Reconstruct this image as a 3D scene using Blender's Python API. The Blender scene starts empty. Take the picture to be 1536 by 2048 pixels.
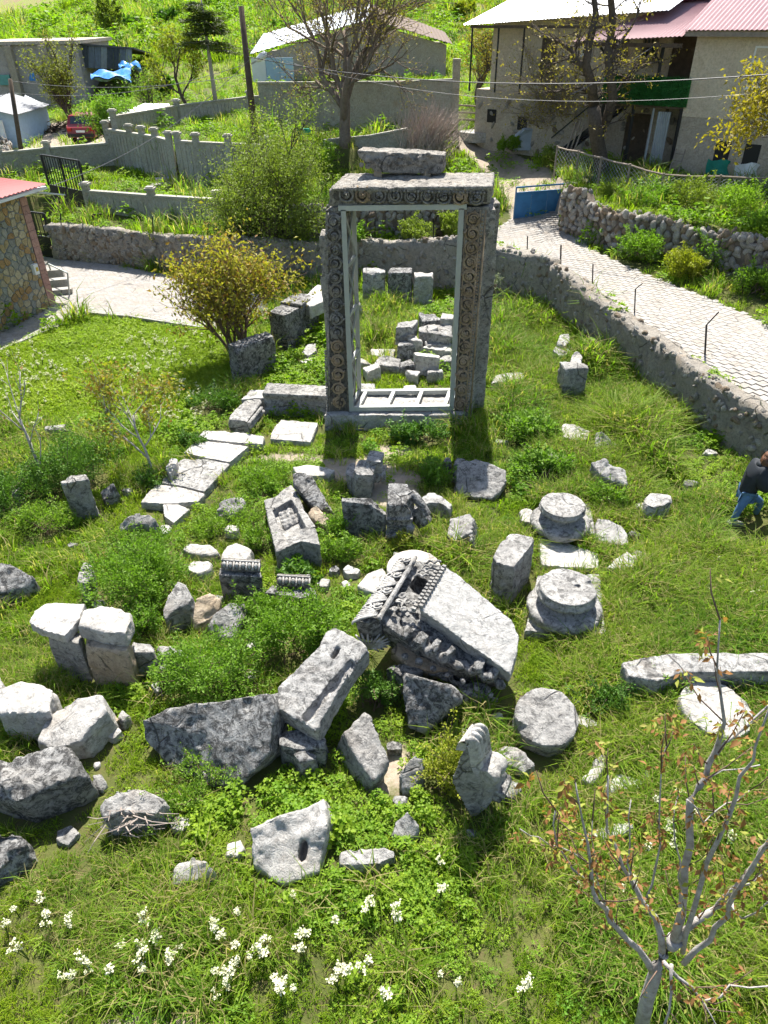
import bpy, bmesh, math, random
import numpy as np
from mathutils import Vector, Matrix, Euler

random.seed(7); RNG = np.random.default_rng(7)
SC = bpy.context.scene
COL = SC.collection
R = math.radians

# ------------------------------------------------------------------ camera, sky, sun, exposure
CAM_H = 8.0; FPX = 1420.0; CX = 768.0; CY = 1024.0
PITCH = R(35.2); ROLL = R(-0.7)
SUN_EL = R(58); SUN_AZ = R(2)          # azimuth from +Y
cam_d = bpy.data.cameras.new('camera'); cam = bpy.data.objects.new('camera', cam_d); COL.objects.link(cam)
cam_d.sensor_fit = 'VERTICAL'; cam_d.sensor_height = 36.0; cam_d.lens = FPX / 2048 * 36.0
cam_d.clip_start = 0.1; cam_d.clip_end = 6000
cam.location = (0, 0, CAM_H)
cam.rotation_euler = (Matrix.Rotation(R(90) - PITCH, 4, 'X') @ Matrix.Rotation(ROLL, 4, 'Z')).to_euler()
SC.camera = cam
world = bpy.data.worlds.new('World'); SC.world = world; world.use_nodes = True
wn = world.node_tree.nodes; wl = world.node_tree.links
sky = wn.new('ShaderNodeTexSky'); sky.sky_type = 'NISHITA'; sky.sun_disc = False
sky.sun_elevation = SUN_EL; sky.sun_rotation = SUN_AZ; sky.air_density = 1.2; sky.dust_density = 1.5
wl.new(sky.outputs[0], wn['Background'].inputs[0]); wn['Background'].inputs[1].default_value = 0.08
sun_d = bpy.data.lights.new('sun', 'SUN'); sun_d.energy = 5.0; sun_d.angle = R(0.55); sun_d.color = (1.0, 0.955, 0.88)
sun = bpy.data.objects.new('sun', sun_d); COL.objects.link(sun)
sun.rotation_euler = Vector((-math.sin(SUN_AZ) * math.cos(SUN_EL), -math.cos(SUN_AZ) * math.cos(SUN_EL), -math.sin(SUN_EL))).to_track_quat('-Z', 'Y').to_euler()
SC.view_settings.view_transform = 'Standard'; SC.view_settings.look = 'None'
SC.view_settings.exposure = 1.45; SC.view_settings.gamma = 1.0
SC.cycles.max_bounces = 5; SC.cycles.diffuse_bounces = 3; SC.cycles.glossy_bounces = 2; SC.cycles.transmission_bounces = 3; SC.cycles.use_adaptive_sampling = True; SC.cycles.adaptive_threshold = 0.03; SC.cycles.use_denoising = True

# ------------------------------------------------------------------ measuring the place: a point of the photo at a known height / distance
_cp, _sp = math.cos(PITCH), math.sin(PITCH); _cr, _sr = math.cos(ROLL), math.sin(ROLL)
_F = np.array([0, _cp, -_sp]); _r0 = np.array([1., 0, 0]); _u0 = np.array([0, _sp, _cp])
_RT = _cr * _r0 + _sr * _u0; _UP = -_sr * _r0 + _cr * _u0
def _ray(x, y): return _F * FPX + (x - CX) * _RT - (y - CY) * _UP
def G(x, y, z=0.0):
    d = _ray(x, y); t = (z - CAM_H) / d[2]; return np.array([d[0] * t, d[1] * t, z])
def at(x, y, Y):
    d = _ray(x, y); return np.array([0, 0, CAM_H]) + d * (Y / d[1])
def hz(x, yt, yb, g=0.0): return at(x, yt, G(x, yb, g)[1])[2]
def proj(P):
    v = np.asarray(P, float) - np.array([0, 0, CAM_H]); z = v @ _F
    return CX + FPX * (v @ _RT) / z, CY - FPX * (v @ _UP) / z, z

# ------------------------------------------------------------------ noise
def _hash(i, j, k, seed):
    h = (i.astype(np.int64) * 374761393 + j.astype(np.int64) * 668265263 + k.astype(np.int64) * 2147483647 + seed * 974634777) & 0xffffffff
    h = ((h ^ (h >> 13)) * 1274126177) & 0xffffffff
    return ((h ^ (h >> 16)) & 0xffff) / 32767.5 - 1.0
def vnoise(P, seed=0):
    P = np.asarray(P, float); I = np.floor(P).astype(np.int64); f = P - I; f = f * f * (3 - 2 * f)
    x, y, z = f[:, 0], f[:, 1], f[:, 2]; i, j, k = I[:, 0], I[:, 1], I[:, 2]; o = 0
    for dx in (0, 1):
        for dy in (0, 1):
            for dz in (0, 1):
                w = (x if dx else 1 - x) * (y if dy else 1 - y) * (z if dz else 1 - z)
                o = o + w * _hash(i + dx, j + dy, k + dz, seed)
    return o
def fbm(P, scale, oct=3, seed=0):
    P = np.asarray(P, float); o = 0; a = 1.0
    for q in range(oct):
        o = o + a * vnoise(P * scale + 17.3 * q, seed + q); a *= .5; scale *= 2.1
    return o
def noise2(x, y, scale, seed=0, oct=3):
    P = np.stack([np.ravel(x), np.ravel(y), np.zeros(np.size(x))], 1)
    return fbm(P, scale, oct, seed).reshape(np.shape(x))

# ------------------------------------------------------------------ mesh builder
class MB:
    def __init__(s): s.v = []; s.f = []
    def add(s, verts, faces):
        b = len(s.v); s.v.extend([tuple(map(float, p)) for p in verts]); s.f.extend([tuple(i + b for i in q) for q in faces]); return s
    def box(s, c, size, rot=None, M=None):
        a = np.array(size, float) / 2
        vs = [Vector((sx * a[0], sy * a[1], sz * a[2])) for sx in (-1, 1) for sy in (-1, 1) for sz in (-1, 1)]
        if rot is not None:
            E = Euler(rot).to_matrix(); vs = [E @ v for v in vs]
        vs = [v + Vector(c) for v in vs]
        return s.add(vs, [(0, 1, 3, 2), (4, 6, 7, 5), (0, 4, 5, 1), (2, 3, 7, 6), (0, 2, 6, 4), (1, 5, 7, 3)])
    def box2(s, lo, hi): return s.box([(lo[i] + hi[i]) / 2 for i in range(3)], [hi[i] - lo[i] for i in range(3)])
    def prism(s, top, bot):
        n = len(top); ct = np.mean(top, 0); cb = np.mean(bot, 0)
        vs = list(top) + list(bot) + [ct, cb]; fs = []
        for i in range(n):
            j = (i + 1) % n
            fs += [(i, j, n + j, n + i), (j, i, 2 * n), (n + i, n + j, 2 * n + 1)]
        return s.add(vs, fs)
    def tube(s, pts, rad, n=6, cap=True):
        pts = [Vector(p) for p in pts]; m = len(pts)
        if not hasattr(rad, '__len__'): rad = [rad] * m
        b = len(s.v); up = Vector((0.31, 0.17, 0.93)); rings = []
        for i, p in enumerate(pts):
            t = (pts[min(i + 1, m - 1)] - pts[max(i - 1, 0)]).normalized()
            a = t.cross(up)
            if a.length < 1e-3: a = t.cross(Vector((1, 0, 0)))
            a.normalize(); c = t.cross(a)
            for k in range(n):
                th = 2 * math.pi * k / n
                s.v.append(tuple(p + (a * math.cos(th) + c * math.sin(th)) * rad[i]))
        for i in range(m - 1):
            for k in range(n):
                k2 = (k + 1) % n; s.f.append((b + i * n + k, b + i * n + k2, b + (i + 1) * n + k2, b + (i + 1) * n + k))
        if cap:
            s.f.append(tuple(b + k for k in reversed(range(n)))); s.f.append(tuple(b + (m - 1) * n + k for k in range(n)))
        return s
    def lathe(s, prof, c, n=24, M=None, a0=0, a1=2 * math.pi):
        b = []; full = abs(a1 - a0 - 2 * math.pi) < 1e-6; cnt = n if full else n + 1
        vs = []
        for k in range(cnt):
            th = a0 + (a1 - a0) * k / n
            for r, z in prof:
                v = Vector((r * math.cos(th), r * math.sin(th), z))
                if M is not None: v = M @ v
                vs.append(v + Vector(c))
        m = len(prof); fs = []
        for k in range(n):
            k2 = (k + 1) % cnt
            for i in range(m - 1): fs.append((k * m + i, k2 * m + i, k2 * m + i + 1, k * m + i + 1))
        return s.add(vs, fs)
    def build(s, name, mat=None, parent=None, smooth=False, origin=None):
        me = bpy.data.meshes.new(name)
        if parent is not None: org = ORG[parent]
        elif origin is not None: org = np.array(origin, float)
        else:
            A = np.array(s.v); org = np.array([A[:, 0].mean(), A[:, 1].mean(), A[:, 2].min()])
        me.from_pydata([tuple(np.array(v) - org) for v in s.v], [], s.f); me.validate()
        if smooth: me.polygons.foreach_set('use_smooth', [True] * len(me.polygons))
        return link(name, me, mat, parent, org)
ORG = {}
def link(name, me, mat=None, parent=None, org=(0, 0, 0)):
    o = bpy.data.objects.new(name, me); COL.objects.link(o)
    if mat is not None and len(me.materials) == 0: me.materials.append(mat)
    if parent is not None: o.parent = parent
    else: o.location = tuple(org)
    ORG[o] = np.array(org, float); return o
def tag(o, label=None, cat=None, group=None, kind=None):
    if label: o['label'] = label
    if cat: o['category'] = cat
    if group: o['group'] = group
    if kind: o['kind'] = kind
    return o
def thing(name, label, cat, loc, group=None):
    o = bpy.data.objects.new(name, None); COL.objects.link(o); o.location = tuple(loc); o.empty_display_size = .2
    ORG[o] = np.array(loc, float); return tag(o, label, cat, group)
def child(name, me, parent, loc, rot=(0, 0, 0), scale=(1, 1, 1), kind=None):
    """a piece with shared mesh data, placed in the world and parented to its owner"""
    o = bpy.data.objects.new(name, me); COL.objects.link(o); o.parent = parent
    o.location = tuple(np.array(loc, float) - ORG[parent]); o.rotation_euler = rot; o.scale = scale
    ORG[o] = np.array(loc, float)
    if kind: o['kind'] = kind
    return o
def inpoly(x, y, poly):
    x = np.asarray(x); y = np.asarray(y); c = np.zeros(x.shape, bool); n = len(poly)
    for i in range(n):
        x1, y1 = poly[i][:2]; x2, y2 = poly[(i + 1) % n][:2]
        if y1 == y2: continue
        t = ((y1 > y) != (y2 > y)) & (x < (x2 - x1) * (y - y1) / (y2 - y1) + x1)
        c ^= t
    return c
def along(pl, step):
    """points, tangents and run lengths along a polyline"""
    pl = np.array(pl, float); seg = np.diff(pl, axis=0); L = np.linalg.norm(seg[:, :2], axis=1); cum = np.r_[0, np.cumsum(L)]
    n = max(2, int(cum[-1] / step) + 1); out = []
    for d in np.linspace(0, cum[-1], n):
        i = min(np.searchsorted(cum, d, 'right') - 1, len(L) - 1); t = (d - cum[i]) / L[i]
        out.append((pl[i] + seg[i] * t, seg[i] / np.linalg.norm(seg[i][:2]), d))
    return out

# ------------------------------------------------------------------ materials
class NT:
    def __init__(s, name):
        s.m = bpy.data.materials.new(name); s.m.use_nodes = True; s.t = s.m.node_tree; s.n = s.t.nodes; s.l = s.t.links
        s.b = s.n['Principled BSDF']; s.out = s.n['Material Output']
    def new(s, typ, **kw):
        q = s.n.new('ShaderNode' + typ)
        for k, v in kw.items():
            if k in ('ins',):
                for a, b in v.items():
                    if isinstance(b, bpy.types.NodeSocket): s.l.new(b, q.inputs[a])
                    else: q.inputs[a].default_value = b
            else: setattr(q, k, v)
        return q
    def coord(s, kind='Object', scale=(1, 1, 1), rnd=True):
        c = s.new('TexCoord').outputs[kind] if kind != 'Position' else s.new('NewGeometry').outputs['Position']
        if rnd and kind == 'Object':
            oi = s.new('ObjectInfo'); a = s.new('VectorMath', operation='SCALE', ins={0: (37., 23., 51.), 'Scale': oi.outputs['Random']})
            c = s.new('VectorMath', operation='ADD', ins={0: c, 1: a.outputs[0]}).outputs[0]
        return s.new('Mapping', ins={0: c, 'Scale': scale}).outputs[0]
    def noise(s, vec, scale, detail=4, rough=.55, dist=0.):
        return s.new('TexNoise', ins={'Vector': vec, 'Scale': scale, 'Detail': detail, 'Roughness': rough, 'Distortion': dist}).outputs[0]
    def ramp(s, fac, stops):
        q = s.new('ValToRGB', ins={0: fac}); e = q.color_ramp.elements
        while len(e) < len(stops): e.new(.5)
        for a, (p, c) in zip(e, stops):
            a.position = p; a.color = (c, c, c, 1) if not hasattr(c, '__len__') else (*c[:3], 1)
        return q.outputs[0]
    def mix(s, fac, a, b, mode='MIX'):
        q = s.new('Mix', data_type='RGBA', blend_type=mode)
        for k, v in ((0, fac), (6, a), (7, b)):
            if isinstance(v, bpy.types.NodeSocket): s.l.new(v, q.inputs[k])
            else: q.inputs[k].default_value = v if not hasattr(v, '__len__') else (*v[:3], 1)
        return q.outputs[2]
    def math(s, op, a, b=0.):
        return s.new('Math', operation=op, ins={0: a, 1: b}).outputs[0]
    def bump(s, h, strength=.5, dist=.02):
        q = s.new('Bump', ins={'Height': h, 'Strength': strength, 'Distance': dist}); s.l.new(q.outputs[0], s.b.inputs['Normal']); return q
    def fin(s, col, rough=.85, spec=.3, metal=0.):
        if isinstance(col, bpy.types.NodeSocket): s.l.new(col, s.b.inputs['Base Color'])
        else: s.b.inputs['Base Color'].default_value = (*col[:3], 1)
        if isinstance(rough, bpy.types.NodeSocket): s.l.new(rough, s.b.inputs['Roughness'])
        else: s.b.inputs['Roughness'].default_value = rough
        s.b.inputs['Specular IOR Level'].default_value = spec; s.b.inputs['Metallic'].default_value = metal
        return s.m

def stone_mat(name, light=(.50, .485, .45), mid=(.30, .29, .275), lichen=.5, warm=.15, bump=.6, crack=.75):
    t = NT(name); c = t.coord()
    n1 = t.noise(c, 2.2, 6, .65, .5); n2 = t.noise(c, 13., 7, .75, .3); n3 = t.noise(c, 6.5, 10, .78, 1.2); n4 = t.noise(c, 45., 3, .6)
    col = t.mix(t.ramp(n1, [(.35, 0), (.68, 1)]), light, mid)
    col = t.mix(t.ramp(n2, [(.42, 0), (.62, .6)]), col, tuple(a * .62 for a in mid))
    col = t.mix(t.ramp(t.noise(c, 2.3, 3), [(.55, 0), (.75, warm)]), col, (.38, .27, .16))
    spots = t.math('MULTIPLY', t.ramp(n3, [(.56 - .13 * lichen, 0), (.62 - .10 * lichen, 1)]), t.ramp(n2, [(.38, 0), (.5, 1)]))
    col = t.mix(t.math('MULTIPLY', spots, min(1., .35 + .6 * lichen)), col, (.035, .034, .033))
    col = t.mix(t.ramp(n4, [(.6, 0), (.72, .4)]), col, tuple(min(.62, a * 1.25) for a in light))
    oi_ = t.new('ObjectInfo'); col = t.mix(t.math('MULTIPLY', oi_.outputs['Random'], .38), col, t.mix(1., col, (.55, .53, .50), 'MULTIPLY'))
    vr = t.new('TexVoronoi', feature='DISTANCE_TO_EDGE', ins={'Vector': t.mix(.12, c, t.new('TexNoise', ins={'Vector': c, 'Scale': 3.}).outputs[1]), 'Scale': 1.6}).outputs[0]
    crk = t.math('MULTIPLY', t.ramp(vr, [(.0, 1), (.022, 0)]), t.ramp(t.noise(c, 1.3, 2), [(.52, 0), (.6, 1)])); col = t.mix(t.math('MULTIPLY', crk, crack), col, (.05, .047, .043))
    h = t.math('ADD', t.math('MULTIPLY', n2, .8), t.math('MULTIPLY', n4, .35)); h = t.math('ADD', h, t.math('MULTIPLY', n3, .9)); h = t.math('SUBTRACT', h, crk)
    t.bump(h, min(1., bump * 1.3), .055); return t.fin(col, .92, .2)
def plain(name, col, rough=.8, spec=.3, metal=0., var=.25, scale=4., bump=0., vary=True):
    t = NT(name); c = t.coord(rnd=vary); n = t.noise(c, scale, 6, .65)
    k = t.mix(t.ramp(n, [(.3, 0), (.7, 1)]), tuple(a * (1 - var) for a in col), tuple(min(1, a * (1 + var)) for a in col))
    oi = t.new('ObjectInfo'); k = t.mix(t.math('MULTIPLY', oi.outputs['Random'], .3 if vary else 0.), k, tuple(a * .6 for a in col))
    if bump: t.bump(t.noise(c, scale * 6, 4, .7), bump, .02)
    return t.fin(k, rough, spec, metal)
def leaf_mat(name, c1, c2, trans=.45, c3=None, spec=.25, zone=1.2, cut3=.8):
    """leaf colour varies from plant to plant and over the ground; light passes through the blades"""
    t = NT(name); oi = t.new('ObjectInfo'); g = t.new('NewGeometry')
    n = t.noise(t.new('Mapping', ins={0: oi.outputs['Location'], 'Scale': (1, 1, 1)}).outputs[0], zone, 3, .6)
    f = t.math('ADD', t.math('MULTIPLY', oi.outputs['Random'], .5), t.math('SUBTRACT', t.math('MULTIPLY', n, 1.6), .55))
    f = t.new('Clamp', ins={0: f}).outputs[0]
    col = t.mix(f, c1, c2)
    isl = g.outputs['Random Per Island']
    col = t.mix(t.math('MULTIPLY', isl, .55), col, tuple(a * .5 for a in c1))
    if c3: col = t.mix(t.ramp(isl, [(cut3, 0), (cut3 + .06, 1)]), col, c3)
    t.fin(col, .55, spec)
    tr = t.new('BsdfTranslucent'); t.l.new(t.mix(1., col, (.86, 1.0, .35), 'MULTIPLY'), tr.inputs[0])
    ms = t.new('MixShader', ins={0: trans}); t.l.new(t.b.outputs[0], ms.inputs[1]); t.l.new(tr.outputs[0], ms.inputs[2])
    t.l.new(ms.outputs[0], t.out.inputs['Surface']); return t.m

# ------------------------------------------------------------------ ground
BW = [(-18.5, 34.5), (-13.3, 33.0), (-12.9, 29.2), (-8.1, 27.5), (-5.6, 26.5), (-3.0, 26.2), (-0.4, 26.1), (1.9, 25.2), (3.7, 24.0), (5.3, 21.9)]
RW = [(5.3, 21.9), (5.95, 19.6), (6.6, 17.7), (7.3, 15.0), (8.1, 12.6), (8.9, 9.0), (9.4, 5.0), (9.6, -14)]
INNER = BW + RW[1:] + [(-60, -14), (-60, 30.9)]
DRY = [(6.75, 27.3), (7.7, 25.3), (8.9, 23.7), (10.1, 22.4), (11.2, 20.6), (13.2, 17.6), (16.5, 12.5)]
TERR = DRY + [(60, 8), (60, 31), (22, 30.5), (13, 33), (9.5, 33.4), (7.0, 30.6)]
W2 = [tuple(G(x, y, 1.6)[:2]) for x, y in [(232, 336), (278, 346), (302, 351), (327, 356), (355, 366), (408, 370), (470, 374), (540, 378)]]
W4 = [tuple(G(x, y, 3.1)[:2]) for x, y in [(234, 272), (359, 247), (501, 226), (560, 222)]]
UPG = W2 + [(W2[-1][0] + 4, W2[-1][1] + 2), (W4[-1][0] + 2, W4[-1][1])] + W4[::-1]
SWB = [(-3.2, 27.0), (-1.9, 26.95), (-0.4, 26.9), (1.2, 26.8), (2.9, 26.9), (4.2, 27.8), (5.0, 29.0)]       # dry stone wall behind the gate
_c = []
for x, y, z in [(110, 440, 1.3), (330, 455, 1.3), (450, 465, 1.3), (1075, 440, 1.35), (1040, 500, 1.2), (1147, 482, 1.25), (1279, 542, 1.22), (1410, 587, 1.2), (1536, 640, 1.15),
                (1536, 760, 1.1), (1300, 640, 1.12), (183, 426, 1.45), (311, 437, 1.4), (437, 440, 1.4), (237, 338, 1.7), (338, 359, 1.6), (447, 372, 1.6),
                (100, 360, 1.6), (10, 350, 1.6), (160, 290, 1.8), (30, 300, 1.7), (100, 310, 1.75), (240, 272, 2.4), (359, 247, 3.0), (501, 226, 3.3),
                (690, 335, 2.1), (600, 340, 2.1), (1000, 350, 1.8), (950, 300, 2.4), (920, 270, 3.0), (1000, 240, 3.2), (1060, 300, 2.5), (880, 240, 3.3), (1150, 330, 2.6),
                (750, 300, 2.6), (560, 260, 2.9)]:
    _c.append(G(x, y, z))
for x, y, Y in [(350, 180, 58), (430, 190, 58), (250, 130, 72), (100, 228, 65), (20, 228, 65), (-60, 230, 65), (180, 215, 65), (100, 110, 80), (0, 110, 80), (300, 100, 80), (500, 100, 80), (350, 60, 96), (100, 70, 100), (0, 60, 105),
                (700, 120, 75), (900, 150, 68), (960, 120, 78), (900, 40, 95), (600, 30, 105), (1000, 30, 95), (1200, 60, 80), (0, 36, 128), (140, 14, 132), (260, -3, 136),
                (450, -70, 150), (700, -120, 150), (1000, -140, 150), (1300, -160, 150), (1600, -180, 150), (1500, 30, 80), (600, 160, 62)]:
    _c.append(at(x, y, Y))
_c += [np.array(p, float) for p in [(-58, 175, 1), (-90, 130, 3), (-95, 90, 5), (-40, 190, 6), (0, 230, 40), (80, 230, 45), (90, 90, 16), (60, 40, 5), (40, 20, 3.5), (-70, 50, 2), (-45, 40, 1.5), (-120, 200, -4)]]
_c = np.array(_c)
def _rbf(A, B): return np.sqrt(((A[:, None, :2] - B[None, :, :2]) ** 2).sum(-1) + .04)
_K = np.zeros((len(_c) + 3,) * 2); _n = len(_c)
_K[:_n, :_n] = _rbf(_c, _c) - np.eye(_n) * .15; _K[:_n, _n] = 1; _K[:_n, _n + 1:] = _c[:, :2]; _K[_n:, :_n] = _K[:_n, _n:].T
_w = np.linalg.solve(_K, np.r_[_c[:, 2], 0, 0, 0])
def outer(x, y):
    sh = np.shape(x); P = np.stack([np.ravel(x), np.ravel(y)], 1).astype(float)
    o = np.concatenate([_rbf(q, _c) @ _w[:_n] for q in np.array_split(P, max(1, len(P) // 4000))]) + _w[_n] + P @ _w[_n + 1:]
    return o.reshape(sh)
def tz(x, y):
    x = np.asarray(x, float); y = np.asarray(y, float)
    z = outer(x, y); lump = noise2(x, y, .45, 3) * .05
    z = z + lump + np.clip((y - 60) / 40, 0, 1) * noise2(x, y, .12, 9) * .9
    z = np.where(inpoly(x, y, TERR), 2.45 + np.clip((y - 27) * .03, 0, .2) + lump, z)
    z = np.where(inpoly(x, y, UPG), 3.0 + np.clip((y - 40) * .03, -.1, .4) + lump, z)
    return np.where(inpoly(x, y, INNER), noise2(x, y, .5, 5) * .045 - .02, z)
def tz1(x, y): return float(tz(np.array([x]), np.array([y]))[0])

def _axis(segs):
    out = []
    for a, b, s in segs: out += list(np.arange(a, b, s))
    return np.array(out + [segs[-1][1]])
gx = _axis([(-260, -120, 20), (-120, -60, 4), (-60, -24, 1.2), (-24, -15, .4), (-15, 14, .2), (14, 26, .5), (26, 60, 1.5), (60, 120, 4), (120, 260, 20)])
gy = _axis([(-40, -8, 4), (-8, 1, .5), (1, 44, .2), (44, 60, .5), (60, 110, 1.3), (110, 160, 2.5), (160, 330, 10)])
GX, GY = np.meshgrid(gx, gy); GZ = tz(GX, GY)
nx, ny = len(gx), len(gy)
idx = np.arange(nx * ny).reshape(ny, nx)
quads = np.stack([idx[:-1, :-1], idx[:-1, 1:], idx[1:, 1:], idx[1:, :-1]], -1).reshape(-1, 4)
me = bpy.data.meshes.new('ground')
me.vertices.add(nx * ny); me.vertices.foreach_set('co', np.stack([GX, GY, GZ], -1).ravel())
me.loops.add(quads.size); me.loops.foreach_set('vertex_index', quads.ravel().astype(np.int32))
me.polygons.add(len(quads)); me.polygons.foreach_set('loop_start', np.arange(0, quads.size, 4, dtype=np.int32)); me.update(); me.validate()
me.polygons.foreach_set('use_smooth', [True] * len(me.polygons))
# bare trodden earth: the lane to the houses, the lot by the red car, a worn patch in front of the gate
def gp(pts, z): return [tuple(G(x, y, z)[:2]) for x, y in pts]
DIRT = [[tuple(G(x, y, z)[:2]) for x, y, z in [(1030, 440, 1.4), (1125, 440, 1.4), (1118, 400, 1.6), (1092, 360, 1.8), (1064, 332, 2.05), (1005, 300, 2.4), (945, 282, 2.75), (908, 268, 3.0), (890, 262, 3.0), (882, 270, 3.0), (912, 292, 2.6), (950, 322, 2.15), (980, 352, 1.8), (1000, 392, 1.6)]],
        gp([(20, 338), (120, 330), (228, 318), (222, 290), (190, 262), (140, 255), (60, 262), (30, 290), (0, 320)], 1.75),
        gp([(650, 915), (740, 905), (800, 930), (860, 960), (760, 1000), (640, 950)], 0), gp([(740, 885), (830, 880), (830, 905), (750, 912)], 0),
        gp([(1250, 1070), (1390, 1040), (1400, 1070), (1290, 1095)], 0), gp([(500, 905), (650, 905), (650, 925), (480, 925)], 0), gp([(800, 1480), (700, 1590), (780, 1600), (850, 1520)], 0),
        gp([(180, 2048), (330, 2010), (500, 2048), (400, 2100), (150, 2100)], 0), gp([(720, 1010), (760, 960), (860, 985), (820, 1020)], 0)]
dm = np.zeros(GX.shape)
for k, p in enumerate(DIRT): dm = np.maximum(dm, inpoly(GX, GY, p) * (1.0 if k < 2 else .75))
for _ in range(2):
    d2 = dm.copy(); d2[1:-1, 1:-1] = (dm[1:-1, 1:-1] * 2 + dm[:-2, 1:-1] + dm[2:, 1:-1] + dm[1:-1, :-2] + dm[1:-1, 2:]) / 6; dm = d2
at_ = me.attributes.new('dirt', 'FLOAT', 'POINT'); at_.data.foreach_set('value', dm.ravel())
t = NT('ground_soil'); c = t.coord('Position')
n1 = t.noise(c, .7, 5, .6); n2 = t.noise(c, 6, 6, .7); n3 = t.noise(c, 35, 4, .7)
gcol = t.mix(t.ramp(n1, [(.35, 0), (.65, 1)]), (.050, .064, .016), (.095, .10, .028))
gcol = t.mix(t.ramp(n2, [(.50, 0), (.68, .75)]), gcol, (.105, .075, .042)); nb = t.noise(c, .16, 6, .7, .6); sp_ = t.new('SeparateXYZ', ins={0: c}).outputs[1]; far = t.new('MapRange', ins={0: sp_, 1: 55., 2: 85.}).outputs[0]
gcol = t.mix(far, gcol, t.mix(t.ramp(nb, [(.42, 0), (.62, 1)]), (.17, .21, .045), (.20, .15, .085)))
dcol = t.mix(t.ramp(n2, [(.35, 0), (.7, 1)]), (.34, .285, .225), (.235, .19, .145)); dcol = t.mix(t.ramp(n3, [(.62, 0), (.7, .6)]), dcol, (.45, .42, .38))
a = t.new('Attribute', attribute_name='dirt')
f = t.math('ADD', a.outputs['Fac'], t.math('MULTIPLY', t.math('SUBTRACT', n2, .5), .9)); f = t.ramp(f, [(.35, 0), (.6, 1)])
t.bump(t.math('ADD', n2, t.math('MULTIPLY', n3, .5)), .6, .05)
M_GROUND = t.fin(t.mix(f, gcol, dcol), .95, .15)
ground = link('ground', me, M_GROUND); tag(ground, kind='structure')
def dirt_at(x, y):
    m = np.zeros(np.shape(x), bool)
    for p in DIRT: m |= inpoly(x, y, p)
    return m
FOOT = []       # footprints of stones and paving: nothing grows through them

# far ridge on the horizon
mb = MB(); N = 60; top = []; bot = []
for i in range(N + 1):
    x = -1500 + 1700 * i / N; y = 1150 + 120 * math.sin(i * .7); z = 30 + 14 * math.sin(i * .33 + 1) + 7 * math.sin(i * 1.1) + random.uniform(-3, 3)
    top.append((x, y, z if x < -150 else z + 25)); bot.append((x, y - 500, -40))
mb.add(top + bot + [(p[0], p[1] + 300, -40) for p in top], [(i, i + 1, N + 2 + i, N + 1 + i) for i in range(N)] + [(i + 1, i, 2 * N + 2 + i, 2 * N + 3 + i) for i in range(N)])
tag(mb.build('hills', plain('far_forest', (.045, .065, .05), .95, .1, var=.35, scale=.02), smooth=True), kind='structure')

# ------------------------------------------------------------------ stones: each one closed solids, weathered together
M_ST = stone_mat('limestone_grey', light=(.46, .45, .425), mid=(.25, .243, .232), lichen=.5)
M_STW = stone_mat('limestone_pale', light=(.52, .505, .475), mid=(.34, .325, .30), lichen=.2, warm=.2, bump=.45)
M_STD = stone_mat('limestone_lichen', light=(.40, .395, .38), mid=(.20, .197, .19), lichen=.85, warm=.1)
M_STB = stone_mat('limestone_tan', light=(.50, .42, .32), mid=(.36, .28, .19), lichen=.25, warm=.5)
QUEUE = []
def rock(name, label, mb, mat=None, voxel=.04, amp=1., cat='stone block', group=None, cuts=None, parent=None, sm=0, foot=None, chip=None):
    voxel = max(.016, voxel * .82); me = bpy.data.meshes.new(name); me.from_pydata(mb.v, [], mb.f)
    QUEUE.append(dict(name=name, label=label, me=me, mat=mat or M_ST, voxel=voxel, amp=amp, cat=cat, group=group, cuts=cuts, parent=parent, sm=sm, chip=(parent is None and name not in ('column_drum', 'moulded_base', 'architrave_beam', 'coffer_slab', 'egg_moulded_block', 'carved_fragment')) if chip is None else chip))
    if foot is not None: FOOT.append(foot)
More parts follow.
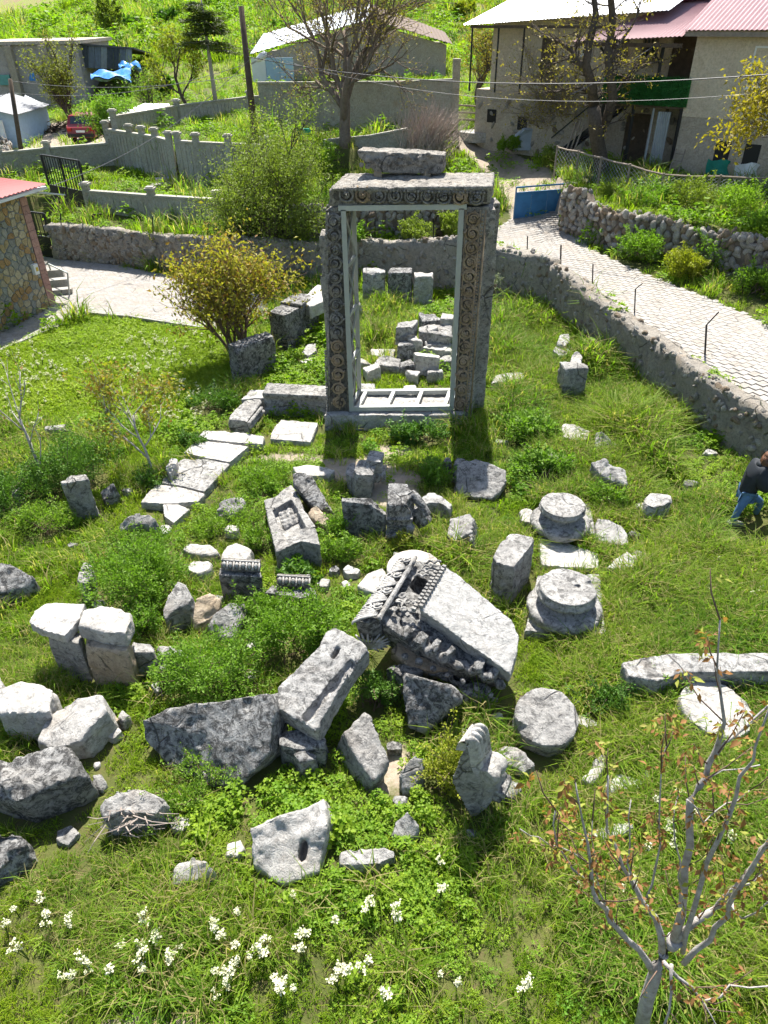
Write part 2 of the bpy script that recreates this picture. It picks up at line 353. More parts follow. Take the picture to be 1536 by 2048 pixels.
def flush():
    tmp = []; cutters = []
    for q in QUEUE:
        o = bpy.data.objects.new('tmp', q['me']); COL.objects.link(o); tmp.append(o)
        if q['cuts'] is not None:
            m0 = o.modifiers.new('r0', 'REMESH'); m0.mode = 'VOXEL'; m0.voxel_size = q['voxel']
            cm = bpy.data.meshes.new('cut'); cm.from_pydata(q['cuts'].v, [], q['cuts'].f); bm = bmesh.new(); bm.from_mesh(cm); bmesh.ops.recalc_face_normals(bm, faces=bm.faces); bm.to_mesh(cm); bm.free()
            co = bpy.data.objects.new('cut', cm); COL.objects.link(co); cutters.append(co)
            b = o.modifiers.new('b', 'BOOLEAN'); b.operation = 'DIFFERENCE'; b.object = co; b.solver = 'FAST'
        m = o.modifiers.new('r', 'REMESH'); m.mode = 'VOXEL'; m.voxel_size = q['voxel']
        if q['sm']:
            s = o.modifiers.new('s', 'SMOOTH'); s.factor = .5; s.iterations = q['sm']
    dg = bpy.context.evaluated_depsgraph_get(); out = []
    for o, q in zip(tmp, QUEUE):
        ev = o.evaluated_get(dg); me = bpy.data.meshes.new_from_object(ev, depsgraph=dg)
        out.append(me)
    for o in tmp + cutters: bpy.data.objects.remove(o)
    res = []
    for k, (q, me) in enumerate(zip(QUEUE, out)):
        n = len(me.vertices); A = np.zeros(n * 3); me.vertices.foreach_get('co', A); A = A.reshape(-1, 3)
        Nn = np.zeros(n * 3); me.vertices.foreach_get('normal', Nn); Nn = Nn.reshape(-1, 3)
        s = hash(q['label'] or q['name']) % 97 if False else (k * 7) % 97
        if q['amp'] >= .75 and q['chip']:                    # broken corners and arrises
            rc = np.random.default_rng(k * 13 + 5); ctr = A.mean(0); ext = A.max(0) - A.min(0)
            for e in range(6):
                dd_ = rc.normal(size=3); dd_[2] = abs(dd_[2]) * .8; dd_ /= np.linalg.norm(dd_); pr_ = (A - ctr) @ dd_; top_ = pr_.max(); thr = top_ * (1 - rc.uniform(.02, .10)) + fbm(A, 5., 2, e) * .018
                over = np.clip(pr_ - thr, 0, None); A = A - dd_ * (over * .9)[:, None]
        d = fbm(A, 2.0, 2, s) * .014 + fbm(A, 11., 3, s + 5) * .010 - np.clip(fbm(A, 4., 3, s + 9) - .35, 0, 1) * .05
        A = A + Nn * (d * q['amp'])[:, None]
        par = q['parent']
        if isinstance(par, str): par = [o_ for o_, q_ in zip(res, QUEUE) if q_['name'] == par][0]
        org = ORG[par] if par is not None else np.array([A[:, 0].mean(), A[:, 1].mean(), A[:, 2].min()])
        me.vertices.foreach_set('co', (A - org).ravel()); me.name = q['name']; me.materials.clear()
        me.polygons.foreach_set('use_smooth', [True] * len(me.polygons)); me.update(); me.set_sharp_from_angle(angle=R(38))
        o = link(q['name'], me, q['mat'], par, org)
        if par is None: tag(o, q['label'], q['cat'], q['group'])
        res.append(o)
    QUEUE.clear(); return res
def top3(poly, z):
    zs = z if hasattr(z, '__len__') else [z] * len(poly)
    return [G(x, y, zi) for (x, y), zi in zip(poly, zs)]
def blkmb(poly, z, ext=None, base=-.15, mb=None, flare=0.):
    """a block from the corners of its upper face; ext = how far and which way the body goes below it (None: straight into the ground)"""
    mb = mb or MB(); T = top3(poly, z)
    if ext is not None: B = [p + np.array(ext) for p in T]
    else:
        c = np.mean(T, 0); B = [np.array([c[0] + (p[0] - c[0]) * (1 + flare), c[1] + (p[1] - c[1]) * (1 + flare), base]) for p in T]
    return mb.prism(T, B), T, B
def blk(label, poly, z=None, ref=None, ext=None, base=-.15, mat=None, voxel=.04, amp=1., name='stone_block', cat='stone block', flare=0., foot=True, **kw):
    if z is None: z = hz(*ref)
    mb, T, B = blkmb(poly, z, ext, base, flare=flare)
    rock(name, label, mb, mat, voxel, amp, cat, foot=[tuple(p[:2]) for p in T] if foot else None, **kw)

# foreground
p = [(495, 1655), (560, 1628), (615, 1612), (648, 1595), (657, 1650), (640, 1745), (565, 1772), (508, 1745)]
zz = [.42, .5, .52, .55, .5, .12, .06, .1]
mb, T, B = blkmb(p, zz, (.05, .35, -.65)); cut = MB(); q = G(606, 1702, .24); cut.box(q, (.085, .24, .4), (R(25), 0, R(-8)))
rock('stone_block', 'weathered grey slab with a narrow dark slot nearest the flowers', mb, M_STW, .035, 1.0, cuts=cut, foot=[t_[:2] for t_ in T])
blk('low long grey stone right of the slotted slab', [(680, 1702), (735, 1694), (785, 1698), (796, 1712), (760, 1728), (682, 1730)], .2, amp=1.4)
blk('small rounded grey stone in the grass above the low long stone', [(786, 1640), (815, 1618), (836, 1640), (842, 1668), (812, 1682), (782, 1668)], [.22, .34, .3, .14, .1, .16], amp=1.4)
blk('pale stone tip poking from the grass left of the slotted slab', [(350, 1728), (385, 1714), (420, 1722), (432, 1740), (395, 1762), (345, 1768)], [.22, .31, .29, .21, .15, .15], mat=M_STW, amp=1.5)
blk('grey stone with a tangle of dry twigs on its face', [(197, 1610), (235, 1578), (290, 1570), (340, 1600), (310, 1628), (250, 1625), (205, 1635)], [.45, .5, .5, .42, .4, .42, .42], mat=M_ST, amp=1.6)
blk('rough speckled stone cut by the left edge of the picture, lowest', [(-60, 1690), (0, 1665), (40, 1662), (58, 1690), (30, 1720), (-10, 1745), (-70, 1770)], [.5, .5, .45, .4, .3, .3, .3], mat=M_STD, amp=1.7)
mb, T, B = blkmb([(-60, 1580), (-20, 1515), (20, 1520), (95, 1492), (135, 1492), (165, 1535), (130, 1560), (80, 1580), (40, 1600), (0, 1600)], [.5, .6, .62, .72, .72, .7, .68, .62, .6, .5], (0.03, .1, -.85))
for i in range(9):
    q = G(random.uniform(-10, 60), random.uniform(1525, 1585), .6); mb.lathe([(0, -.1), (.07, -.04), (.08, .05), (.03, .1), (0, .1)], q, 8)
rock('stone_block', 'large dark lichened block with worn carving at the left edge', mb, M_STD, .045, 1.5, foot=[t_[:2] for t_ in T])
blk('smooth white slab tilted to the left, with a rough brown edge', [(66, 1487), (90, 1440), (140, 1400), (172, 1381), (205, 1390), (212, 1420), (180, 1455), (160, 1482), (110, 1498)], [.34, .42, .52, .6, .62, .56, .5, .42, .32], ext=(.06, .05, -.5), mat=M_STW, amp=.8)
mb, T, B = blkmb([(-20, 1400), (5, 1375), (38, 1360), (105, 1370), (112, 1385), (88, 1420), (50, 1415), (0, 1412)], .62, None)
for i in range(6): mb.tube([G(5 + i * 17, 1418, .6), G(5 + i * 17, 1418, .6) + (0, -.04, -.55)], [.07, .05], 6)
rock('stone_block', 'white topped block with fluted dark front at the left edge', mb, M_STW, .04, 1.1, foot=[t_[:2] for t_ in T])
blk('pair of small stones, the brown flat one beside the tilted white slab', [(206, 1430), (225, 1425), (240, 1438), (225, 1448), (206, 1446)], .2, mat=M_STB, amp=1.2, voxel=.03)
blk('little grey stone touching the brown flat stone', [(238, 1424), (252, 1420), (258, 1432), (246, 1442), (236, 1436)], .2, amp=1.3, voxel=.03)
blk('pale flat stone half sunk in grass below the brown flat stone', [(205, 1448), (228, 1445), (245, 1462), (225, 1475), (206, 1470)], .14, mat=M_STW, amp=1.2, voxel=.03)
blk('thin pointed grey stone in grass right of the dark block', [(183, 1545), (200, 1540), (216, 1570), (205, 1585), (186, 1572)], [.25, .22, .1, .08, .15], amp=1.3, voxel=.03)
# big tilted grey block, lower left of centre
mb, T, B = blkmb([(282, 1442), (330, 1418), (420, 1405), (500, 1392), (540, 1387), (550, 1415), (538, 1510), (476, 1580), (415, 1572), (340, 1535), (288, 1482)], [.55, .68, .80, .92, .97, .88, .48, .10, .04, .08, .30], (.12, .42, -.5))
rock('stone_block', 'huge grey streaked block with one broad sloping face, mossy right edge', mb, M_STD, .042, 1.1, chip=False, foot=[t_[:2] for t_ in T])
# slab with channel
mb, T, B = blkmb([(553, 1374), (600, 1330), (640, 1290), (652, 1264), (669, 1253), (724, 1282), (736, 1296), (700, 1342), (632, 1462), (592, 1440), (556, 1416)], [.80, .9, 1.0, 1.04, 1.06, 1.08, 1.06, .96, .70, .70, .72], (.03, .06, -.36))
cut = MB(); a_ = G(704, 1322, 1.0); b_ = G(610, 1440, .70); m_ = (a_ + b_) / 2; v_ = b_ - a_; L_ = np.linalg.norm(v_); q_ = Vector(v_).to_track_quat('X', 'Z').to_euler()
cut.box(m_ + (0, 0, .03), (L_, .12, .26), q_); q = G(671, 1303, 1.0); cut.box(q, (.09, .2, .3), (0, 0, R(-28)))
rock('stone_block', 'long grey slab with a straight groove and a small rectangular slot', mb, M_ST, .032, .7, cuts=cut, foot=None, chip=False)
blk('dark broken stone propping up the low end of the grooved slab', [(556, 1462), (600, 1452), (655, 1462), (650, 1490), (600, 1500), (556, 1490)], .42, mat=M_STD, amp=1.4)
blk('narrow dark upright stone under the grooved slab', [(582, 1505), (610, 1498), (634, 1500), (632, 1515), (600, 1522)], .4, mat=M_STD, amp=1.2, voxel=.035)
mb, T, B = blkmb([(684, 1462), (710, 1436), (740, 1410), (750, 1450), (770, 1490), (783, 1523), (770, 1545), (746, 1563), (715, 1515)], [.46, .52, .58, .54, .46, .38, .32, .26, .36], (-.13, .04, -.5))
rock('stone_block', 'long grey block lying below the grooved slab, pale top and dark left side', mb, M_ST, .04, 1.1, foot=[t_[:2] for t_ in T])
blk('grey stone between the yellow green bush and the long block', [(800, 1545), (828, 1506), (852, 1514), (848, 1560), (835, 1580), (806, 1585)], [.28, .45, .42, .2, .12, .1], amp=1.3)
mb, T, B = blkmb([(802, 1343), (850, 1356), (900, 1370), (920, 1386), (922, 1402), (880, 1436), (850, 1472), (816, 1455), (808, 1400)], [.72, .78, .80, .76, .66, .36, .12, .16, .45], (.1, .3, -.4))
rock('stone_block', 'wedge shaped white lichened block below the big carved cornice', mb, M_STD, .04, 1.3, foot=[t_[:2] for t_ in T])
blk('flat mossy stone in grass behind the scroll bracket', [(985, 1495), (1005, 1488), (1035, 1488), (1075, 1530), (1050, 1545), (1010, 1530)], [.18, .2, .24, .2, .14, .14], amp=1.3)
# column drums
def drum(label, px, py, rx, z, mat, tilt=(0, 0), cutq=None, h=.6):
    c = G(px, py, z); r = rx / FPX * np.linalg.norm(_ray(px, py)) * 0 + np.linalg.norm(G(px + rx, py, z) - c)
    M = Euler((R(tilt[0]), R(tilt[1]), 0)).to_matrix(); mb = MB()
    prof = [(0, -h), (r * .97, -h), (r, -.05), (r * .985, 0), (0, 0)]
    mb.lathe(prof, c, 36, M); FOOT.append([(c[0] + r * math.cos(a), c[1] + r * math.sin(a)) for a in np.linspace(0, 6.28, 16)])
    cut = None
    if cutq: cut = MB(); cut.box(c + np.array(cutq[0]), cutq[1], cutq[2])
    rock('column_drum', label, mb, mat, .035, .8, 'column drum', 'fallen column drums', cuts=cut)
drum('grey column drum with a broken lower left edge, below the carved cornice', 1094, 1432, 64, .42, M_ST, (14, 0), ((-.42, -.36, .0), (.9, .5, .3), (R(20), R(-25), R(-38))))
drum('white column drum behind the branches of the leafing sapling', 1433, 1415, 70, .3, M_STW, (4, 2))
blk('rough pale stone in grass left of the sapling, longest of its scatter', [(1165, 1558), (1185, 1528), (1204, 1502), (1216, 1515), (1205, 1545), (1185, 1568)], .22, mat=M_STW, amp=1.3, voxel=.03)
blk('flat pale stone in the scatter below the drums, widest', [(1200, 1572), (1225, 1548), (1250, 1545), (1290, 1560), (1280, 1575), (1240, 1580), (1215, 1588)], .19, mat=M_STW, amp=1.5, voxel=.03)
blk('tiny pale stone at the right end of the scatter', [(1282, 1536), (1296, 1532), (1306, 1552), (1294, 1560)], .2, mat=M_STW, amp=1., voxel=.025)
blk('flat pale stone behind the reddish leaves of the sapling', [(1158, 1670), (1200, 1652), (1255, 1638), (1272, 1652), (1240, 1668), (1165, 1692)], .22, mat=M_STW, amp=1.2)
# long beam on the right
mb, T, B = blkmb([(1243, 1324), (1300, 1308), (1380, 1305), (1480, 1303), (1600, 1306), (1620, 1345), (1480, 1342), (1362, 1346), (1318, 1362), (1258, 1352)], .5, None)
for yy in (1316, 1330):
    mb.tube([G(1370, yy, .5), G(1610, yy + 2, .5)], .022, 6)
for i in range(24):
    q = G(1368 + i * 10, 1323, .505); mb.box(q, (.035, .05, .05))
cut = MB(); cut.lathe([(0, -.14), (.13, -.14), (.16, .1), (0, .1)], G(1308, 1338, .5), 14); cut.box(G(1300, 1321, .5), (.9, .06, .22), (0, 0, R(4)))
rock('architrave_beam', 'long grey beam with bead mouldings and a hollow at its left end', mb, M_ST, .03, .7, 'architrave', cuts=cut, foot=[t_[:2] for t_ in T])

# middle: column bases on the right
def colbase(label, px, py, rx, sq, z, mat, broken, plz=.14):
    root = None; c0 = G(px, py, z); r = np.linalg.norm(G(px + rx, py, z) - c0)
    mb = MB(); Tq = top3(sq, plz); mb.prism(Tq, [p_ * np.array([1, 1, 0]) + np.array([0, 0, -.3]) for p_ in Tq]); FOOT.append([t_[:2] for t_ in Tq])
    h = z - plz; prof = [(0, -h - .05)]
    R1 = r * 1.30
    for a in np.linspace(-90, 90, 9): prof.append((R1 - .11 + .12 * math.cos(R(a)), -h + .11 + .11 * math.sin(R(a))))
    for a in np.linspace(0, 180, 9): prof.append((R1 - .17 - .11 * math.sin(R(a)), -h + .225 + .13 * a / 180))
    for a in np.linspace(-90, 90, 9): prof.append((R1 - .19 + .075 * math.cos(R(a)), -h + .42 + .06 * math.sin(R(a))))
    prof += [(r * .97, -h + .49), (r * .97, 0), (0, 0)]
    mb.lathe(prof, c0, 40); cut = MB()
    for (dx, dy, dz), sz, rt in broken: cut.box(c0 + np.array((dx, dy, dz)), sz, rt)
    rock('moulded_base', label, mb, mat, .024, .6, 'column base', 'column bases on the right', cuts=cut)
colbase('round moulded column base on a square plinth with a metal dowel hole, nearer one', 1136, 1172, 58, [(1075, 1150), (1200, 1148), (1212, 1268), (1050, 1262)], .70, M_ST,
        [((-.35, -.55, .02), (.7, .35, .3), (R(12), R(-18), R(-25))), ((.16, .02, 0), (.07, .07, .1), (0, 0, 0)), ((-.2, .05, 0), (.045, .045, .1), (0, 0, 0)), ((.5, -.1, .05), (.3, .5, .25), (0, R(22), R(12)))])
colbase('broken round column base on a square plinth, farther one', 1126, 1008, 46, [(1080, 1003), (1182, 1005), (1190, 1068), (1080, 1066)], .66, M_ST,
        [((-.4, -.3, .0), (.6, .7, .45), (R(15), R(-25), R(30))), ((.35, -.45, .02), (.6, .5, .3), (R(30), R(10), 0)), ((-.05, .3, .12), (.5, .5, .3), (R(-10), 0, R(20)))])
blk('flat white paving slab between the two column bases', [(1076, 1072), (1135, 1085), (1196, 1106), (1199, 1136), (1140, 1136), (1083, 1131)], .1, mat=M_STW, amp=.6)
blk('small white slab left of the farther column base', [(1040, 1020), (1058, 1014), (1072, 1030), (1062, 1046), (1042, 1042)], .1, mat=M_STW, amp=.9)
blk('cracked grey slab right of the farther column base', [(1191, 1035), (1220, 1038), (1252, 1056), (1259, 1088), (1240, 1090), (1194, 1080)], [.24, .26, .24, .18, .16, .16], amp=.8)
blk('white triangular stone right of the nearer column base', [(1211, 1134), (1230, 1115), (1262, 1097), (1273, 1134), (1245, 1141)], [.2, .25, .32, .24, .2], mat=M_STW, amp=.8)
blk('upright rough grey stone in tall grass left of the person', [(1288, 1002), (1300, 985), (1342, 987), (1346, 1000), (1325, 1012), (1295, 1015)], ref=(1300, 1010, 1045), amp=1.6)
mb, T, B = blkmb([(1183, 925), (1210, 917), (1222, 930), (1250, 938), (1257, 975), (1230, 965), (1200, 950)], [.55, .6, .52, .45, .3, .3, .42], (0, .1, -.6))
rock('stone_block', 'pale stepped block with a curved moulding, above the farther column base', mb, M_ST, .035, 1.3, foot=[t_[:2] for t_ in T])
blk('pale block with a clean cut top at the upper right of the ruins', [(1122, 847), (1150, 848), (1182, 862), (1172, 880), (1128, 876)], ref=(1128, 877, 898), mat=M_STW, amp=.9)
mb, T, B = blkmb([(1193, 866), (1206, 862), (1245, 900), (1238, 905), (1215, 908), (1188, 900)], [.4, .5, .22, .1, .1, .3], (.05, .2, -.3))
rock('stone_block', 'rough leaning slab behind the stepped block', mb, M_ST, .04, 1.5, foot=[t_[:2] for t_ in T])
blk('low flat slab edge in weeds below the clean cut block', [(1084, 908), (1110, 905), (1148, 912), (1146, 924), (1095, 922)], .2, mat=M_ST, amp=.8)
# middle
mb, T, B = blkmb([(912, 932), (930, 922), (950, 918), (980, 926), (1012, 940), (1014, 962), (1000, 985), (984, 1000), (945, 995), (908, 985)], [.42, .46, .48, .47, .42, .32, .2, .08, .08, .1], (.02, .22, -.32))
cut = MB(); a_ = G(910, 952, .31); b_ = G(1012, 962, .33); m_ = (a_ + b_) / 2; v_ = b_ - a_; cut.box(m_, (np.linalg.norm(v_) + .1, .04, .16), Vector(v_).to_track_quat('X', 'Z').to_euler())
rock('stone_block', 'broad pale slab with a crack right across, tilted towards the viewer', mb, M_ST, .028, 1., cuts=cut, foot=[t_[:2] for t_ in T])
blk('dark rounded stone behind the cracked slab, right one', [(905, 926), (915, 914), (932, 914), (938, 925), (925, 932)], .32, mat=M_STD, amp=1.1, voxel=.03)
blk('small dark stone behind the cracked slab, left one', [(886, 922), (892, 912), (902, 914), (903, 924), (894, 928)], .26, mat=M_STD, amp=1.1, voxel=.03)
# dentil fragment
mb = MB(); z0 = hz(715, 945, 1000); a_ = G(705, 1000, 0)
mb.prism(top3([(707, 940), (718, 920), (740, 918), (752, 930), (748, 950), (715, 950)], [z0 * .92, z0, z0 * 1.02, z0 * .95, z0 * .8, z0 * .85]), [a_ + np.array(o_) for o_ in ((-.05, .1, -.2), (-.02, .55, -.2), (.3, .55, -.2), (.42, .45, -.2), (.34, .05, -.2), (0, 0, -.2))])
b_ = G(735, 985, 0)
for k, (dz, w) in enumerate(((.72, .30), (.62, .22), (.40, .34), (.30, .26))): mb.box(b_ + np.array((.12 + w / 2 - .1, .25, dz - .05)), (w, .42, .085), (0, 0, R(-12)))
for k in range(3):
    mb.box(b_ + np.array((.24, .10 + k * .15, .52)), (.14, .09, .15), (0, 0, R(-12))); 
for k in range(6): mb.box(b_ + np.array((.33, .05 + k * .075, .27)), (.09, .045, .09), (0, 0, R(-12)))
rock('cornice_fragment', 'upright cornice fragment with rows of square dentils', mb, M_ST, .025, .7, 'cornice', foot=[(a_[0], a_[1]), (a_[0], a_[1] + .5), (a_[0] + .5, a_[1] + .5), (a_[0] + .5, a_[1])])
blk('rounded grey stone leaning on the dentil fragment', [(692, 945), (696, 927), (710, 922), (712, 940), (702, 955)], .42, amp=1.2, voxel=.03)
# upright dark slab
a_ = G(694, 1076, 0); b_ = G(773, 1082, 0); zt = hz(690, 1005, 1076)
mb = MB(); mb.prism([a_ + (-.08, .05, zt), a_ + (.45, .05, zt * .97), b_ + (-.12, .05, zt * .84), b_ + (0, .05, zt * .68), b_ + (0, -.18 + .35, zt * .68), b_ + (-.12, .17, zt * .86), a_ + (.45, .17, zt), a_ + (-.08, .19, zt * 1.02)],
                    [a_ + (0, -.02, -.2), a_ + (.4, -.02, -.2), b_ + (-.12, -.02, -.2), b_ + (0, -.02, -.2), b_ + (0, .2, -.2), b_ + (-.12, .2, -.2), a_ + (.4, .2, -.2), a_ + (0, .2, -.2)])
rock('stone_slab', 'dark standing slab with a damp crack, left of the carved corner piece', mb, M_STD, .035, .6, 'stone slab', foot=[a_[:2], b_[:2], b_[:2] + (0, .2), a_[:2] + (0, .2)])
# carved corner piece
a_ = G(775, 1085, 0); zt = hz(775, 1003, 1085); mb = MB()
mb.box(a_ + (.22, .2, zt * .28), (.46, .42, zt * .62)); mb.prism([a_ + (0, .0, zt * .95), a_ + (.33, .0, zt * .95), a_ + (.46, .25, zt), a_ + (.38, .5, zt * 1.06), a_ + (.02, .5, zt * 1.08)], [a_ + (.0, -.02, zt * .62), a_ + (.46, -.02, zt * .62), a_ + (.5, .2, zt * .6), a_ + (.46, .5, zt * .5), a_ + (0, .5, zt * .5)])
for k in range(7): mb.tube([a_ + (.03 + k * .052, -.03, zt * .66), a_ + (.05 + k * .045, -.035, zt * .8), a_ + (.03 + k * .05 + .02, -.02, zt * .93)], .016, 5)
for r_ in range(3):
    for k in range(6): mb.lathe([(0, -.03), (.03, -.01), (.03, .015), (0, .03)], a_ + (.05 + k * .07, -.03, zt * (.56 - .07 * r_)), 6)
mb.box(a_ + (.22, -.04, zt * .615), (.48, .08, .04)); mb.box(a_ + (.22, -.06, zt * .24), (.5, .14, .06)); mb.lathe([(0, -.07), (.09, -.05), (.1, .05), (0, .09)], a_ + (.4, -.05, zt * .38), 10)
mb.tube([a_ + (.42, .3, zt * 1.0), a_ + (.62, .15, zt * .8), a_ + (.72, .05, zt * .62)], [.09, .085, .08], 8); mb.tube([a_ + (.5, .3, zt * .6), a_ + (.7, .2, zt * .3)], [.18, .15], 8)
rock('carved_fragment', 'dark carved corner piece with acanthus leaves and bead rows', mb, M_STD, .022, .6, 'carved fragment', foot=[a_[:2], a_[:2] + (.6, 0), a_[:2] + (.6, .5), a_[:2] + (0, .5)])
blk('faceted grey stone right of the carved corner piece', [(838, 1000), (855, 986), (872, 985), (905, 1008), (900, 1018), (880, 1005), (848, 1008)], ref=(865, 1005, 1036), amp=1.2)
mb, T, B = blkmb([(893, 1072), (900, 1035), (940, 1025), (946, 1040), (940, 1066), (908, 1082)], [.3, .42, .5, .5, .42, .3], (.14, .12, -.4))
for k in range(6): mb.tube([G(946 - k * 1, 1038 + k * 8, .44), G(946 - k, 1038 + k * 8, .44) + (.16, .05, -.45)], .035, 6)
rock('column_drum', 'piece of fluted column with a pale broken face, right of the carved pieces', mb, M_ST, .03, 1., 'column drum', foot=[t_[:2] for t_ in T])
# coffer slab
mb, T, B = blkmb([(527, 1000), (545, 992), (583, 968), (595, 985), (612, 1020), (632, 1052), (590, 1072), (548, 1092), (538, 1050)], [.30, .31, .33, .34, .35, .36, .33, .31, .3], (.02, .02, -.5))
m2, T2, B2 = blkmb([(548, 1092), (585, 1066), (612, 1050), (632, 1056), (641, 1090), (625, 1086), (602, 1080), (575, 1092), (552, 1104)], [.42, .5, .54, .52, .50, .5, .52, .5, .42], None, mb=mb)
cut = MB(); cp_ = top3([(543, 1003), (581, 983), (612, 1044), (566, 1064)], .5); cut.prism(cp_, [p_ + np.array((0, 0, -.36)) for p_ in cp_])
rock('coffer_slab', 'long grey slab with a sunken panel of carved leaves', mb, M_ST, .03, .8, 'stone slab', cuts=cut, foot=[t_[:2] for t_ in T + T2])
mb = MB(); cpx = top3([(546, 1006), (579, 990), (606, 1040), (568, 1058)], .17); mb.prism(cpx, [p_ + np.array((0, 0, -.2)) for p_ in cpx])
for i in range(7):
    for j in range(4):
        u, v = (i + .5) / 7, (j + .5) / 4; q = (cpx[0] * (1 - u) + cpx[3] * u) * (1 - v) + (cpx[1] * (1 - u) + cpx[2] * u) * v
        mb.lathe([(0, -.05), (.05, -.02), (.045, .03), (.015, .05), (0, .03)], q + (random.uniform(-.02, .02), random.uniform(-.02, .02), 0), 7)
rock('leaf_panel', None, mb, M_ST, .02, .4, parent='coffer_slab')
mb, T, B = blkmb([(583, 966), (586, 944), (605, 942), (626, 952), (660, 1015), (640, 1020), (622, 1010)], [.58, .68, .68, .62, .3, .26, .3], (.12, .16, -.45))
rock('stone_block', 'dark block leaning on the coffer slab with a knobbly carved head', mb, M_STD, .035, 1.5, foot=[t_[:2] for t_ in T])
blk('brown rounded stone at the right side of the coffer slab', [(615, 1030), (620, 1015), (632, 1010), (662, 1040), (658, 1058), (640, 1048)], [.3, .36, .38, .24, .16, .2], ext=(.04, .08, -.4), mat=M_STB, amp=1.3)
blk('white flat slab behind the dark leaning block', [(582, 934), (600, 926), (640, 932), (672, 939), (655, 952), (618, 952), (592, 945)], .2, mat=M_STW, amp=.9)
blk('rough grey stone in weeds left of the coffer slab', [(428, 1020), (440, 1000), (465, 993), (490, 990), (486, 1015), (470, 1030), (440, 1030)], [.26, .34, .36, .34, .26, .16, .18], amp=1.6)
# millstone disc
c = G(828, 1132, .40); r = np.linalg.norm(G(883, 1132, .40) - c); mb = MB(); mb.lathe([(0, -.5), (r * .97, -.5), (r, -.04), (r * .97, 0), (0, 0)], c, 40)
FOOT.append([(c[0] + r * math.cos(a), c[1] + r * math.sin(a)) for a in np.linspace(0, 6.28, 16)])
cut = MB(); cut.lathe([(0, -.2), (.03, -.2), (.03, .1), (0, .1)], c + (0, .02, 0), 10); cut.box(c + (.13, .17, 0), (.36, .03, .06), (0, 0, R(50)))
rock('column_drum', 'smooth cream column drum with a dowel hole and groove behind the carved cornice', mb, stone_mat('marble_cream', (.60, .55, .48), (.52, .47, .40), -.35, .3, .2), .025, .3, 'column drum', 'fallen column drums', cuts=cut)
blk('pale slab left of the carved cornice', [(713, 1170), (735, 1145), (765, 1132), (775, 1150), (768, 1180), (740, 1185)], .16, mat=M_STW, amp=1.)
blk('small white chip in bare earth left of the pale slab', [(682, 1164), (692, 1158), (702, 1162), (700, 1172), (684, 1175)], .08, mat=M_STW, amp=.7, voxel=.025)
blk('white flat chip at the end of the second egg moulded block', [(632, 1166), (645, 1156), (660, 1158), (654, 1172), (640, 1172)], .12, mat=M_STW, amp=.7, voxel=.025)
mb, T, B = blkmb([(982, 1117), (1000, 1085), (1020, 1063), (1066, 1070), (1070, 1082), (1050, 1105), (1030, 1133), (1005, 1128)], .78, None, base=-.15)
rock('stone_block', 'tall squared grey block standing left of the nearer column base', mb, M_ST, .04, 1.1, foot=[t_[:2] for t_ in T])

# egg and dart blocks
EGGS = []
def eggblock(label, poly, ref, line, n):
    z = hz(*ref); root = None; mb, T, B = blkmb(poly, z, None); a_ = G(*line[0], z); b_ = G(*line[1], z)
    mb.box((a_ + b_) / 2 + np.array((0, .10, .05)), (np.linalg.norm(b_ - a_), .16, .14)); EGGS.append((label, a_, b_, n))
    rock('egg_moulded_block', label, mb, M_STD, .022, .6, 'moulded block', 'egg and dart blocks', foot=[t_[:2] for t_ in T])
eggblock('dark block with a row of egg shaped mouldings along its top, left one', [(437, 1150), (440, 1136), (522, 1140), (524, 1154), (480, 1152)], (440, 1150, 1205), [(444, 1141), (520, 1145)], 6)
eggblock('broken block with egg shaped mouldings half hidden by bushes, right one', [(527, 1185), (545, 1172), (628, 1176), (634, 1190), (600, 1196)], (540, 1185, 1220), [(555, 1172), (620, 1176)], 5)
mb, T, B = blkmb([(322, 1220), (335, 1190), (355, 1160), (375, 1165), (385, 1190), (380, 1208), (360, 1214), (345, 1222), (330, 1240)], [.42, .52, .62, .62, .56, .5, .46, .42, .34], (.04, .04, -.6))
rock('stone_block', 'curved smooth grey stone with a pointed back, above the capped wall stones', mb, M_ST, .035, .8, foot=[t_[:2] for t_ in T])
blk('brown and white broken stone right of the curved stone', [(378, 1225), (395, 1195), (420, 1188), (440, 1196), (436, 1225), (410, 1242), (385, 1258)], [.3, .42, .45, .42, .3, .22, .14], mat=M_STB, amp=1.5)
blk('pale sloping stone below the left egg moulded block', [(410, 1255), (430, 1220), (460, 1202), (495, 1206), (485, 1235), (465, 1280), (430, 1275)], [.22, .36, .42, .4, .28, .06, .06], mat=M_ST, amp=1.2)
blk('square pale block standing above the left egg moulded block', [(440, 1120), (452, 1090), (470, 1085), (505, 1094), (498, 1124)], .28, mat=M_STW, amp=.9)
blk('white square stone left of the square pale block', [(370, 1140), (380, 1122), (424, 1122), (420, 1136), (400, 1148)], .2, mat=M_STW, amp=1.)
blk('flat pale stone in weeds above the white square stone', [(362, 1098), (375, 1085), (420, 1088), (440, 1104), (415, 1112), (385, 1106)], .16, mat=M_STW, amp=1.)
blk('big rounded pale boulder at the end of the paved steps', [(232, 1052), (248, 1035), (275, 1026), (305, 1030), (320, 1050), (318, 1060), (290, 1046), (262, 1050), (240, 1066)], [.3, .45, .52, .5, .4, .32, .42, .36, .22], amp=1.4)
blk('small white stone touching the rounded boulder', [(318, 1052), (328, 1046), (344, 1050), (336, 1064), (322, 1068)], .14, mat=M_STW, amp=.8, voxel=.03)
blk('rough grey stone at the left end of the ivy bush', [(152, 1158), (165, 1124), (182, 1125), (185, 1150), (168, 1172)], .45, amp=1.4)
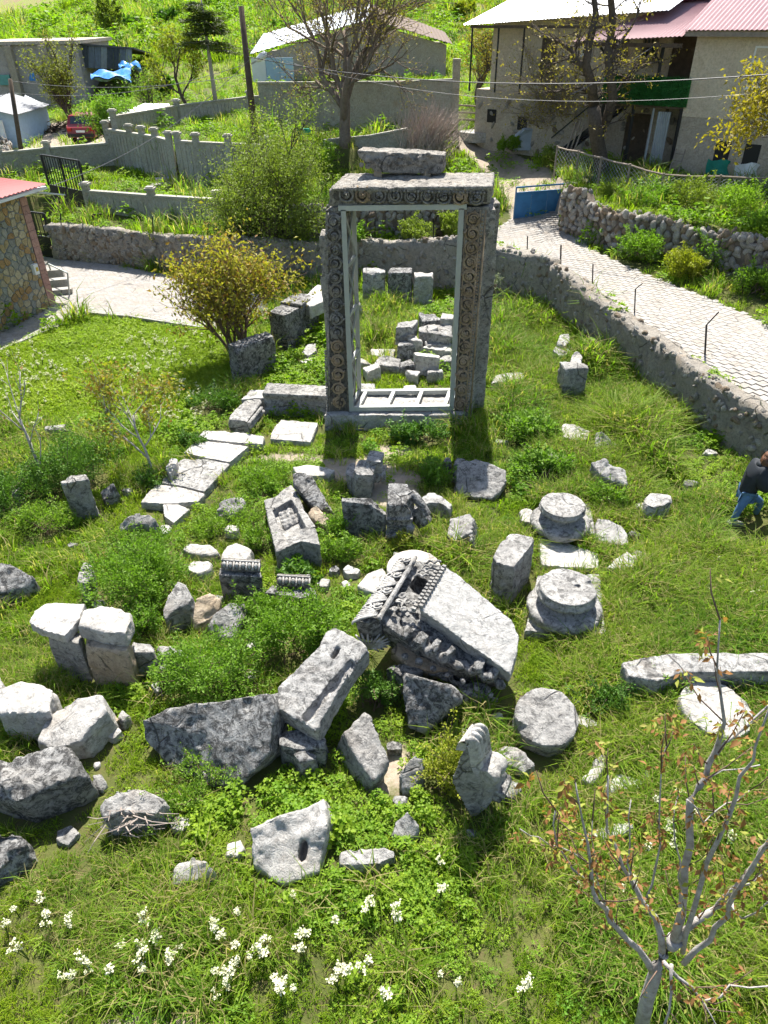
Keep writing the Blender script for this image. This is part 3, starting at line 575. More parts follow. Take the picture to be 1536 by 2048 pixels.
# capped wall stones on the left
zc = hz(90, 1268, 1345); T0 = [(90, 1262), (120, 1258), (158, 1268), (165, 1285), (150, 1292), (98, 1282)]
blk('left upright wall stone under the flat cap stone', [(88, 1272), (155, 1285), (165, 1262), (110, 1252)], zc, mat=M_ST, amp=1.)
blk('right upright wall stone under the second cap stone', [(162, 1292), (255, 1305), (262, 1282), (172, 1268)], zc * .95, mat=M_STB, amp=1.)
blk('low wall stone running right from the capped uprights, nearer one', [(262, 1305), (308, 1308), (308, 1288), (262, 1284)], zc * .62, mat=M_ST, amp=1.1)
blk('low wall stone at the end of the row, under the bush', [(310, 1308), (368, 1312), (375, 1300), (350, 1292), (312, 1290)], zc * .6, mat=M_ST, amp=1.1)
blk('flat rounded cap stone on the left upright wall stone', [(57, 1245), (70, 1215), (100, 1200), (172, 1204), (160, 1235), (128, 1272), (90, 1262)], zc + .17, ext=(0, .02, -.2), mat=M_STW, amp=1.1, foot=False)
blk('squared cap stone on the right upright wall stone', [(150, 1248), (170, 1215), (195, 1204), (262, 1222), (264, 1238), (248, 1268), (200, 1262)], zc + .22, ext=(.0, .0, -.27), mat=M_STW, amp=.9, foot=False)
blk('low pale stone under the round bush, lower left', [(300, 1370), (312, 1362), (322, 1372), (315, 1385)], .2, amp=1.2, voxel=.03)
blk('lichened stone slipping from under the round bush', [(312, 1330), (330, 1310), (370, 1300), (372, 1312), (345, 1325), (325, 1338)], .35, amp=1.3)
# left edge
blk('upright grey block with a small slot, before the bramble', [(119, 962), (128, 952), (172, 947), (178, 958), (150, 962)], ref=(125, 962, 1035), mat=M_ST, amp=1.2, cuts=None)
mb, T, B = blkmb([(198, 985), (222, 964), (230, 968), (228, 985), (208, 1000)], [.25, .42, .42, .28, .16], (.03, .05, -.4)); rock('stone_block', 'small dark stone propped beside the upright slotted block', mb, M_STD, .03, 1.1)
blk('dark cracked stone at the left edge above the capped wall stones', [(-40, 1150), (0, 1122), (30, 1128), (72, 1155), (60, 1172), (10, 1185), (-40, 1190)], [.5, .55, .5, .35, .25, .25, .3], mat=M_STD, amp=1.8)
mb = MB()
for i in range(8):
    q = G(94 + i * 5, 858 + (i % 2), .3); mb.tube([q + (-.03, 0, -.32), q + (0, 0, 0.02), q + (.05, .05, -.1)], .035, 5)
mb.tube([G(92, 862, .15), G(134, 858, .15)], .12, 8); rock('carved_fragment', 'small ribbed carved fragment on the flowering lawn', mb, M_ST, .025, .6, 'carved fragment')
blk('narrow slab half hidden in leaves at the left edge', [(20, 985), (38, 965), (43, 970), (28, 992)], .4, amp=1.)
blk('thin dark stone at the left edge above the white topped block', [(-30, 1350), (-6, 1345), (6, 1365), (0, 1390), (-30, 1395)], .55, mat=M_ST, amp=1.2)

# stylobate: the paved edge running towards the viewer, the moulded base course
for i, (p, mt) in enumerate([([(408, 861), (465, 862), (529, 872), (525, 888), (460, 884), (394, 876)], M_STW), ([(392, 881), (440, 885), (498, 892), (460, 924), (415, 916), (368, 905)], M_STW),
                       ([(365, 917), (415, 919), (461, 927), (409, 983), (365, 972), (319, 965)], M_ST), ([(314, 967), (365, 975), (410, 988), (397, 1003), (340, 1008), (281, 1005), (295, 985)], M_STW),
                       ([(326, 1008), (355, 1009), (380, 1018), (348, 1046), (328, 1032)], M_STW)]):
    blk(['first pale step slab, below the moulded corner block', 'second pale step slab with weeds on it', 'largest step slab with dark stains and a crack', 'fourth pale step slab with a broken front', 'last small step slab by the rounded boulder'][i],
        p, .15, mat=mt, amp=.7, chip=False, name='step_slab', cat='stone slab', group='slabs of the paved edge', voxel=.03)
blk('rubble stone on the outer side of the paved edge', [(330, 935), (342, 916), (354, 914), (352, 930), (340, 945)], .35, mat=M_STW, amp=1.2, voxel=.03)
blk('square flat paving slab in grass left of the gate', [(542, 862), (562, 838), (637, 845), (622, 884), (540, 878)], .1, mat=M_STW, amp=.6, name='paving_slab', cat='stone slab')
def moulded(label, path, prof, mat=M_ST):
    """a course with a moulded face swept along a plan path; prof = (out, z)"""
    mb = MB(); n = len(prof); P = [np.array(p_, float) for p_ in path]; vs = []; fs = []
    for i, p_ in enumerate(P):
        d = (P[min(i + 1, len(P) - 1)] - P[max(i - 1, 0)]); d /= np.linalg.norm(d); nrm = np.array([-d[1], d[0]])
        for o_, z in prof: vs.append((p_[0] + nrm[0] * o_, p_[1] + nrm[1] * o_, z))
    for i in range(len(P) - 1):
        for k in range(n): fs.append((i * n + k, i * n + (k + 1) % n, (i + 1) * n + (k + 1) % n, (i + 1) * n + k))
    fs += [tuple(range(n)), tuple(reversed(range((len(P) - 1) * n, len(P) * n)))]
    mb.add(vs, fs); FOOT.append([(v[0], v[1]) for v in [np.r_[p_, 0] for p_ in P]]); rock('base_course', label, mb, mat, .028, .6, 'moulded course')
PROF = [(0, -.2), (0.0, .08), (.0, .12), (.05, .14), (.08, .2), (.05, .26), (.09, .3), (.09, .4), (.02, .44), (.02, .54), (.55, .56), (.6, -.2)]
a_ = G(528, 820, .1)[:2]; b_ = G(655, 826, .1)[:2]
moulded('moulded base course joining the left side of the gate', [b_, (a_ + b_) / 2, a_], [(-o_, z) for o_, z in PROF])
blk('moulded corner block at the head of the paved steps', [(455, 838), (470, 818), (500, 793), (525, 800), (505, 828), (495, 842)], ref=(460, 840, 862), mat=M_ST, amp=1., voxel=.03)
mb = MB(); mb.tube([G(500, 853, .22), G(527, 822, .22)], .06, 8); mb.tube([G(497, 848, .36), G(524, 815, .36)], .05, 8); rock('base_course', 'rolled moulding along the inner side of the corner block', mb, M_ST, .025, .5, 'moulded course')
blk('long step stone behind the corner block, left of the gate', [(480, 800), (500, 780), (560, 778), (560, 795), (510, 796)], .3, mat=M_STW, amp=.9)
# standing wall blocks left of the gate
def standing(label, p0, p1, ytop0, thick, mat, skew=0., amp=1.2, top1=None):
    a_ = G(*p0, 0); b_ = G(*p1, 0); z0 = at(p0[0], ytop0, a_[1])[2]; z1 = z0 if top1 is None else at(p1[0], top1, b_[1])[2]
    d = (b_ - a_)[:2]; d /= np.linalg.norm(d); nrm = np.array([-d[1], d[0], 0]) * thick; u = np.array([0, 0, 1.])
    mb = MB(); mb.prism([a_ + u * z0, b_ + u * z1, b_ + nrm + u * z1, a_ + nrm + u * z0], [a_ - u * .2, b_ - u * .2, b_ + nrm - u * .2, a_ + nrm - u * .2])
    FOOT.append([a_[:2], b_[:2], (b_ + nrm)[:2], (a_ + nrm)[:2]])
    rock('orthostat', label, mb, mat, .045, amp, 'standing block', 'standing wall blocks')
standing('broad dark standing block left of the moulded base course', (484, 775), (558, 748), 697, .45, M_STD, top1=672)
standing('dark standing block behind the left jamb, nearer one', (577, 705), (606, 688), 628, .6, M_STD, top1=612)
standing('dark standing block behind the left jamb, farther one', (608, 688), (640, 660), 608, .7, M_STD, top1=590)
blk('fallen pale slab between the standing blocks and the left jamb', [(600, 600), (635, 568), (648, 572), (648, 600), (620, 612)], 1.1, ext=(0, 0, -.4), mat=M_STW, amp=.9, foot=False)
blk('flat stones at the foot of the standing blocks', [(603, 705), (615, 688), (632, 684), (634, 700), (618, 712)], .2, mat=M_ST, amp=1.)
blk('small step stone below the standing blocks', [(598, 720), (632, 712), (636, 722), (610, 728)], .12, mat=M_STW, amp=.8)
blk('tilted slab edge seen inside the gate behind the left jamb', [(708, 590), (722, 600), (740, 620), (728, 622), (710, 615)], [.8, .75, .4, .35, .6], ext=(0, .15, -.4), mat=M_STW, amp=.9)
# inside the gate: three standing blocks
standing('left of three standing blocks seen through the gate', (726, 606), (770, 606), 545, .55, M_ST, top1=545)
standing('middle of three standing blocks seen through the gate', (776, 606), (822, 607), 545, .55, M_STD, top1=545)
standing('right of three standing blocks seen through the gate, smooth and pale', (827, 607), (865, 607), 553, .5, M_STW, top1=553)
# heap of blocks inside the gate: (front left, front right base px, y base, y top, depth, label)
heap = [((790, 688), (828, 688), 650, .42, .42, 'cube on top of the left side of the heap seen through the gate'), ((792, 728), (832, 728), 690, .5, .0, 'squared block under the cube in the heap'),
        ((822, 728), (848, 722), 685, .5, .0, 'narrow upright block next to the cube in the heap'), ((852, 694), (900, 694), 668, .5, .35, 'long block high in the middle of the heap'),
        ((846, 662), (884, 660), 640, .45, .55, 'rounded block at the back left of the heap'), ((878, 668), (905, 668), 636, .5, .5, 'pale tilted block topping the heap'),
        ((848, 712), (900, 708), 690, .5, .18, 'block below the long block in the heap'), ((840, 722), (885, 728), 692, .5, .05, 'pale faced block in the front of the heap'),
        ((832, 752), (880, 755), 715, .4, .0, 'grey pointed block at the front right of the heap'), ((752, 748), (802, 752), 725, .5, .0, 'long low block at the front left of the heap'),
        ((802, 755), (832, 752), 735, .4, .0, 'small dark block in the front of the heap'), ((735, 765), (765, 762), 742, .4, .0, 'dark stone at the left foot of the heap'),
        ((882, 742), (906, 742), 725, .4, .0, 'small stone at the right foot of the heap'), ((738, 722), (790, 722), 712, .5, .0, 'flat pale stone behind the left foot of the heap'),
        ((868, 728), (902, 730), 700, .4, .0, 'dark block low at the right side of the heap'), ((800, 700), (822, 698), 672, .4, .3, 'small block wedged behind the cube in the heap'), ((770, 742), (796, 738), 722, .35, .0, 'small stone at the left front of the heap'), ((860, 680), (880, 678), 655, .4, .5, 'little block on the crown of the heap'),
        ((838, 690), (858, 690), 664, .4, .35, 'tilted block behind the long block in the heap'), ((884, 705), (910, 702), 676, .45, .2, 'dark block right of the long block in the heap'), ((815, 768), (838, 768), 752, .3, .0, 'low stone in grass before the heap'), ((855, 765), (890, 764), 746, .35, .0, 'broken slab in grass before the right of the heap'), ((722, 742), (742, 738), 728, .35, .0, 'small pale stone left of the heap'),
        ((902, 700), (918, 696), 660, .5, .0, 'dark block beside the right jamb in the heap')]
for k, (p0, p1, yt, th, zb, lab) in enumerate(heap):
    a_ = G(*p0, zb); b_ = G(*p1, zb); z0 = at(p0[0], yt, a_[1])[2]; d = (b_ - a_)[:2]; d /= np.linalg.norm(d); rz = random.uniform(-.25, .25)
    nrm = np.array([-d[1] + rz, d[0], 0]) * th; u = np.array([0, 0, 1.]); j = lambda s_=.07: np.array([random.uniform(-s_, s_), random.uniform(-s_, s_), random.uniform(-s_, s_)])
    bt = u * (-.12 if zb == 0 else -.06)
    mb = MB(); mb.prism([a_ * (1, 1, 0) + u * z0 + j(), b_ * (1, 1, 0) + u * z0 + j(), (b_ + nrm) * (1, 1, 0) + u * z0 + j(), (a_ + nrm) * (1, 1, 0) + u * z0 + j()], [a_ + bt + j(.03), b_ + bt + j(.03), b_ + nrm + bt + j(.03), a_ + nrm + bt + j(.03)])
    rock('stone_block', lab, mb, [M_ST, M_STD, M_STW][k % 3] if 'pale' not in lab else M_STW, .04, 1.1, 'stone block', 'heap of blocks inside the gate', foot=[a_[:2], b_[:2], (b_ + nrm)[:2], (a_ + nrm)[:2]])
blk('flat slab just inside the left jamb', [(712, 780), (716, 766), (750, 766), (752, 778)], .16, mat=M_ST, amp=.8)
blk('flat pale stone in the grass just inside the gate', [(803, 785), (806, 770), (832, 768), (838, 786)], .16, mat=M_STW, amp=.8)
blk('grey stone showing right of the right jamb, upper one', [(968, 650), (975, 640), (986, 648), (984, 662), (968, 662)], .4, amp=1.1)
blk('dark stone showing right of the right jamb, lower one', [(962, 695), (972, 688), (980, 700), (974, 712), (962, 712)], .3, mat=M_STD, amp=1.1)
# row right of the gate
standing('pale block at the corner of the rubble wall', (1097, 645), (1130, 640), 610, .4, M_ST, top1=605)
blk('leaning grey stone behind the tall pillar block, upper one', [(1114, 685), (1120, 668), (1140, 664), (1142, 680), (1130, 690)], .55, amp=1.)
blk('grey stone behind the tall pillar block, lower one', [(1106, 700), (1115, 688), (1145, 690), (1146, 704), (1120, 712)], .42, amp=1.)
standing('tall squared pillar block right of the gate', (1120, 805), (1166, 803), 737, .5, M_ST, top1=735)
blk('pointed slab behind the tall pillar block', [(1138, 728), (1145, 705), (1158, 700), (1164, 712), (1164, 732)], .75, amp=.9)
blk('long flat pale stone in grass right of the gate', [(982, 766), (992, 750), (1030, 742), (1052, 745), (1050, 756), (1010, 762)], .28, mat=M_STW, amp=1.1)
for k, (x, y, s) in enumerate([(1040, 785, 12), (1062, 778, 9), (1075, 790, 8), (1052, 795, 10)]):
    blk(['loose rubble stone in a bare patch right of the gate, leftmost', 'loose rubble stone in a bare patch right of the gate, upper', 'loose rubble stone in a bare patch right of the gate, rightmost', 'loose rubble stone in a bare patch right of the gate, lowest'][k],
        [(x - s, y), (x, y - s * .6), (x + s, y), (x, y + s * .6)], .12, amp=.9, voxel=.03, name='rubble_stone', cat='stone', group='rubble in the bare patch')

# small fragments lying about
for k in range(46):
    for _ in range(30):
        x, y = random.uniform(120, 1420), random.uniform(880, 1720); p_ = G(x, y, 0)
        if not any(inpoly(np.array([p_[0]]), np.array([p_[1]]), [tuple(np.array(q)[:2]) for q in f])[0] for f in FOOT): break
    r_ = random.uniform(.07, .17); m = MB(); a0 = random.random() * 6; n = random.randint(5, 7); ring = [p_ + np.array((r_ * random.uniform(.7, 1.3) * math.cos(a0 + 6.28 * i / n), r_ * random.uniform(.6, 1.1) * math.sin(a0 + 6.28 * i / n), r_ * random.uniform(.7, 1.1))) for i in range(n)]
    m.prism(ring, [q * (1, 1, 0) + np.array((0, 0, -.06)) for q in ring]); rock('stone_fragment', 'small broken stone fragment lying loose in the grass between the blocks', m, [M_ST, M_STW, M_STD][k % 3], .026, .8, 'stone', 'loose stone fragments', foot=[q[:2] for q in ring])

# ------------------------------------------------------------------ big carved cornice block
M_SPK = stone_mat('limestone_speckled', (.50, .49, .465), (.36, .355, .34), .15, .1, .7)
cor = thing('carved_cornice', 'big fallen cornice block with leaf scrolls, modillions and a broad speckled back', 'cornice', G(880, 1390, 0))
mb, T, B = blkmb([(837, 1217), (862, 1175), (888, 1131), (912, 1146), (939, 1169), (985, 1206), (1027, 1242), (1038, 1271), (1034, 1310), (1022, 1350), (980, 1318), (930, 1285), (885, 1250)],
                 [1.22, 1.22, 1.22, 1.18, 1.13, 1.05, .97, .92, .85, .76, .86, .97, 1.09], (.02, .1, -.3))
rock('back_slab', None, mb, M_SPK, .035, .8, parent=cor); FOOT.append([t_[:2] for t_ in T])
mb, T, B = blkmb([(757, 1242), (790, 1180), (828, 1118), (880, 1128), (939, 1169), (1020, 1250), (1012, 1338), (950, 1345), (900, 1328), (830, 1290)], [1.0, 1.04, 1.06, 1.02, .95, .72, .58, .62, .7, .85], (.04, .22, -.62))
cut = MB(); cut.box(G(838, 1166, 1.0), (.2, .26, .5), (0, 0, R(-30)))
a_ = G(800, 1262, .95); b_ = G(1000, 1352, .58)
for i in range(7):
    u = (i + .5) / 7; q = a_ + (b_ - a_) * u + np.array((.0, -.02, .04 + random.uniform(-.03, .02)))
    if i != 4: mb.box(q, (random.uniform(.09, .15), random.uniform(.17, .24), random.uniform(.12, .17)), (R(15), R(12), R(-38) + random.uniform(-.2, .2)))
    mb.lathe([(0, -.08), (.07, -.05), (.08, .02), (.03, .07), (0, .05)], q + (.1, -.1, -.12), 8); mb.lathe([(0, -.06), (.05, -.03), (.055, .02), (0, .05)], q + (-.03, -.16, -.26), 8)
for i in range(26):
    u = (i + .5) / 26; q = a_ + (b_ - a_) * u + np.array((.0, -.1, -.42 + .03 * math.sin(i * 2.1))); mb.lathe([(0, -.05), (.045, -.02), (.045, .03), (0, .05)], q, 7)
rock('body', None, mb, M_STD, .03, 1., parent=cor, cuts=cut); FOOT.append([t_[:2] for t_ in T])
mb, T, B = blkmb([(709, 1241), (728, 1208), (752, 1178), (775, 1145), (798, 1120), (830, 1114), (808, 1152), (782, 1196), (757, 1238), (735, 1246)], [1.08, 1.1, 1.12, 1.13, 1.14, 1.15, 1.15, 1.14, 1.12, 1.1], (.06, .08, -.45))
LB = MB()
for i in range(8):                       # curling leaves and volutes lying across the band
    u = (i + .5) / 8; L = G(709 + (798 - 709) * u, 1241 + (1120 - 1241) * u, 1.12); Rr = G(752 + (826 - 752) * u, 1240 + (1116 - 1240) * u, 1.14); v = Rr - L; up_ = np.array((0, 0, 1.)); ad = np.array((.45, .9, .02))
    if i % 2 == 0:
        for k in range(6):
            w = (k - 2.5) / 2.5; P = [L + v * (.95 - .02 * abs(w)) + ad * .015 * w + up_ * .03, L + v * .62 + ad * .075 * w + up_ * .06, L + v * .3 + ad * .12 * w + up_ * .065, L + v * .04 + ad * .15 * w + up_ * .035, L + v * (.0 + .04 * abs(w)) + ad * .175 * w + up_ * .005]; LB.tube(P, [.012, .019, .021, .019, .010], 6)
    else:
        for cc, rr, dr in ((.3, .075, 1), (.72, .06, -1)):
            c_ = L + v * cc + up_ * .045; vv = v / np.linalg.norm(v); LB.tube([c_ + (vv * math.cos(t_ * dr) + ad * math.sin(t_ * dr)) * rr * (1 - t_ / 11) + up_ * (.004 * t_) for t_ in np.linspace(0, 8.5, 24)], .015, 6)
        LB.tube([L + v * .1 - ad * .09 + up_ * .04, L + v * .5 - ad * .02 + up_ * .06, L + v * .9 + ad * .06 + up_ * .04], .016, 6)
for i in range(12):                      # front end of the band
    a2 = i * .55 - 1.2; q = at(738, 1296, T[0][1] + .02); LB.tube([q + np.array((0, -.02, 0)), q + np.array((math.sin(a2 * .55) * .16, -.05, .12 + .08 * math.cos(a2 * .55))), q + np.array((math.sin(a2 * .55) * .3, -.01, .2 * math.cos(a2 * .55) + .12))], [.014, .02, .012], 6)
LB.build('leaf_carving', stone_mat('carved_pale_stone', (.50, .485, .455), (.36, .35, .33), .15, .1, .4), cor, True)
rock('leaf_band', None, mb, M_STD, .025, .5, parent=cor); FOOT.append([t_[:2] for t_ in T])
mb = MB(); mb.tube([G(832, 1113, 1.17), G(795, 1176, 1.17), G(757, 1238, 1.14)], .042, 4); rock('spine', None, mb, M_ST, .02, .4, parent=cor)
mb = MB(); a_ = G(836, 1216, 1.24); b_ = G(886, 1131, 1.24)
for i in range(13):
    for k in range(2):
        q = a_ + (b_ - a_) * (i + .5) / 13 + np.array((-.10 * k + .03, -.03 * k, -.03 * k)); mb.box(q, (.055, .04, .06), (0, 0, R(-30)))
mb.build('dentils', M_ST, cor)
mb = MB()
for i in range(10):
    q = G(772 + (i % 4) * 18 + (i // 4) * 8, 1222 - (i // 4) * 14, 1.07); rr = random.uniform(.045, .075); mb.tube([q + np.array((rr * (1 - t_ / 9) * math.cos(t_ + i), rr * (1 - t_ / 9) * math.sin(t_ + i), .02 + .006 * t_)) for t_ in np.linspace(0, 7, 16)], .02, 5)
for i in range(8):
    q = G(835 + (i % 2) * 16 + (i // 2) * 8, 1155 - (i // 2) * 9, 1.08); mb.tube([q + (-.06, 0, 0), q + (0, .02, .05), q + (.06, .04, .01)], .026, 5)
rock('channel_scrolls', None, mb, M_ST, .02, .4, parent=cor)
mb, T, B = blkmb([(782, 1300), (800, 1280), (880, 1300), (905, 1338), (870, 1345), (815, 1332)], [.62, .66, .58, .5, .48, .52], (.0, .12, -.3)); rock('underside', None, mb, M_STB, .035, .6, parent=cor)
blk('dark rough stone carrying the right end of the carved cornice', [(915, 1368), (960, 1362), (985, 1372), (975, 1390), (925, 1392)], .35, mat=M_STD, amp=1.4)
blk('dark stone under the left end of the carved cornice', [(770, 1330), (820, 1322), (850, 1340), (800, 1350)], .5, mat=M_STD, amp=1.2)

# ------------------------------------------------------------------ scroll bracket
YB = G(945, 1632, 0)[1]; ex = np.array((.15, .22, .0)); prof = [(902, 1562), (918, 1520), (932, 1488), (948, 1500), (958, 1535), (985, 1562), (1000, 1585), (985, 1602), (946, 1640)]
br = thing('scroll_bracket', 'upright console bracket with a ribbed S shaped scroll and spiral volute', 'carved bracket', G(945, 1640, 0))
F_ = [at(x, y, YB) for x, y in prof]; mb = MB(); mb.prism(F_, [p_ + ex for p_ in F_]); rock('block', None, mb, M_ST, .028, .6, parent=br); FOOT.append([F_[0][:2] + (0, -.05), F_[-2][:2] + (0, -.05), (F_[-2] + ex)[:2], (F_[0] + ex)[:2]])
pth = [at(x, y, YB) for x, y in [(922, 1500), (926, 1488), (936, 1483), (946, 1490), (950, 1508), (952, 1526), (957, 1542), (968, 1554), (984, 1556)]]
Q = []
for j in range(len(pth) - 1):
    for u in (0, .33, .66): Q.append(pth[j] * (1 - u) + pth[j + 1] * u)
Q.append(pth[-1]); Q = [Q[0]] + [(Q[j - 1] + 2 * Q[j] + Q[j + 1]) / 4 for j in range(1, len(Q) - 1)] + [Q[-1]]; mb = MB(); nc = 33; V = []
for side in (1, -1):
    for j, p_ in enumerate(Q):
        t_ = Q[min(j + 1, len(Q) - 1)] - Q[max(j - 1, 0)]; nr = np.array((-t_[2], 0, t_[0])); nr /= np.linalg.norm(nr); nr = nr if nr[0] + nr[2] > 0 else -nr
        for c in range(nc):
            u = c / (nc - 1); off = (.035 + .022 * abs(math.sin(u * math.pi * 4)) if side > 0 else -.06); V.append(p_ + ex * (u * 1.06 - .03) + nr * off)
n1 = len(Q) * nc; F = [(s_ * n1 + j * nc + c, s_ * n1 + j * nc + c + 1, s_ * n1 + (j + 1) * nc + c + 1, s_ * n1 + (j + 1) * nc + c) for s_ in (0, 1) for j in range(len(Q) - 1) for c in range(nc - 1)]
F += [(j * nc + e, (j + 1) * nc + e, n1 + (j + 1) * nc + e, n1 + j * nc + e) for j in range(len(Q) - 1) for e in (0, nc - 1)] + [(e * nc + c, e * nc + c + 1, n1 + e * nc + c + 1, n1 + e * nc + c) for e in (0, len(Q) - 1) for c in range(nc - 1)]
mb.add(V, F); mb.build('scroll_ribs', M_STW, br, True)
vc = at(972, 1551, YB) + (.02, -.03, .03); Mv = Vector(ex).to_track_quat('Z', 'Y').to_matrix(); mb = MB(); mb.lathe([(0, -.02), (.12, -.02), (.135, .03), (.115, .1), (.135, .18), (.125, .27), (0, .27)], vc, 24, Mv)
pts = []
for i in range(40):
    a = i * .38; r = .12 * (1 - i / 44); pts.append(Vector(vc) + Mv @ Vector((r * math.cos(a), r * math.sin(a), -.03)))
mb.tube(pts, .014, 6); rock('volute', None, mb, M_STW, .014, .25, parent=br, sm=1)
mb = MB(); q = at(993, 1585, YB); mb.box(q + ex * .5 + (0, 0, -.03), (.16, .28, .1), (0, 0, R(-25))); mb.box(q + ex * .5 + (-.02, -.02, -.13), (.11, .26, .08), (0, 0, R(-25))); rock('foot_moulding', None, mb, M_STD, .025, .6, parent=br)

# ------------------------------------------------------------------ the standing gate
GY0 = 15.0; SK = .2                        # the gate stands a little turned: its depth runs back to the right
gate = thing('temple_gate', 'tall standing stone gate with carved scroll bands on jambs and lintel', 'stone gate', (0.4, GY0 + .4, 0))
def plate(px, dep, Y=GY0): 
    F1 = [at(x, y, Y) for x, y in px]; m = MB(); m.prism(F1, [p_ + np.array((SK * dep, dep, 0)) for p_ in F1]); return m
M_GT = stone_mat('gate_stone', (.46, .43, .38), (.27, .25, .22), .5, .35, .8)
M_GTT = stone_mat('gate_stone_tan', (.56, .43, .29), (.42, .31, .20), .1, .5, .8)
mb = plate([(652, 830), (655, 760), (656, 700), (648, 620), (640, 566), (645, 520), (650, 470), (652, 420), (684, 412), (690, 560), (699, 830)], .72)
mb.box(at(656, 600, GY0) + (-.03, .35, -.2), (.16, .5, 3.0))
rock('jamb', None, mb, M_GT, .035, 1., parent=gate)
mb = plate([(908, 835), (926, 416), (979, 412), (972, 500), (960, 620), (944, 835)], .62); mb.box((2.26, GY0 + .62, 2.5), (.34, .62, 4.6)); mb.box((2.15, GY0 + .3, 4.5), (.3, .6, .5))
rock('jamb', None, mb, M_GT, .035, .7, parent=gate)
zl = at(800, 412, GY0)[2]; zt = zl + .36; xl = at(655, 400, GY0)[0]; xr = at(982, 400, GY0)[0]
mb = MB(); mb.prism([(xl + .05, GY0 - .06, zt), (xr + .02, GY0 - .06, zt), (xr + .2, GY0 + 1.15, zt + .04), (xl + .32, GY0 + 1.2, zt + .04)], [(xl, GY0 + .02, zl), (xr, GY0 + .02, zl), (xr + .2, GY0 + 1.1, zl), (xl + .22, GY0 + 1.1, zl)])
mb.box(((xl + xr) / 2, GY0 + .02, zt - .025), (xr - xl, .24, .08)); mb.box(((xl + xr) / 2 + .03, GY0 + .02, zt - .1), (xr - xl - .1, .14, .05))
cut = MB(); cut.box((xl - .06, GY0 + .1, zt + .1), (.35, 1., .5), (0, R(40), 0)); cut.box((xl - .1, GY0 - .1, zl - .1), (.28, .6, .3), (0, R(-25), R(20)))
rock('lintel', None, mb, M_GT, .035, 1.1, parent=gate, cuts=cut)
mb = MB(); a_ = G(648, 862, 0); b_ = G(920, 868, 0); mb.prism([(a_[0] + .02, GY0 - .2, .33), (b_[0] + .1, GY0 - .2, .3), (2.35, GY0 + 1.0, .3), (-1.2, GY0 + 1.0, .33)], [(a_[0], GY0 - .26, -.2), (b_[0] + .1, GY0 - .26, -.2), (2.35, GY0 + 1.05, -.2), (-1.2, GY0 + 1.05, -.2)])
rock('sill', None, mb, M_STW, .035, 1., parent=gate); FOOT.append([(-1.4, GY0 - .2), (2.2, GY0 - .2), (2.2, GY0 + 1), (-1.4, GY0 + 1)])
# grimy ground of the carved bands
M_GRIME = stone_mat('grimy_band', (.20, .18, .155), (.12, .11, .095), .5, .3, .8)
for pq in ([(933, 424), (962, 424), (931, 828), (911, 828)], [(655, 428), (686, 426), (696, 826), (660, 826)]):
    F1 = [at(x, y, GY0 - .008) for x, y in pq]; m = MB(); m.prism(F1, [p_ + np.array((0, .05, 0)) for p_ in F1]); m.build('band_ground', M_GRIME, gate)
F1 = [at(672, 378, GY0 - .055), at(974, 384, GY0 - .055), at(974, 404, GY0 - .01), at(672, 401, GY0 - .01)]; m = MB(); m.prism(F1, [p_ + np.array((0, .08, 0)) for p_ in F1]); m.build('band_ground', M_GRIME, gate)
# rosette of the scroll band: ring, inner spiral and a flower
def rosette_mesh(seed, mat):
    rr = random.Random(seed); m = MB(); n = 18
    m.tube([(.118 * math.cos(a), 0, .118 * math.sin(a)) for a in np.linspace(0, 6.283, n)], .024, 6, False)
    pts = [];
    for i in range(22):
        a = i * .36 + seed; r = .10 - .0035 * i; pts.append((r * math.cos(a), -.012 - .001 * i, r * math.sin(a)))
    m.tube(pts, [.02] * 16 + [.016] * 6, 5)
    for k in range(5):
        a = k * 1.257 + rr.random(); m.lathe([(0, -.02), (.026, -.008), (.024, .012), (0, .022)], (.036 * math.cos(a), -.03, .036 * math.sin(a)), 6, Euler((R(90), 0, 0)).to_matrix())
    m.lathe([(0, -.03), (.02, -.012), (.016, .02), (0, .025)], (0, -.045, 0), 6, Euler((R(90), 0, 0)).to_matrix())
    for k in range(4):
        a = k * 1.571 + .6 + rr.random() * .4; c_ = np.array((.135 * math.cos(a), 0, .135 * math.sin(a))); m.tube([c_ * .9, c_ * 1.12 + (0, -.03, 0), c_ * 1.2 + (0, -.005, .02)], [.012, .026, .008], 5)
    me_ = bpy.data.meshes.new('rosette'); me_.from_pydata(m.v, [], m.f); me_.polygons.foreach_set('use_smooth', [True] * len(me_.polygons)); me_.materials.append(mat); return me_
RG = [rosette_mesh(k, M_GT) for k in range(3)]; RT = [rosette_mesh(k + 5, M_GTT) for k in range(3)]
for k in range(9):
    q = at(693 + k * 32.5, 389 + k * .7, GY0 - .03); child('rosette', (RG + RT[:1])[(k * 3 + k // 3) % 4], gate, q, (R(-8), 0, random.uniform(-.1, .1)), (1.1, 1.9, 1.1))
for k in range(14):
    u = (k + .5) / 14; q = at(947 + (920 - 947) * u, 424 + (822 - 424) * u, GY0 - .012); child('rosette', RT[k % 3], gate, q, (0, random.uniform(-1, 1), 0), (1.05, 1.9, 1.1))
for k in range(14):
    u = (k + .5) / 14; q = at(667 + (678 - 667) * u, 428 + (818 - 428) * u, GY0 - .012); child('rosette', (RG if k < 9 else RT)[k % 3], gate, q, (0, random.uniform(-1, 1), 0), (1.05, 1.9, 1.08))
def beads(name, p0, p1, n, r, mat, Y=GY0 - .01):
    m = MB(); a_ = at(*p0, Y); b_ = at(*p1, Y)
    for i in range(n):
        q = a_ + (b_ - a_) * (i + .5) / n; m.lathe([(0, -r), (r * .8, -r * .5), (r, 0), (r * .8, r * .5), (0, r)], q + (0, random.uniform(-.005, .01), 0), 6)
    m.build(name, mat, gate, True)
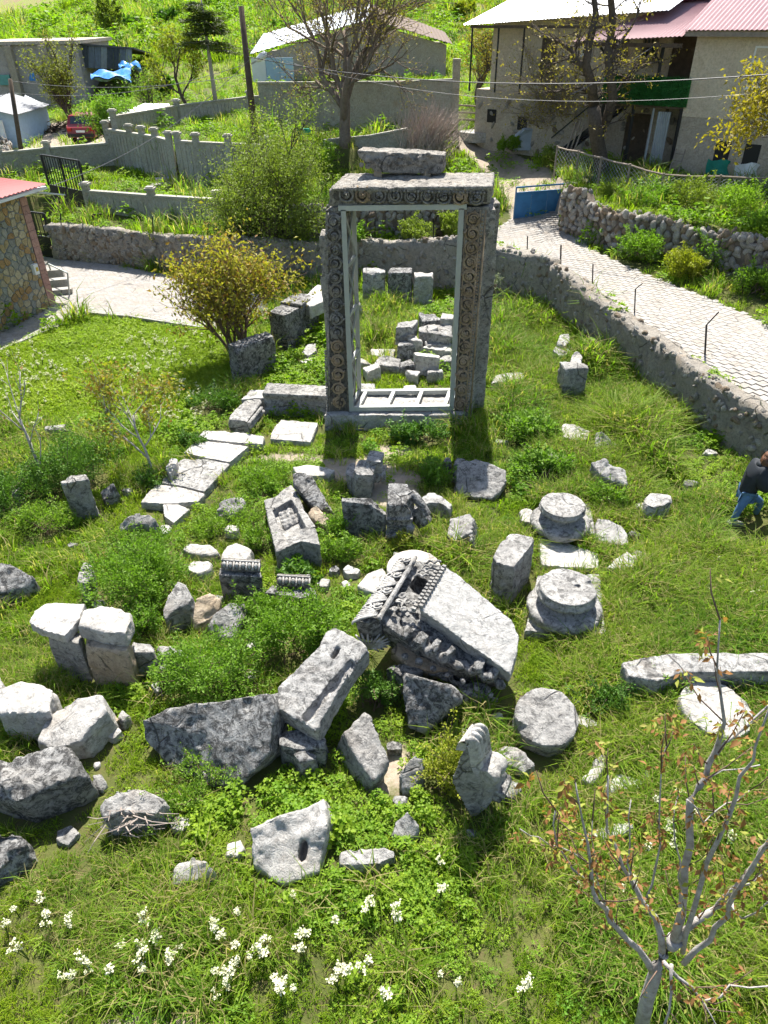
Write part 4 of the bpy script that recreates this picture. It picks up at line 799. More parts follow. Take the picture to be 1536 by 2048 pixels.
beads('bead_row', (966, 425), (934, 825), 64, .026, M_GTT); beads('bead_row', (651, 700), (655, 825), 24, .034, M_GT); beads('bead_row', (688, 425), (692, 600), 30, .02, M_GT)
beads('egg_row', (680, 379), (972, 386), 42, .034, M_GT, GY0 - .075)
for p0, p1, w, mt in (((961, 420), (930, 826), .02, M_GTT), ((932, 420), (911, 826), .018, M_GTT), ((972, 420), (940, 828), .022, M_GTT), ((686, 424), (697, 826), .02, M_GT), ((657, 640), (659, 826), .018, M_GT)):
    m = MB(); m.tube([at(*p0, GY0 - .004), at(*p1, GY0 - .004)], w, 6); m.build('fillet', mt, gate, True)
# block lying on the lintel
YT = GY0 + .85; zb = zt + .08
tb = thing('carved_block', 'carved frieze block lying on top of the gate lintel', 'stone block', (at(800, 340, YT)[0], YT, zb))
mb = plate([(713, 301), (760, 303), (820, 305), (888, 310), (886, 342), (878, 349), (780, 347), (752, 344), (738, 332), (718, 314)], .5, YT)
for i in range(34):
    q = at(722 + random.random() * 140, 308 + random.random() * 30, YT); mb.lathe([(0, -.04), (.05, -.02), (.05, .03), (.02, .05), (0, .03)], q + (0, .0, 0), 7)
for i in range(6):
    q = at(738 + i * 20, 322, YT - .01); mb.tube([q + (.07 * math.cos(a), -.02, .07 * math.sin(a)) for a in np.linspace(0, 5.5, 12)], .018, 5)
rock('body', None, mb, M_GT, .025, .7, parent=tb)
for k, (x, dy) in enumerate([(756, .15), (800, .3), (852, .15), (872, .3)]):
    q = at(x, 345, YT + dy); mb = MB(); mb.box((q[0], YT + dy - .05, zt + .07), (.16, .16, .14), (0, 0, k)); rock('wedge_stone', ['small brown stone wedged under the left end of the block on the gate', 'small stone wedged under the middle of the block on the gate', 'small round stone under the right part of the block on the gate', 'small flat stone under the right end of the block on the gate'][k], mb, M_STB, .025, .7, 'stone', 'stones wedged under the top block')
# steel support frame inside the opening
M_STEEL = plain('painted_steel', (.36, .375, .35), .45, .5, .2, .12, 3.)
x0 = at(697, 800, GY0)[0] + .06; x1 = at(908, 800, GY0)[0] - .05; yf = GY0 + .0; yb = GY0 + .86; z0 = .34; z1 = zl - .05
fr = thing('steel_frame', 'grey steel support frame bracing the inside of the gate', 'support frame', (.5, GY0 + .4, z0))
def bar(name, a, b, w=.1, parent=fr, mat=None, d=None):
    a = Vector(a); b = Vector(b); v = b - a; m = MB(); E = v.to_track_quat('Z', 'X').to_euler(); m.box((a + b) / 2, (w, d or w, v.length), E); return m.build(name, mat or M_STEEL, parent)
for x in (x0, x1):
    for y in (yf, yb): bar('post', (x + SK * (y - yf), y, z0), (x + SK * (y - yf), y, z1), .1)
    n = 4
    for k in range(n):
        za = z0 + .12 + (z1 - z0 - .2) * k / n; zb2 = z0 + .12 + (z1 - z0 - .2) * (k + 1) / n
        sx = SK * (yb - yf); bar('rung', (x, yf + .05, za), (x + sx, yb - .05, za), .07); bar('brace', (x, yf + .05, za + .04), (x + sx, yb - .05, zb2 - .04), .05, d=.03); bar('brace', (x + sx + .02, yb - .05, za + .04), (x + .02, yf + .05, zb2 - .04), .05, d=.03)
for y in (yf, yb):
    sx = SK * (y - yf); bar('bottom_rail', (x0 + .05 + sx, y, z0 + .06), (x1 - .05 + sx, y, z0 + .06), .11); bar('top_rail', (x0 - .1 + sx, y, z1 + .03), (x1 + .1 + sx, y, z1 + .03), .1)
for k in range(4):
    x = x0 + .15 + (x1 - x0 - .3) * (k) / 3; bar('cross_bar', (x, yf + .06, z0 + .06), (x + SK * (yb - yf), yb - .06, z0 + .06), .085)
flush()
for lab, a_, b_, n in EGGS:                # the row of eggs on each moulded block
    o_ = [q for q in COL.objects if q.get('label') == lab][0]; m = MB(); d_ = b_ - a_; w = np.linalg.norm(d_) / n; m2 = MB(); zt_ = np.array((0, 0, .125))
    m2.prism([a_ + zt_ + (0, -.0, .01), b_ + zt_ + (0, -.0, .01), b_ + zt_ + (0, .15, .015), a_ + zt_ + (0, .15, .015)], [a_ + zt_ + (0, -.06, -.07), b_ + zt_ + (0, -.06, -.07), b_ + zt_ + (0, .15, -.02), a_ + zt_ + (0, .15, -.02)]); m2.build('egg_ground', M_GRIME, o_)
    for i in range(n):
        q = a_ + d_ * (i + .5) / n + zt_ + np.array((0, -.005, .0)); m.lathe([(0, -.06), (w * .24, -.035), (w * .32, .0), (w * .24, .035), (0, .05)], q + (0, .01, .005), 10, Euler((R(-40), 0, 0)).to_matrix())
        m.tube([q + d_ / n / 2 + np.array((0, -.05, -.04)), q + d_ / n / 2 + np.array((0, .06, .03))], .016, 5)
    m.tube([a_ + zt_ + (0, .08, .03), b_ + zt_ + (0, .08, .03)], .022, 5); m.build('egg_row', M_STW, o_, True)


# ------------------------------------------------------------------ rubble and dry stone walls
def pebble_mesh(seed, mat, flat=.75, sub=2):
    bm = bmesh.new(); bmesh.ops.create_icosphere(bm, subdivisions=sub, radius=.5); rr = np.random.default_rng(seed)
    for q in range(5):                                   # split faces
        d = rr.normal(size=3); d /= np.linalg.norm(d); k = rr.uniform(.30, .42)
        for v in bm.verts:
            p_ = np.array(v.co); e = p_ @ d
            if e > k: v.co = Vector(p_ - d * (e - k) * .85)
    for v in bm.verts: v.co = Vector((v.co.x * rr.uniform(.95, 1.05), v.co.y * flat, v.co.z * rr.uniform(.95, 1.05)))
    me_ = bpy.data.meshes.new('stone'); bm.to_mesh(me_); bm.free(); me_.materials.append(mat); return me_
M_RUB = stone_mat('rubble_stone_grey', (.40, .375, .335), (.27, .25, .22), .25, .35); M_RUB2 = stone_mat('rubble_stone_pale', (.50, .475, .43), (.38, .35, .30), .05, .3); M_RUB3 = stone_mat('rubble_stone_brown', (.33, .26, .19), (.22, .17, .12), .2, .5)
M_MORT = stone_mat('lime_mortar', (.36, .33, .285), (.25, .225, .19), .1, .3, .9); M_DARKEARTH = plain('wall_core_earth', (.12, .10, .08), .95, .1, 0, .4, 6., .5)
PEB = [pebble_mesh(k, (M_RUB, M_RUB2, M_RUB3, M_RUB)[k % 4]) for k in range(12)]
def wall_body(name, path, zb, zt, th, mat, parent, step=.22, rows=6, amp=.06, capamp=.06, slope=0.):
    """both faces and the top of a wall swept along a plan path; zb, zt functions of the run length"""
    A = along(path, step); vs = []; fs = []; prof_n = None
    for i, (p_, d, s_) in enumerate(A):
        nrm = np.array([-d[1], d[0]]); ring = []
        b, t_ = zb(s_, p_), zt(s_, p_)
        for k in range(rows + 1): ring.append((-th / 2, b + (t_ - b) * k / rows))
        for k in range(1, 4): ring.append((-th / 2 + th * k / 4, t_ + .03))
        for k in range(rows + 1): ring.append((th / 2, t_ - (t_ - b) * k / rows))
        prof_n = len(ring)
        for o_, z in ring: vs.append([p_[0] + nrm[0] * o_, p_[1] + nrm[1] * o_, z])
    V = np.array(vs); V += (np.stack([fbm(V, 3., 3, 1), fbm(V, 3., 3, 2), fbm(V, 3., 3, 3) * capamp / max(amp, .001)], 1)) * amp
    for i in range(len(A) - 1):
        for k in range(prof_n - 1): fs.append((i * prof_n + k, (i + 1) * prof_n + k, (i + 1) * prof_n + k + 1, i * prof_n + k + 1))
    fs += [tuple(range(prof_n)), tuple(reversed(range((len(A) - 1) * prof_n, len(A) * prof_n)))]
    m = MB(); m.add(V, fs); return m.build(name, mat, parent, True)
def inframe(p_, mar=60):
    x, y, z = proj(p_); return z > 0 and -mar < x < 1536 + mar and -mar < y < 2048 + mar
def stones_on(parent, spots, limit=300, name='stone'):
    """spots: (pos, outward angle, size, flat); the largest in view as pieces, the rest joined"""
    spots = [s for s in spots if inframe(s[0])]
    spots.sort(key=lambda s: -max(s[2]) / np.linalg.norm(np.array(s[0]) - (0, 0, CAM_H)))
    for p_, a, sz, kk in spots[:limit]:
        child(name, PEB[kk], parent, p_, (random.uniform(-.25, .25), random.uniform(-3, 3), a), sz)
    rest = spots[limit:]
    if rest:
        m = MB(); 
        for p_, a, sz, kk in rest:
            E_ = Euler((0, random.uniform(-3, 3), a)).to_matrix(); src = PEB[kk]; b0 = len(m.v)
            for v in src.vertices: m.v.append(tuple(Vector(p_) + E_ @ Vector((v.co.x * sz[0], v.co.y * sz[1], v.co.z * sz[2]))))
            m.f += [tuple(i + b0 for i in f.vertices) for f in src.polygons]
        tag(m.build('small_stones', M_RUB, parent), kind='stuff')
def drywall(label, path, zb, zt, th, side=-1, course=.15, w=(.16, .34), name='dry_stone_wall', jut=.04):
    A = along(path, .1); root = thing(name, label, 'stone wall', (*A[len(A) // 2][0][:2], zb(A[len(A) // 2][2], A[len(A) // 2][0])))
    wall_body('core', path, zb, lambda s_, p_: zt(s_, p_) - .06, th - .12, M_DARKEARTH, root, amp=.03, capamp=.03)
    L = A[-1][2]; spots = []; row = 0
    zmax = max(zt(a[2], a[0]) - zb(a[2], a[0]) for a in A); nr = int(zmax / course) + 1
    for r_ in range(nr):
        s_ = random.uniform(0, .2)
        while s_ < L:
            ww = random.uniform(*w) * (1.15 if r_ == nr - 1 else 1); i = min(int(s_ / L * (len(A) - 1)), len(A) - 1); p_, d, _ = A[i]; b, t_ = zb(s_, p_), zt(s_, p_)
            z = b + (r_ + .5) * course + random.uniform(-.03, .03)
            if z < t_ + .05:
                nrm = np.array([-d[1], d[0]]) * side; ang = math.atan2(d[1], d[0])
                o_ = th / 2 - .05 + random.uniform(-jut, jut)
                spots.append(((p_[0] + nrm[0] * o_, p_[1] + nrm[1] * o_, z), ang, (ww * 1.12, random.uniform(.22, .3), course * random.uniform(1.15, 1.55)), random.randrange(12)))
            s_ += ww
    s_ = 0
    while s_ < L:                                         # stones along the top
        ww = random.uniform(w[0], w[1]); i = min(int(s_ / L * (len(A) - 1)), len(A) - 1); p_, d, _ = A[i]
        for o_ in (-.12, .12):
            spots.append(((p_[0] - d[1] * o_ * th / .45, p_[1] + d[0] * o_ * th / .45, zt(s_, p_) + random.uniform(-.05, .03)), random.uniform(0, 3), (ww * 1.1, random.uniform(.2, .32), random.uniform(.14, .22)), random.randrange(12)))
        s_ += ww
    stones_on(root, spots); return root
def rubblewall(label, path, zb, zt, th, side, n, name='rubble_wall', size=(.08, .2), capn=0):
    A = along(path, .1); L = A[-1][2]; mid = A[len(A) // 2]; root = thing(name, label, 'stone wall', (*mid[0][:2], zb(mid[2], mid[0])))
    wall_body('mortar_body', path, zb, zt, th, M_MORT, root, amp=.05); spots = []
    for k in range(n + capn):
        s_ = random.random() * L; i = int(s_ / L * (len(A) - 1)); p_, d, _ = A[i]; b, t_ = zb(s_, p_), zt(s_, p_); ang = math.atan2(d[1], d[0]); sz = random.uniform(*size) * (1.25 if k >= n else 1)
        if k < n: z = b + (t_ - b) * random.uniform(.05, .97); o_ = th / 2 + random.uniform(-.01, .02)
        else: z = t_ + random.uniform(-.03, .01); o_ = random.choice((th / 2 - .06, th / 2 - .06, random.uniform(-th / 2, th / 2)))
        spots.append(((p_[0] - d[1] * o_ * side, p_[1] + d[0] * o_ * side, z), ang, (sz * random.uniform(1, 1.5), .16 if k < n else sz, sz * random.uniform(.8, 1.1)), random.randrange(12)))
    stones_on(root, spots); return root
_zin = lambda s_, p_: -.15
rubblewall('mortared rubble retaining wall along the right side of the ruins', RW[:7], _zin, lambda s_, p_: 1.24 + .05 * math.sin(s_ * 1.3) + .45 * max(0, 1 - s_ / 6), .46, -1, 330, size=(.07, .17), capn=150)
rubblewall('mortared rubble wall at the far end of the ruins behind the gate', BW[4:], _zin, lambda s_, p_: 1.36 + .06 * math.sin(s_ * 1.7) + .38 * max(0, min(1, (s_ - 5) / 4)), .46, -1, 260, capn=90)
rubblewall('plastered rubble wall with pale stones behind the paved court', BW[2:5], _zin, lambda s_, p_: 1.36 + .03 * math.sin(s_), .42, -1, 380, size=(.10, .26), capn=0)
drywall('dry stone wall of loose grey stones behind the gate', SWB[:5], lambda s_, p_: 1.25, lambda s_, p_: 2.3 + .06 * math.sin(s_ * 2), .45, -1)
drywall('low dry stone wall above the grassy bank on the right of the path', DRY[:6], lambda s_, p_: max(1.2, tz1(p_[0] - .5, p_[1] - .3) - .05), lambda s_, p_: 2.48 + .07 * math.sin(s_ * 1.9) + (.25 if s_ < 1.2 else 0), .5, -1, course=.17, w=(.18, .36))
PAVED = []
def NOGROW(x, y):
    m = np.zeros(np.shape(x), bool)
    for p_ in PAVED: m |= inpoly(x, y, p_)
    return m

# ------------------------------------------------------------------ paved court on the left, paved lane on the right
M_PAVE = stone_mat('paver_pale', (.38, .36, .33), (.32, .30, .275), -.3, .25, .3); M_PAVE2 = stone_mat('paver_grey', (.38, .365, .35), (.33, .315, .30), -.3, .25, .3); M_PAVE3 = stone_mat('paver_pinkish', (.36, .33, .295), (.31, .285, .255), -.3, .2, .3)
M_BED = plain('paving_bed', (.345, .325, .295), .95, .1, 0, .3, 5., .4); M_CONC = stone_mat('concrete', (.42, .41, .385), (.33, .315, .285), .0, .35, .4)
def sheet(name, poly, zf, mat, step=.4, parent=None):
    """a sheet that follows the ground inside an outline"""
    p_ = np.array(poly); bm = bmesh.new(); f = bm.faces.new([bm.verts.new((x, y, 0)) for x, y in p_]); bmesh.ops.triangulate(bm, faces=[f])
    for q in range(4):
        e = [e_ for e_ in bm.edges if e_.calc_length() > step * 2]
        if not e: break
        bmesh.ops.subdivide_edges(bm, edges=e, cuts=1); bmesh.ops.triangulate(bm, faces=[f_ for f_ in bm.faces if len(f_.verts) > 3])
    zz = zf(np.array([v.co.x for v in bm.verts]), np.array([v.co.y for v in bm.verts]))
    for v, z in zip(bm.verts, zz): v.co.z = z
    for f_ in bm.faces:
        f_.normal_update()
        if f_.normal.z < 0: f_.normal_flip()
    me_ = bpy.data.meshes.new(name); bm.to_mesh(me_); bm.free(); o = link(name, me_, mat, parent); return tag(o, kind='structure') if parent is None else o
def pavers(root, poly, zf, ang, bw, bl, mats, gap=.007, name='paver', limit=300):
    P = np.array(poly); c_, s_ = math.cos(ang), math.sin(ang); U = P @ np.array([[c_, -s_], [s_, c_]]); lo = U.min(0); hi = U.max(0); spots = []
    r_ = 0; y = lo[1]
    while y < hi[1]:
        x = lo[0] - (bl / 2 if r_ % 2 else 0)
        while x < hi[0]: spots.append((x + bl / 2, y + bw / 2)); x += bl
        y += bw; r_ += 1
    S = np.array(spots); W = S @ np.array([[c_, s_], [-s_, c_]]); k = inpoly(W[:, 0], W[:, 1], poly); W = W[k]
    Z = zf(W[:, 0], W[:, 1]); k = visible0(W[:, 0], W[:, 1], Z); W = W[k]; Z = Z[k]; D = W[:, 0] ** 2 + W[:, 1] ** 2 + (CAM_H - Z) ** 2; o_ = np.argsort(D); W = W[o_]; Z = Z[o_]
    ms = []
    for mt in mats:
        m = MB(); a, b, h, e = bl / 2 - gap / 2, bw / 2 - gap / 2, .05, .0035
        vs = [(-a, -b, -h), (a, -b, -h), (a, b, -h), (-a, b, -h), (-a, -b, -e), (a, -b, -e), (a, b, -e), (-a, b, -e), (-a + e, -b + e, 0), (a - e, -b + e, 0), (a - e, b - e, 0), (-a + e, b - e, 0)]
        m.add(vs, [(0, 1, 5, 4), (1, 2, 6, 5), (2, 3, 7, 6), (3, 0, 4, 7), (4, 5, 9, 8), (5, 6, 10, 9), (6, 7, 11, 10), (7, 4, 8, 11), (8, 9, 10, 11)])
        me_ = bpy.data.meshes.new(name); me_.from_pydata(m.v, [], m.f); me_.materials.append(mt); ms.append((me_, m))
    for (x, y), z in zip(W[:limit], Z[:limit]): child(name, random.choice(ms)[0], root, (x, y, z + random.uniform(-.0015, .002)), (random.gauss(0, .008), random.gauss(0, .008), ang + random.gauss(0, .01)))
    if len(W) > limit:
        parts = {}
        for (x, y), z in zip(W[limit:], Z[limit:]): parts.setdefault(random.randrange(len(ms)), []).append((x, y, z + random.uniform(-.0015, .002)))
        m = MB(); src = ms[0][1]; vv = np.array(src.v) @ np.array([[c_, s_, 0], [-s_, c_, 0], [0, 0, 1]]); mi = []; V = []; F = []
        for kk, L_ in parts.items():
            for q in L_: b0 = len(V) * 12; V.append(vv + np.array(q)); F += [tuple(i + b0 for i in f) for f in src.f[4:]]; mi += [kk] * 5
        me_ = bpy.data.meshes.new('far_pavers'); me_.from_pydata((np.concatenate(V) - ORG[root]).tolist(), [], F); [me_.materials.append(mt) for mt in mats]; me_.polygons.foreach_set('material_index', mi)
        tag(link('far_pavers', me_, None, root, ORG[root]), kind='stuff')
def visible0(x, y, z, mar=80):
    v = np.stack([x, y, z - CAM_H], 1); d = v @ _F; u = CX + FPX * (v @ _RT) / d; w = CY - FPX * (v @ _UP) / d; return (d > .5) & (u > -mar) & (u < 1536 + mar) & (w > -mar) & (w < 2048 + mar)
COURT = gp([(-120, 768), (0, 703), (175, 630), (260, 634), (360, 650), (440, 660), (540, 625), (520, 590), (470, 575), (400, 562), (330, 549), (110, 508), (40, 495), (110, 611), (0, 668), (-120, 725)], .06)
court = sheet('pavement', COURT, lambda x, y: np.full(np.shape(x), .055), M_BED); ORG[court] = np.zeros(3); PAVED.append(COURT)
pavers(court, COURT, lambda x, y: np.full(np.shape(x), .075), R(-18), .11, .22, [M_PAVE, M_PAVE, M_PAVE2, M_PAVE3])
kerb = MB(); kl = [np.array(G(x, y, .05)) for x, y in [(-120, 772), (0, 706), (90, 668), (172, 634), (182, 630), (260, 637), (360, 653), (440, 664)]]
for a, b in zip(kl[:-1], kl[1:]): d = b - a; L_ = np.linalg.norm(d); kerb.box((a + b) / 2 + (0, 0, .0), (L_ - .01, .1, .2), (0, 0, math.atan2(d[1], d[0])))
tag(kerb.build('kerb', M_CONC), kind='structure')
_rw = [(x + .23 * .9, y + .12) for x, y in RW[:7]]
LANE = _rw[::-1] + [(4.2, 24.6), (3.0, 25.6), (4.6, 28.2), (5.1, 28.95), (7.05, 29.3), (6.7, 27.2)] + [tuple(G(x, y, 1.25)[:2]) for x, y in [(1142, 470), (1180, 502), (1279, 545), (1345, 570), (1410, 592), (1536, 645)]] + [(11.6, 14.5), (12.5, 9), (13, 5)]
lz = lambda x, y: outer(x, y) + .075
lane = sheet('path', LANE, lambda x, y: outer(x, y) + .045, M_BED); ORG[lane] = np.zeros(3); PAVED.append(LANE)
pavers(lane, LANE, lz, R(30), .2, .24, [M_PAVE, M_PAVE, M_PAVE3])

# ------------------------------------------------------------------ leaves, bushes, trees
def leaf_arrays(P, size, up=.3, seed=0, droop=None, aspect=.5, fold=.25, dirs=None):
    """one folded rhombic leaf per point -> vertices (4n,3), faces (2n triangles)"""
    rg = np.random.default_rng(seed); P = np.asarray(P, float); n = len(P)
    d = rg.normal(size=(n, 3)) if dirs is None else np.asarray(dirs, float) + rg.normal(size=(n, 3)) * .35
    if droop is not None: d[:, 2] -= droop
    d /= np.linalg.norm(d, axis=1)[:, None]
    nn = rg.normal(size=(n, 3)); nn[:, 2] += up * 3; s = np.cross(d, nn); s /= np.linalg.norm(s, axis=1)[:, None] + 1e-9; u = np.cross(s, d)
    L = size * rg.uniform(.6, 1.25, n)[:, None] if not hasattr(size, '__len__') else np.asarray(size)[:, None]
    a = P; b = P + d * L * .45 + s * L * aspect * .5 + u * L * fold * .3; c = P + d * L - u * L * .12; e = P + d * L * .45 - s * L * aspect * .5 + u * L * fold * .3
    V = np.stack([a, b, c, e], 1).reshape(-1, 3); i = np.arange(n)[:, None] * 4
    F = np.concatenate([i + [0, 1, 2], i + [0, 2, 3]], 0) if False else np.stack([i + [0, 1, 2], i + [0, 2, 3]], 1).reshape(-1, 3)
    return V, F
def tri_mesh(name, V, F):
    me_ = bpy.data.meshes.new(name); V = np.asarray(V, float); F = np.asarray(F, np.int32)
    me_.vertices.add(len(V)); me_.vertices.foreach_set('co', V.ravel()); me_.loops.add(F.size); me_.loops.foreach_set('vertex_index', F.ravel())
    me_.polygons.add(len(F)); me_.polygons.foreach_set('loop_start', np.arange(0, F.size, 3, dtype=np.int32)); me_.update(); me_.validate(); return me_
M_LEAF = leaf_mat('bush_leaf', (.15, .30, .035), (.29, .42, .055), .5)
M_LEAFD = leaf_mat('bramble_leaf', (.085, .20, .03), (.16, .28, .045), .4)
M_LEAFY = leaf_mat('yellow_green_leaf', (.27, .33, .03), (.38, .38, .04), .45)
M_LEAFG = leaf_mat('fresh_tree_leaf', (.20, .28, .045), (.30, .35, .07), .45)
M_WALN = leaf_mat('young_walnut_leaf', (.30, .31, .045), (.44, .37, .06), .5, c3=(.33, .19, .06))
M_WALR = leaf_mat('red_brown_young_leaf', (.32, .15, .06), (.42, .25, .09), .5, c3=(.34, .36, .07), cut3=.62)
M_BUD = leaf_mat('opening_bud_leaf', (.36, .29, .05), (.46, .36, .07), .4)
M_SAGE = leaf_mat('sage_leaf', (.28, .32, .22), (.36, .40, .27), .25)
M_CONI = leaf_mat('conifer_needle', (.09, .14, .03), (.17, .20, .04), .3)
M_BARK = plain('grey_bark', (.36, .335, .31), .9, .15, 0, .35, 14., .6); M_BARKD = plain('dark_bark', (.105, .085, .068), .95, .1, 0, .4, 12., .8); M_TWIG = plain('red_twig_bark', (.15, .10, .075), .85, .2, 0, .3, 10.)
def bush(label, c, r, n, mat=None, leaf=.045, lumps=9, cat='bush', group=None, name='bush', stems=10, seed=None, up=.4):
    """leaves spread through a handful of overlapping clumps; stems run up into them"""
    n = int(n * 1.7); FOOT.append([(c[0] + r[0] * .7 * math.cos(a), c[1] + r[1] * .7 * math.sin(a)) for a in np.linspace(0, 6.28, 12)]) if c[2] < .3 and r[2] > .3 else None
    seed = seed if seed is not None else random.randrange(9999); rg = np.random.default_rng(seed); c = np.array(c, float); r = np.array(r, float)
    root = thing(name, label, cat, c, group)
    ang = rg.uniform(0, 6.28, lumps); rad = np.sqrt(rg.uniform(0, 1, lumps)) * .75
    C = np.stack([c[0] + np.cos(ang) * rad * r[0], c[1] + np.sin(ang) * rad * r[1], c[2] + r[2] * (rg.uniform(.35, .75, lumps)) * (1 - .5 * rad ** 2)], 1)
    S = r[None] * rg.uniform(.28, .5, (lumps, 1)); S[:, 2] = np.minimum(S[:, 2] * 1.2, C[:, 2] - c[2] + .05)
    k = rg.integers(0, lumps, n); dv = rg.normal(size=(n, 3)); dv /= np.linalg.norm(dv, axis=1)[:, None]; P = C[k] + dv * S[k] * (rg.uniform(.25, 1, n) ** .45)[:, None]
    P = P[P[:, 2] > c[2] - .02]; P += fbm(P, 6., 2, seed)[:, None] * .05
    V, F = leaf_arrays(P, leaf, up, seed, dirs=(P - c) / r * .6 + (0, 0, .2))
    m = MB(); SP = []; SD = []
    for q in range(int(lumps * 2.2)):          # ragged shoots standing out of the mass
        j = q % lumps; d_ = rg.normal(size=3) * (.8, .8, .35) + (0, 0, .75); d_ /= np.linalg.norm(d_); b = C[j] + d_ * S[j] * .6; L_ = rg.uniform(.14, .36) * (.6 + r[2]); e = b + d_ * L_ + rg.normal(size=3) * .04; m.tube([b, e], [.006, .003], 3, False)
        for w in range(int(10 + 60 * L_)): SP.append(b + (e - b) * rg.uniform(.1, 1.05) + rg.normal(size=3) * .018); SD.append(d_ * .4 + rg.normal(size=3) * .8)
    V2, F2 = leaf_arrays(np.array(SP), leaf * 1.15, up, seed + 1, dirs=np.array(SD)); V = np.concatenate([V, V2]); F = np.concatenate([F, F2 + len(V) - len(V2)]); link('foliage', tri_mesh('foliage', V - c, F), mat or M_LEAF, root, c)
    for q in range(stems):
        e = C[q % lumps] + rg.normal(size=3) * S[q % lumps] * .4; b = c + np.array((rg.normal() * r[0] * .25, rg.normal() * r[1] * .25, -.03)); m.tube([b, (b + e) / 2 + rg.normal(size=3) * .05, e], [.012, .009, .004], 4)
    m.build('stems', M_TWIG, root); return root
class Tree:
    def __init__(s, seed): s.rg = random.Random(seed); s.seg = []; s.tips = []; s.lv = []
    def grow(s, p, d, L, r, lev, maxlev, kids, spread, gnarl, up, taper=.55, ratio=.68, n=5):
        rg = s.rg; pts = [Vector(p)]; rad = [r]; d = Vector(d).normalized()
        for i in range(n):
            d = (d + Vector((rg.gauss(0, gnarl), rg.gauss(0, gnarl), rg.gauss(0, gnarl) + up))).normalized()
            pts.append(pts[-1] + d * (L / n)); rad.append(r * (1 - (1 - taper) * (i + 1) / n))
        s.seg.append((pts, rad, lev))
        if lev >= maxlev:
            s.tips.append(pts); return
        K = kids[min(lev, len(kids) - 1)]
        for k in range(K):
            u = rg.uniform(.3, 1.0) if k else 1.0; i = min(int(u * n), n - 1); q = pts[i].lerp(pts[i + 1], u * n - i if u < 1 else 1)
            a = Vector((rg.gauss(0, 1), rg.gauss(0, 1), rg.gauss(0, .6))); a = (a - d * a.dot(d)).normalized(); nd = (d + a * spread * rg.uniform(.6, 1.3)).normalized()
            s.grow(q, nd, L * ratio * rg.uniform(.7, 1.2), max(.003, rad[i] * rg.uniform(.5, .72)), lev + 1, maxlev, kids, spread, gnarl, up, taper, ratio, max(3, n - 1))
    def build(s, root, bark, leafmat, leafn, leaf, up=.3, droop=None, seed=0, jit=.05, aspect=.5, trunk_lev=1, crown='crown'):
        c = ORG[root]; mt = MB(); mbr = MB()
        for pts, rad, lev in s.seg: (mt if lev < trunk_lev else mbr).tube(pts, rad, 8 if lev == 0 else (6 if lev == 1 else (4 if lev == 2 else 3)), lev < 2)
        if mt.v: mt.build('trunk', bark, root, True)
        if mbr.v: mbr.build('branches', bark, root, True)
        rg = np.random.default_rng(seed); P = []
        for k in range(leafn):
            pts = s.tips[rg.integers(len(s.tips))]; i = rg.integers(len(pts) - 1); P.append(np.array(pts[i].lerp(pts[i + 1], rg.random())) + rg.normal(size=3) * jit)
        V, F = leaf_arrays(np.array(P), leaf, up, seed, droop, aspect); link(crown, tri_mesh(crown, V - c, F), leafmat, root, c)

# bushes and weed clumps among the stones
def bpx(label, x, y, rx, h, n, mat=None, leaf=.045, ry=None, z=0., **kw):
    c = G(x, y, z); r = np.linalg.norm(G(x + rx, y, z) - c); return bush(label, c, (r, ry or r * .8, h), n, mat, leaf, **kw)
bpx('dense rose bush spilling over the capped wall stones', 272, 1190, 100, .85, 6500, M_LEAF, .05, lumps=16)
bpx('round grey green bush on top of the huge streaked block', 430, 1385, 118, .9, 6500, M_LEAF, .046, lumps=16)
bpx('bush filling the gap left of the carved cornice', 600, 1300, 95, .85, 6000, M_LEAF, .048, lumps=15)
bpx('low leafy bush between the white square stone and the rounded boulder', 300, 1120, 75, .5, 3000, M_LEAF, .045, lumps=12)
bpx('leafy growth between the brown white stone and the gap bush', 520, 1250, 55, .5, 2600, M_LEAF, .045, lumps=10)
bpx('leafy growth left of the cream drum', 690, 1120, 48, .35, 1800, M_LEAF, .045, lumps=10)
bpx('weeds right of the coffer slab, below the brown stone', 680, 1070, 26, .4, 1100, M_LEAF, .045)
bpx('dark bush under the overhang of the carved cornice', 745, 1405, 45, .5, 1500, M_LEAFD, .04)
bpx('bright yellow green bush beside the scroll bracket', 893, 1575, 48, .75, 2600, M_LEAFY, .04, lumps=10)
bpx('low clover like patch right of the paved step slabs', 455, 1055, 75, .28, 2600, M_LEAF, .04, lumps=14)
bpx('leafy patch above the coffer slab', 530, 970, 60, .28, 2200, M_LEAF, .042, lumps=12)
bpx('leafy weeds left of the coffer slab', 520, 1090, 36, .35, 1400, M_LEAF, .04)
bpx('big leaved plant at the foot of the coffer slab', 610, 1160, 40, .2, 260, M_LEAFD, .11, lumps=6)
bpx('dark bramble thicket behind the upright slotted block', 150, 960, 95, .95, 5200, M_LEAFD, .05, lumps=14)
bpx('bramble at the left edge below the bare sapling', 40, 1010, 90, .7, 3600, M_LEAFD, .05, lumps=12)
bpx('green bramble in front of the upright slotted block', 90, 1060, 70, .5, 2400, M_LEAF, .045)
bpx('dark scrub on the drop along the upper step slabs', 385, 892, 30, .3, 1300, M_LEAFD, .045, ry=.25)
bpx('dark scrub on the drop along the lower step slabs', 300, 975, 30, .3, 1300, M_LEAFD, .045, ry=.3)
bpx('dark scrub in the ditch beside the standing block', 425, 815, 60, .4, 2200, M_LEAFD, .045)
bpx('broad leaved weeds in front of the gate sill', 845, 878, 62, .4, 1500, M_LEAFD, .07, up=.8, ry=.3)
bpx('tall weeds to the right of the right jamb', 1050, 880, 62, .6, 2300, M_LEAF, .07, up=.8)
bpx('weeds around the low flat slab, right of the cracked slab', 1090, 960, 75, .5, 2600, M_LEAF, .07, up=.8)
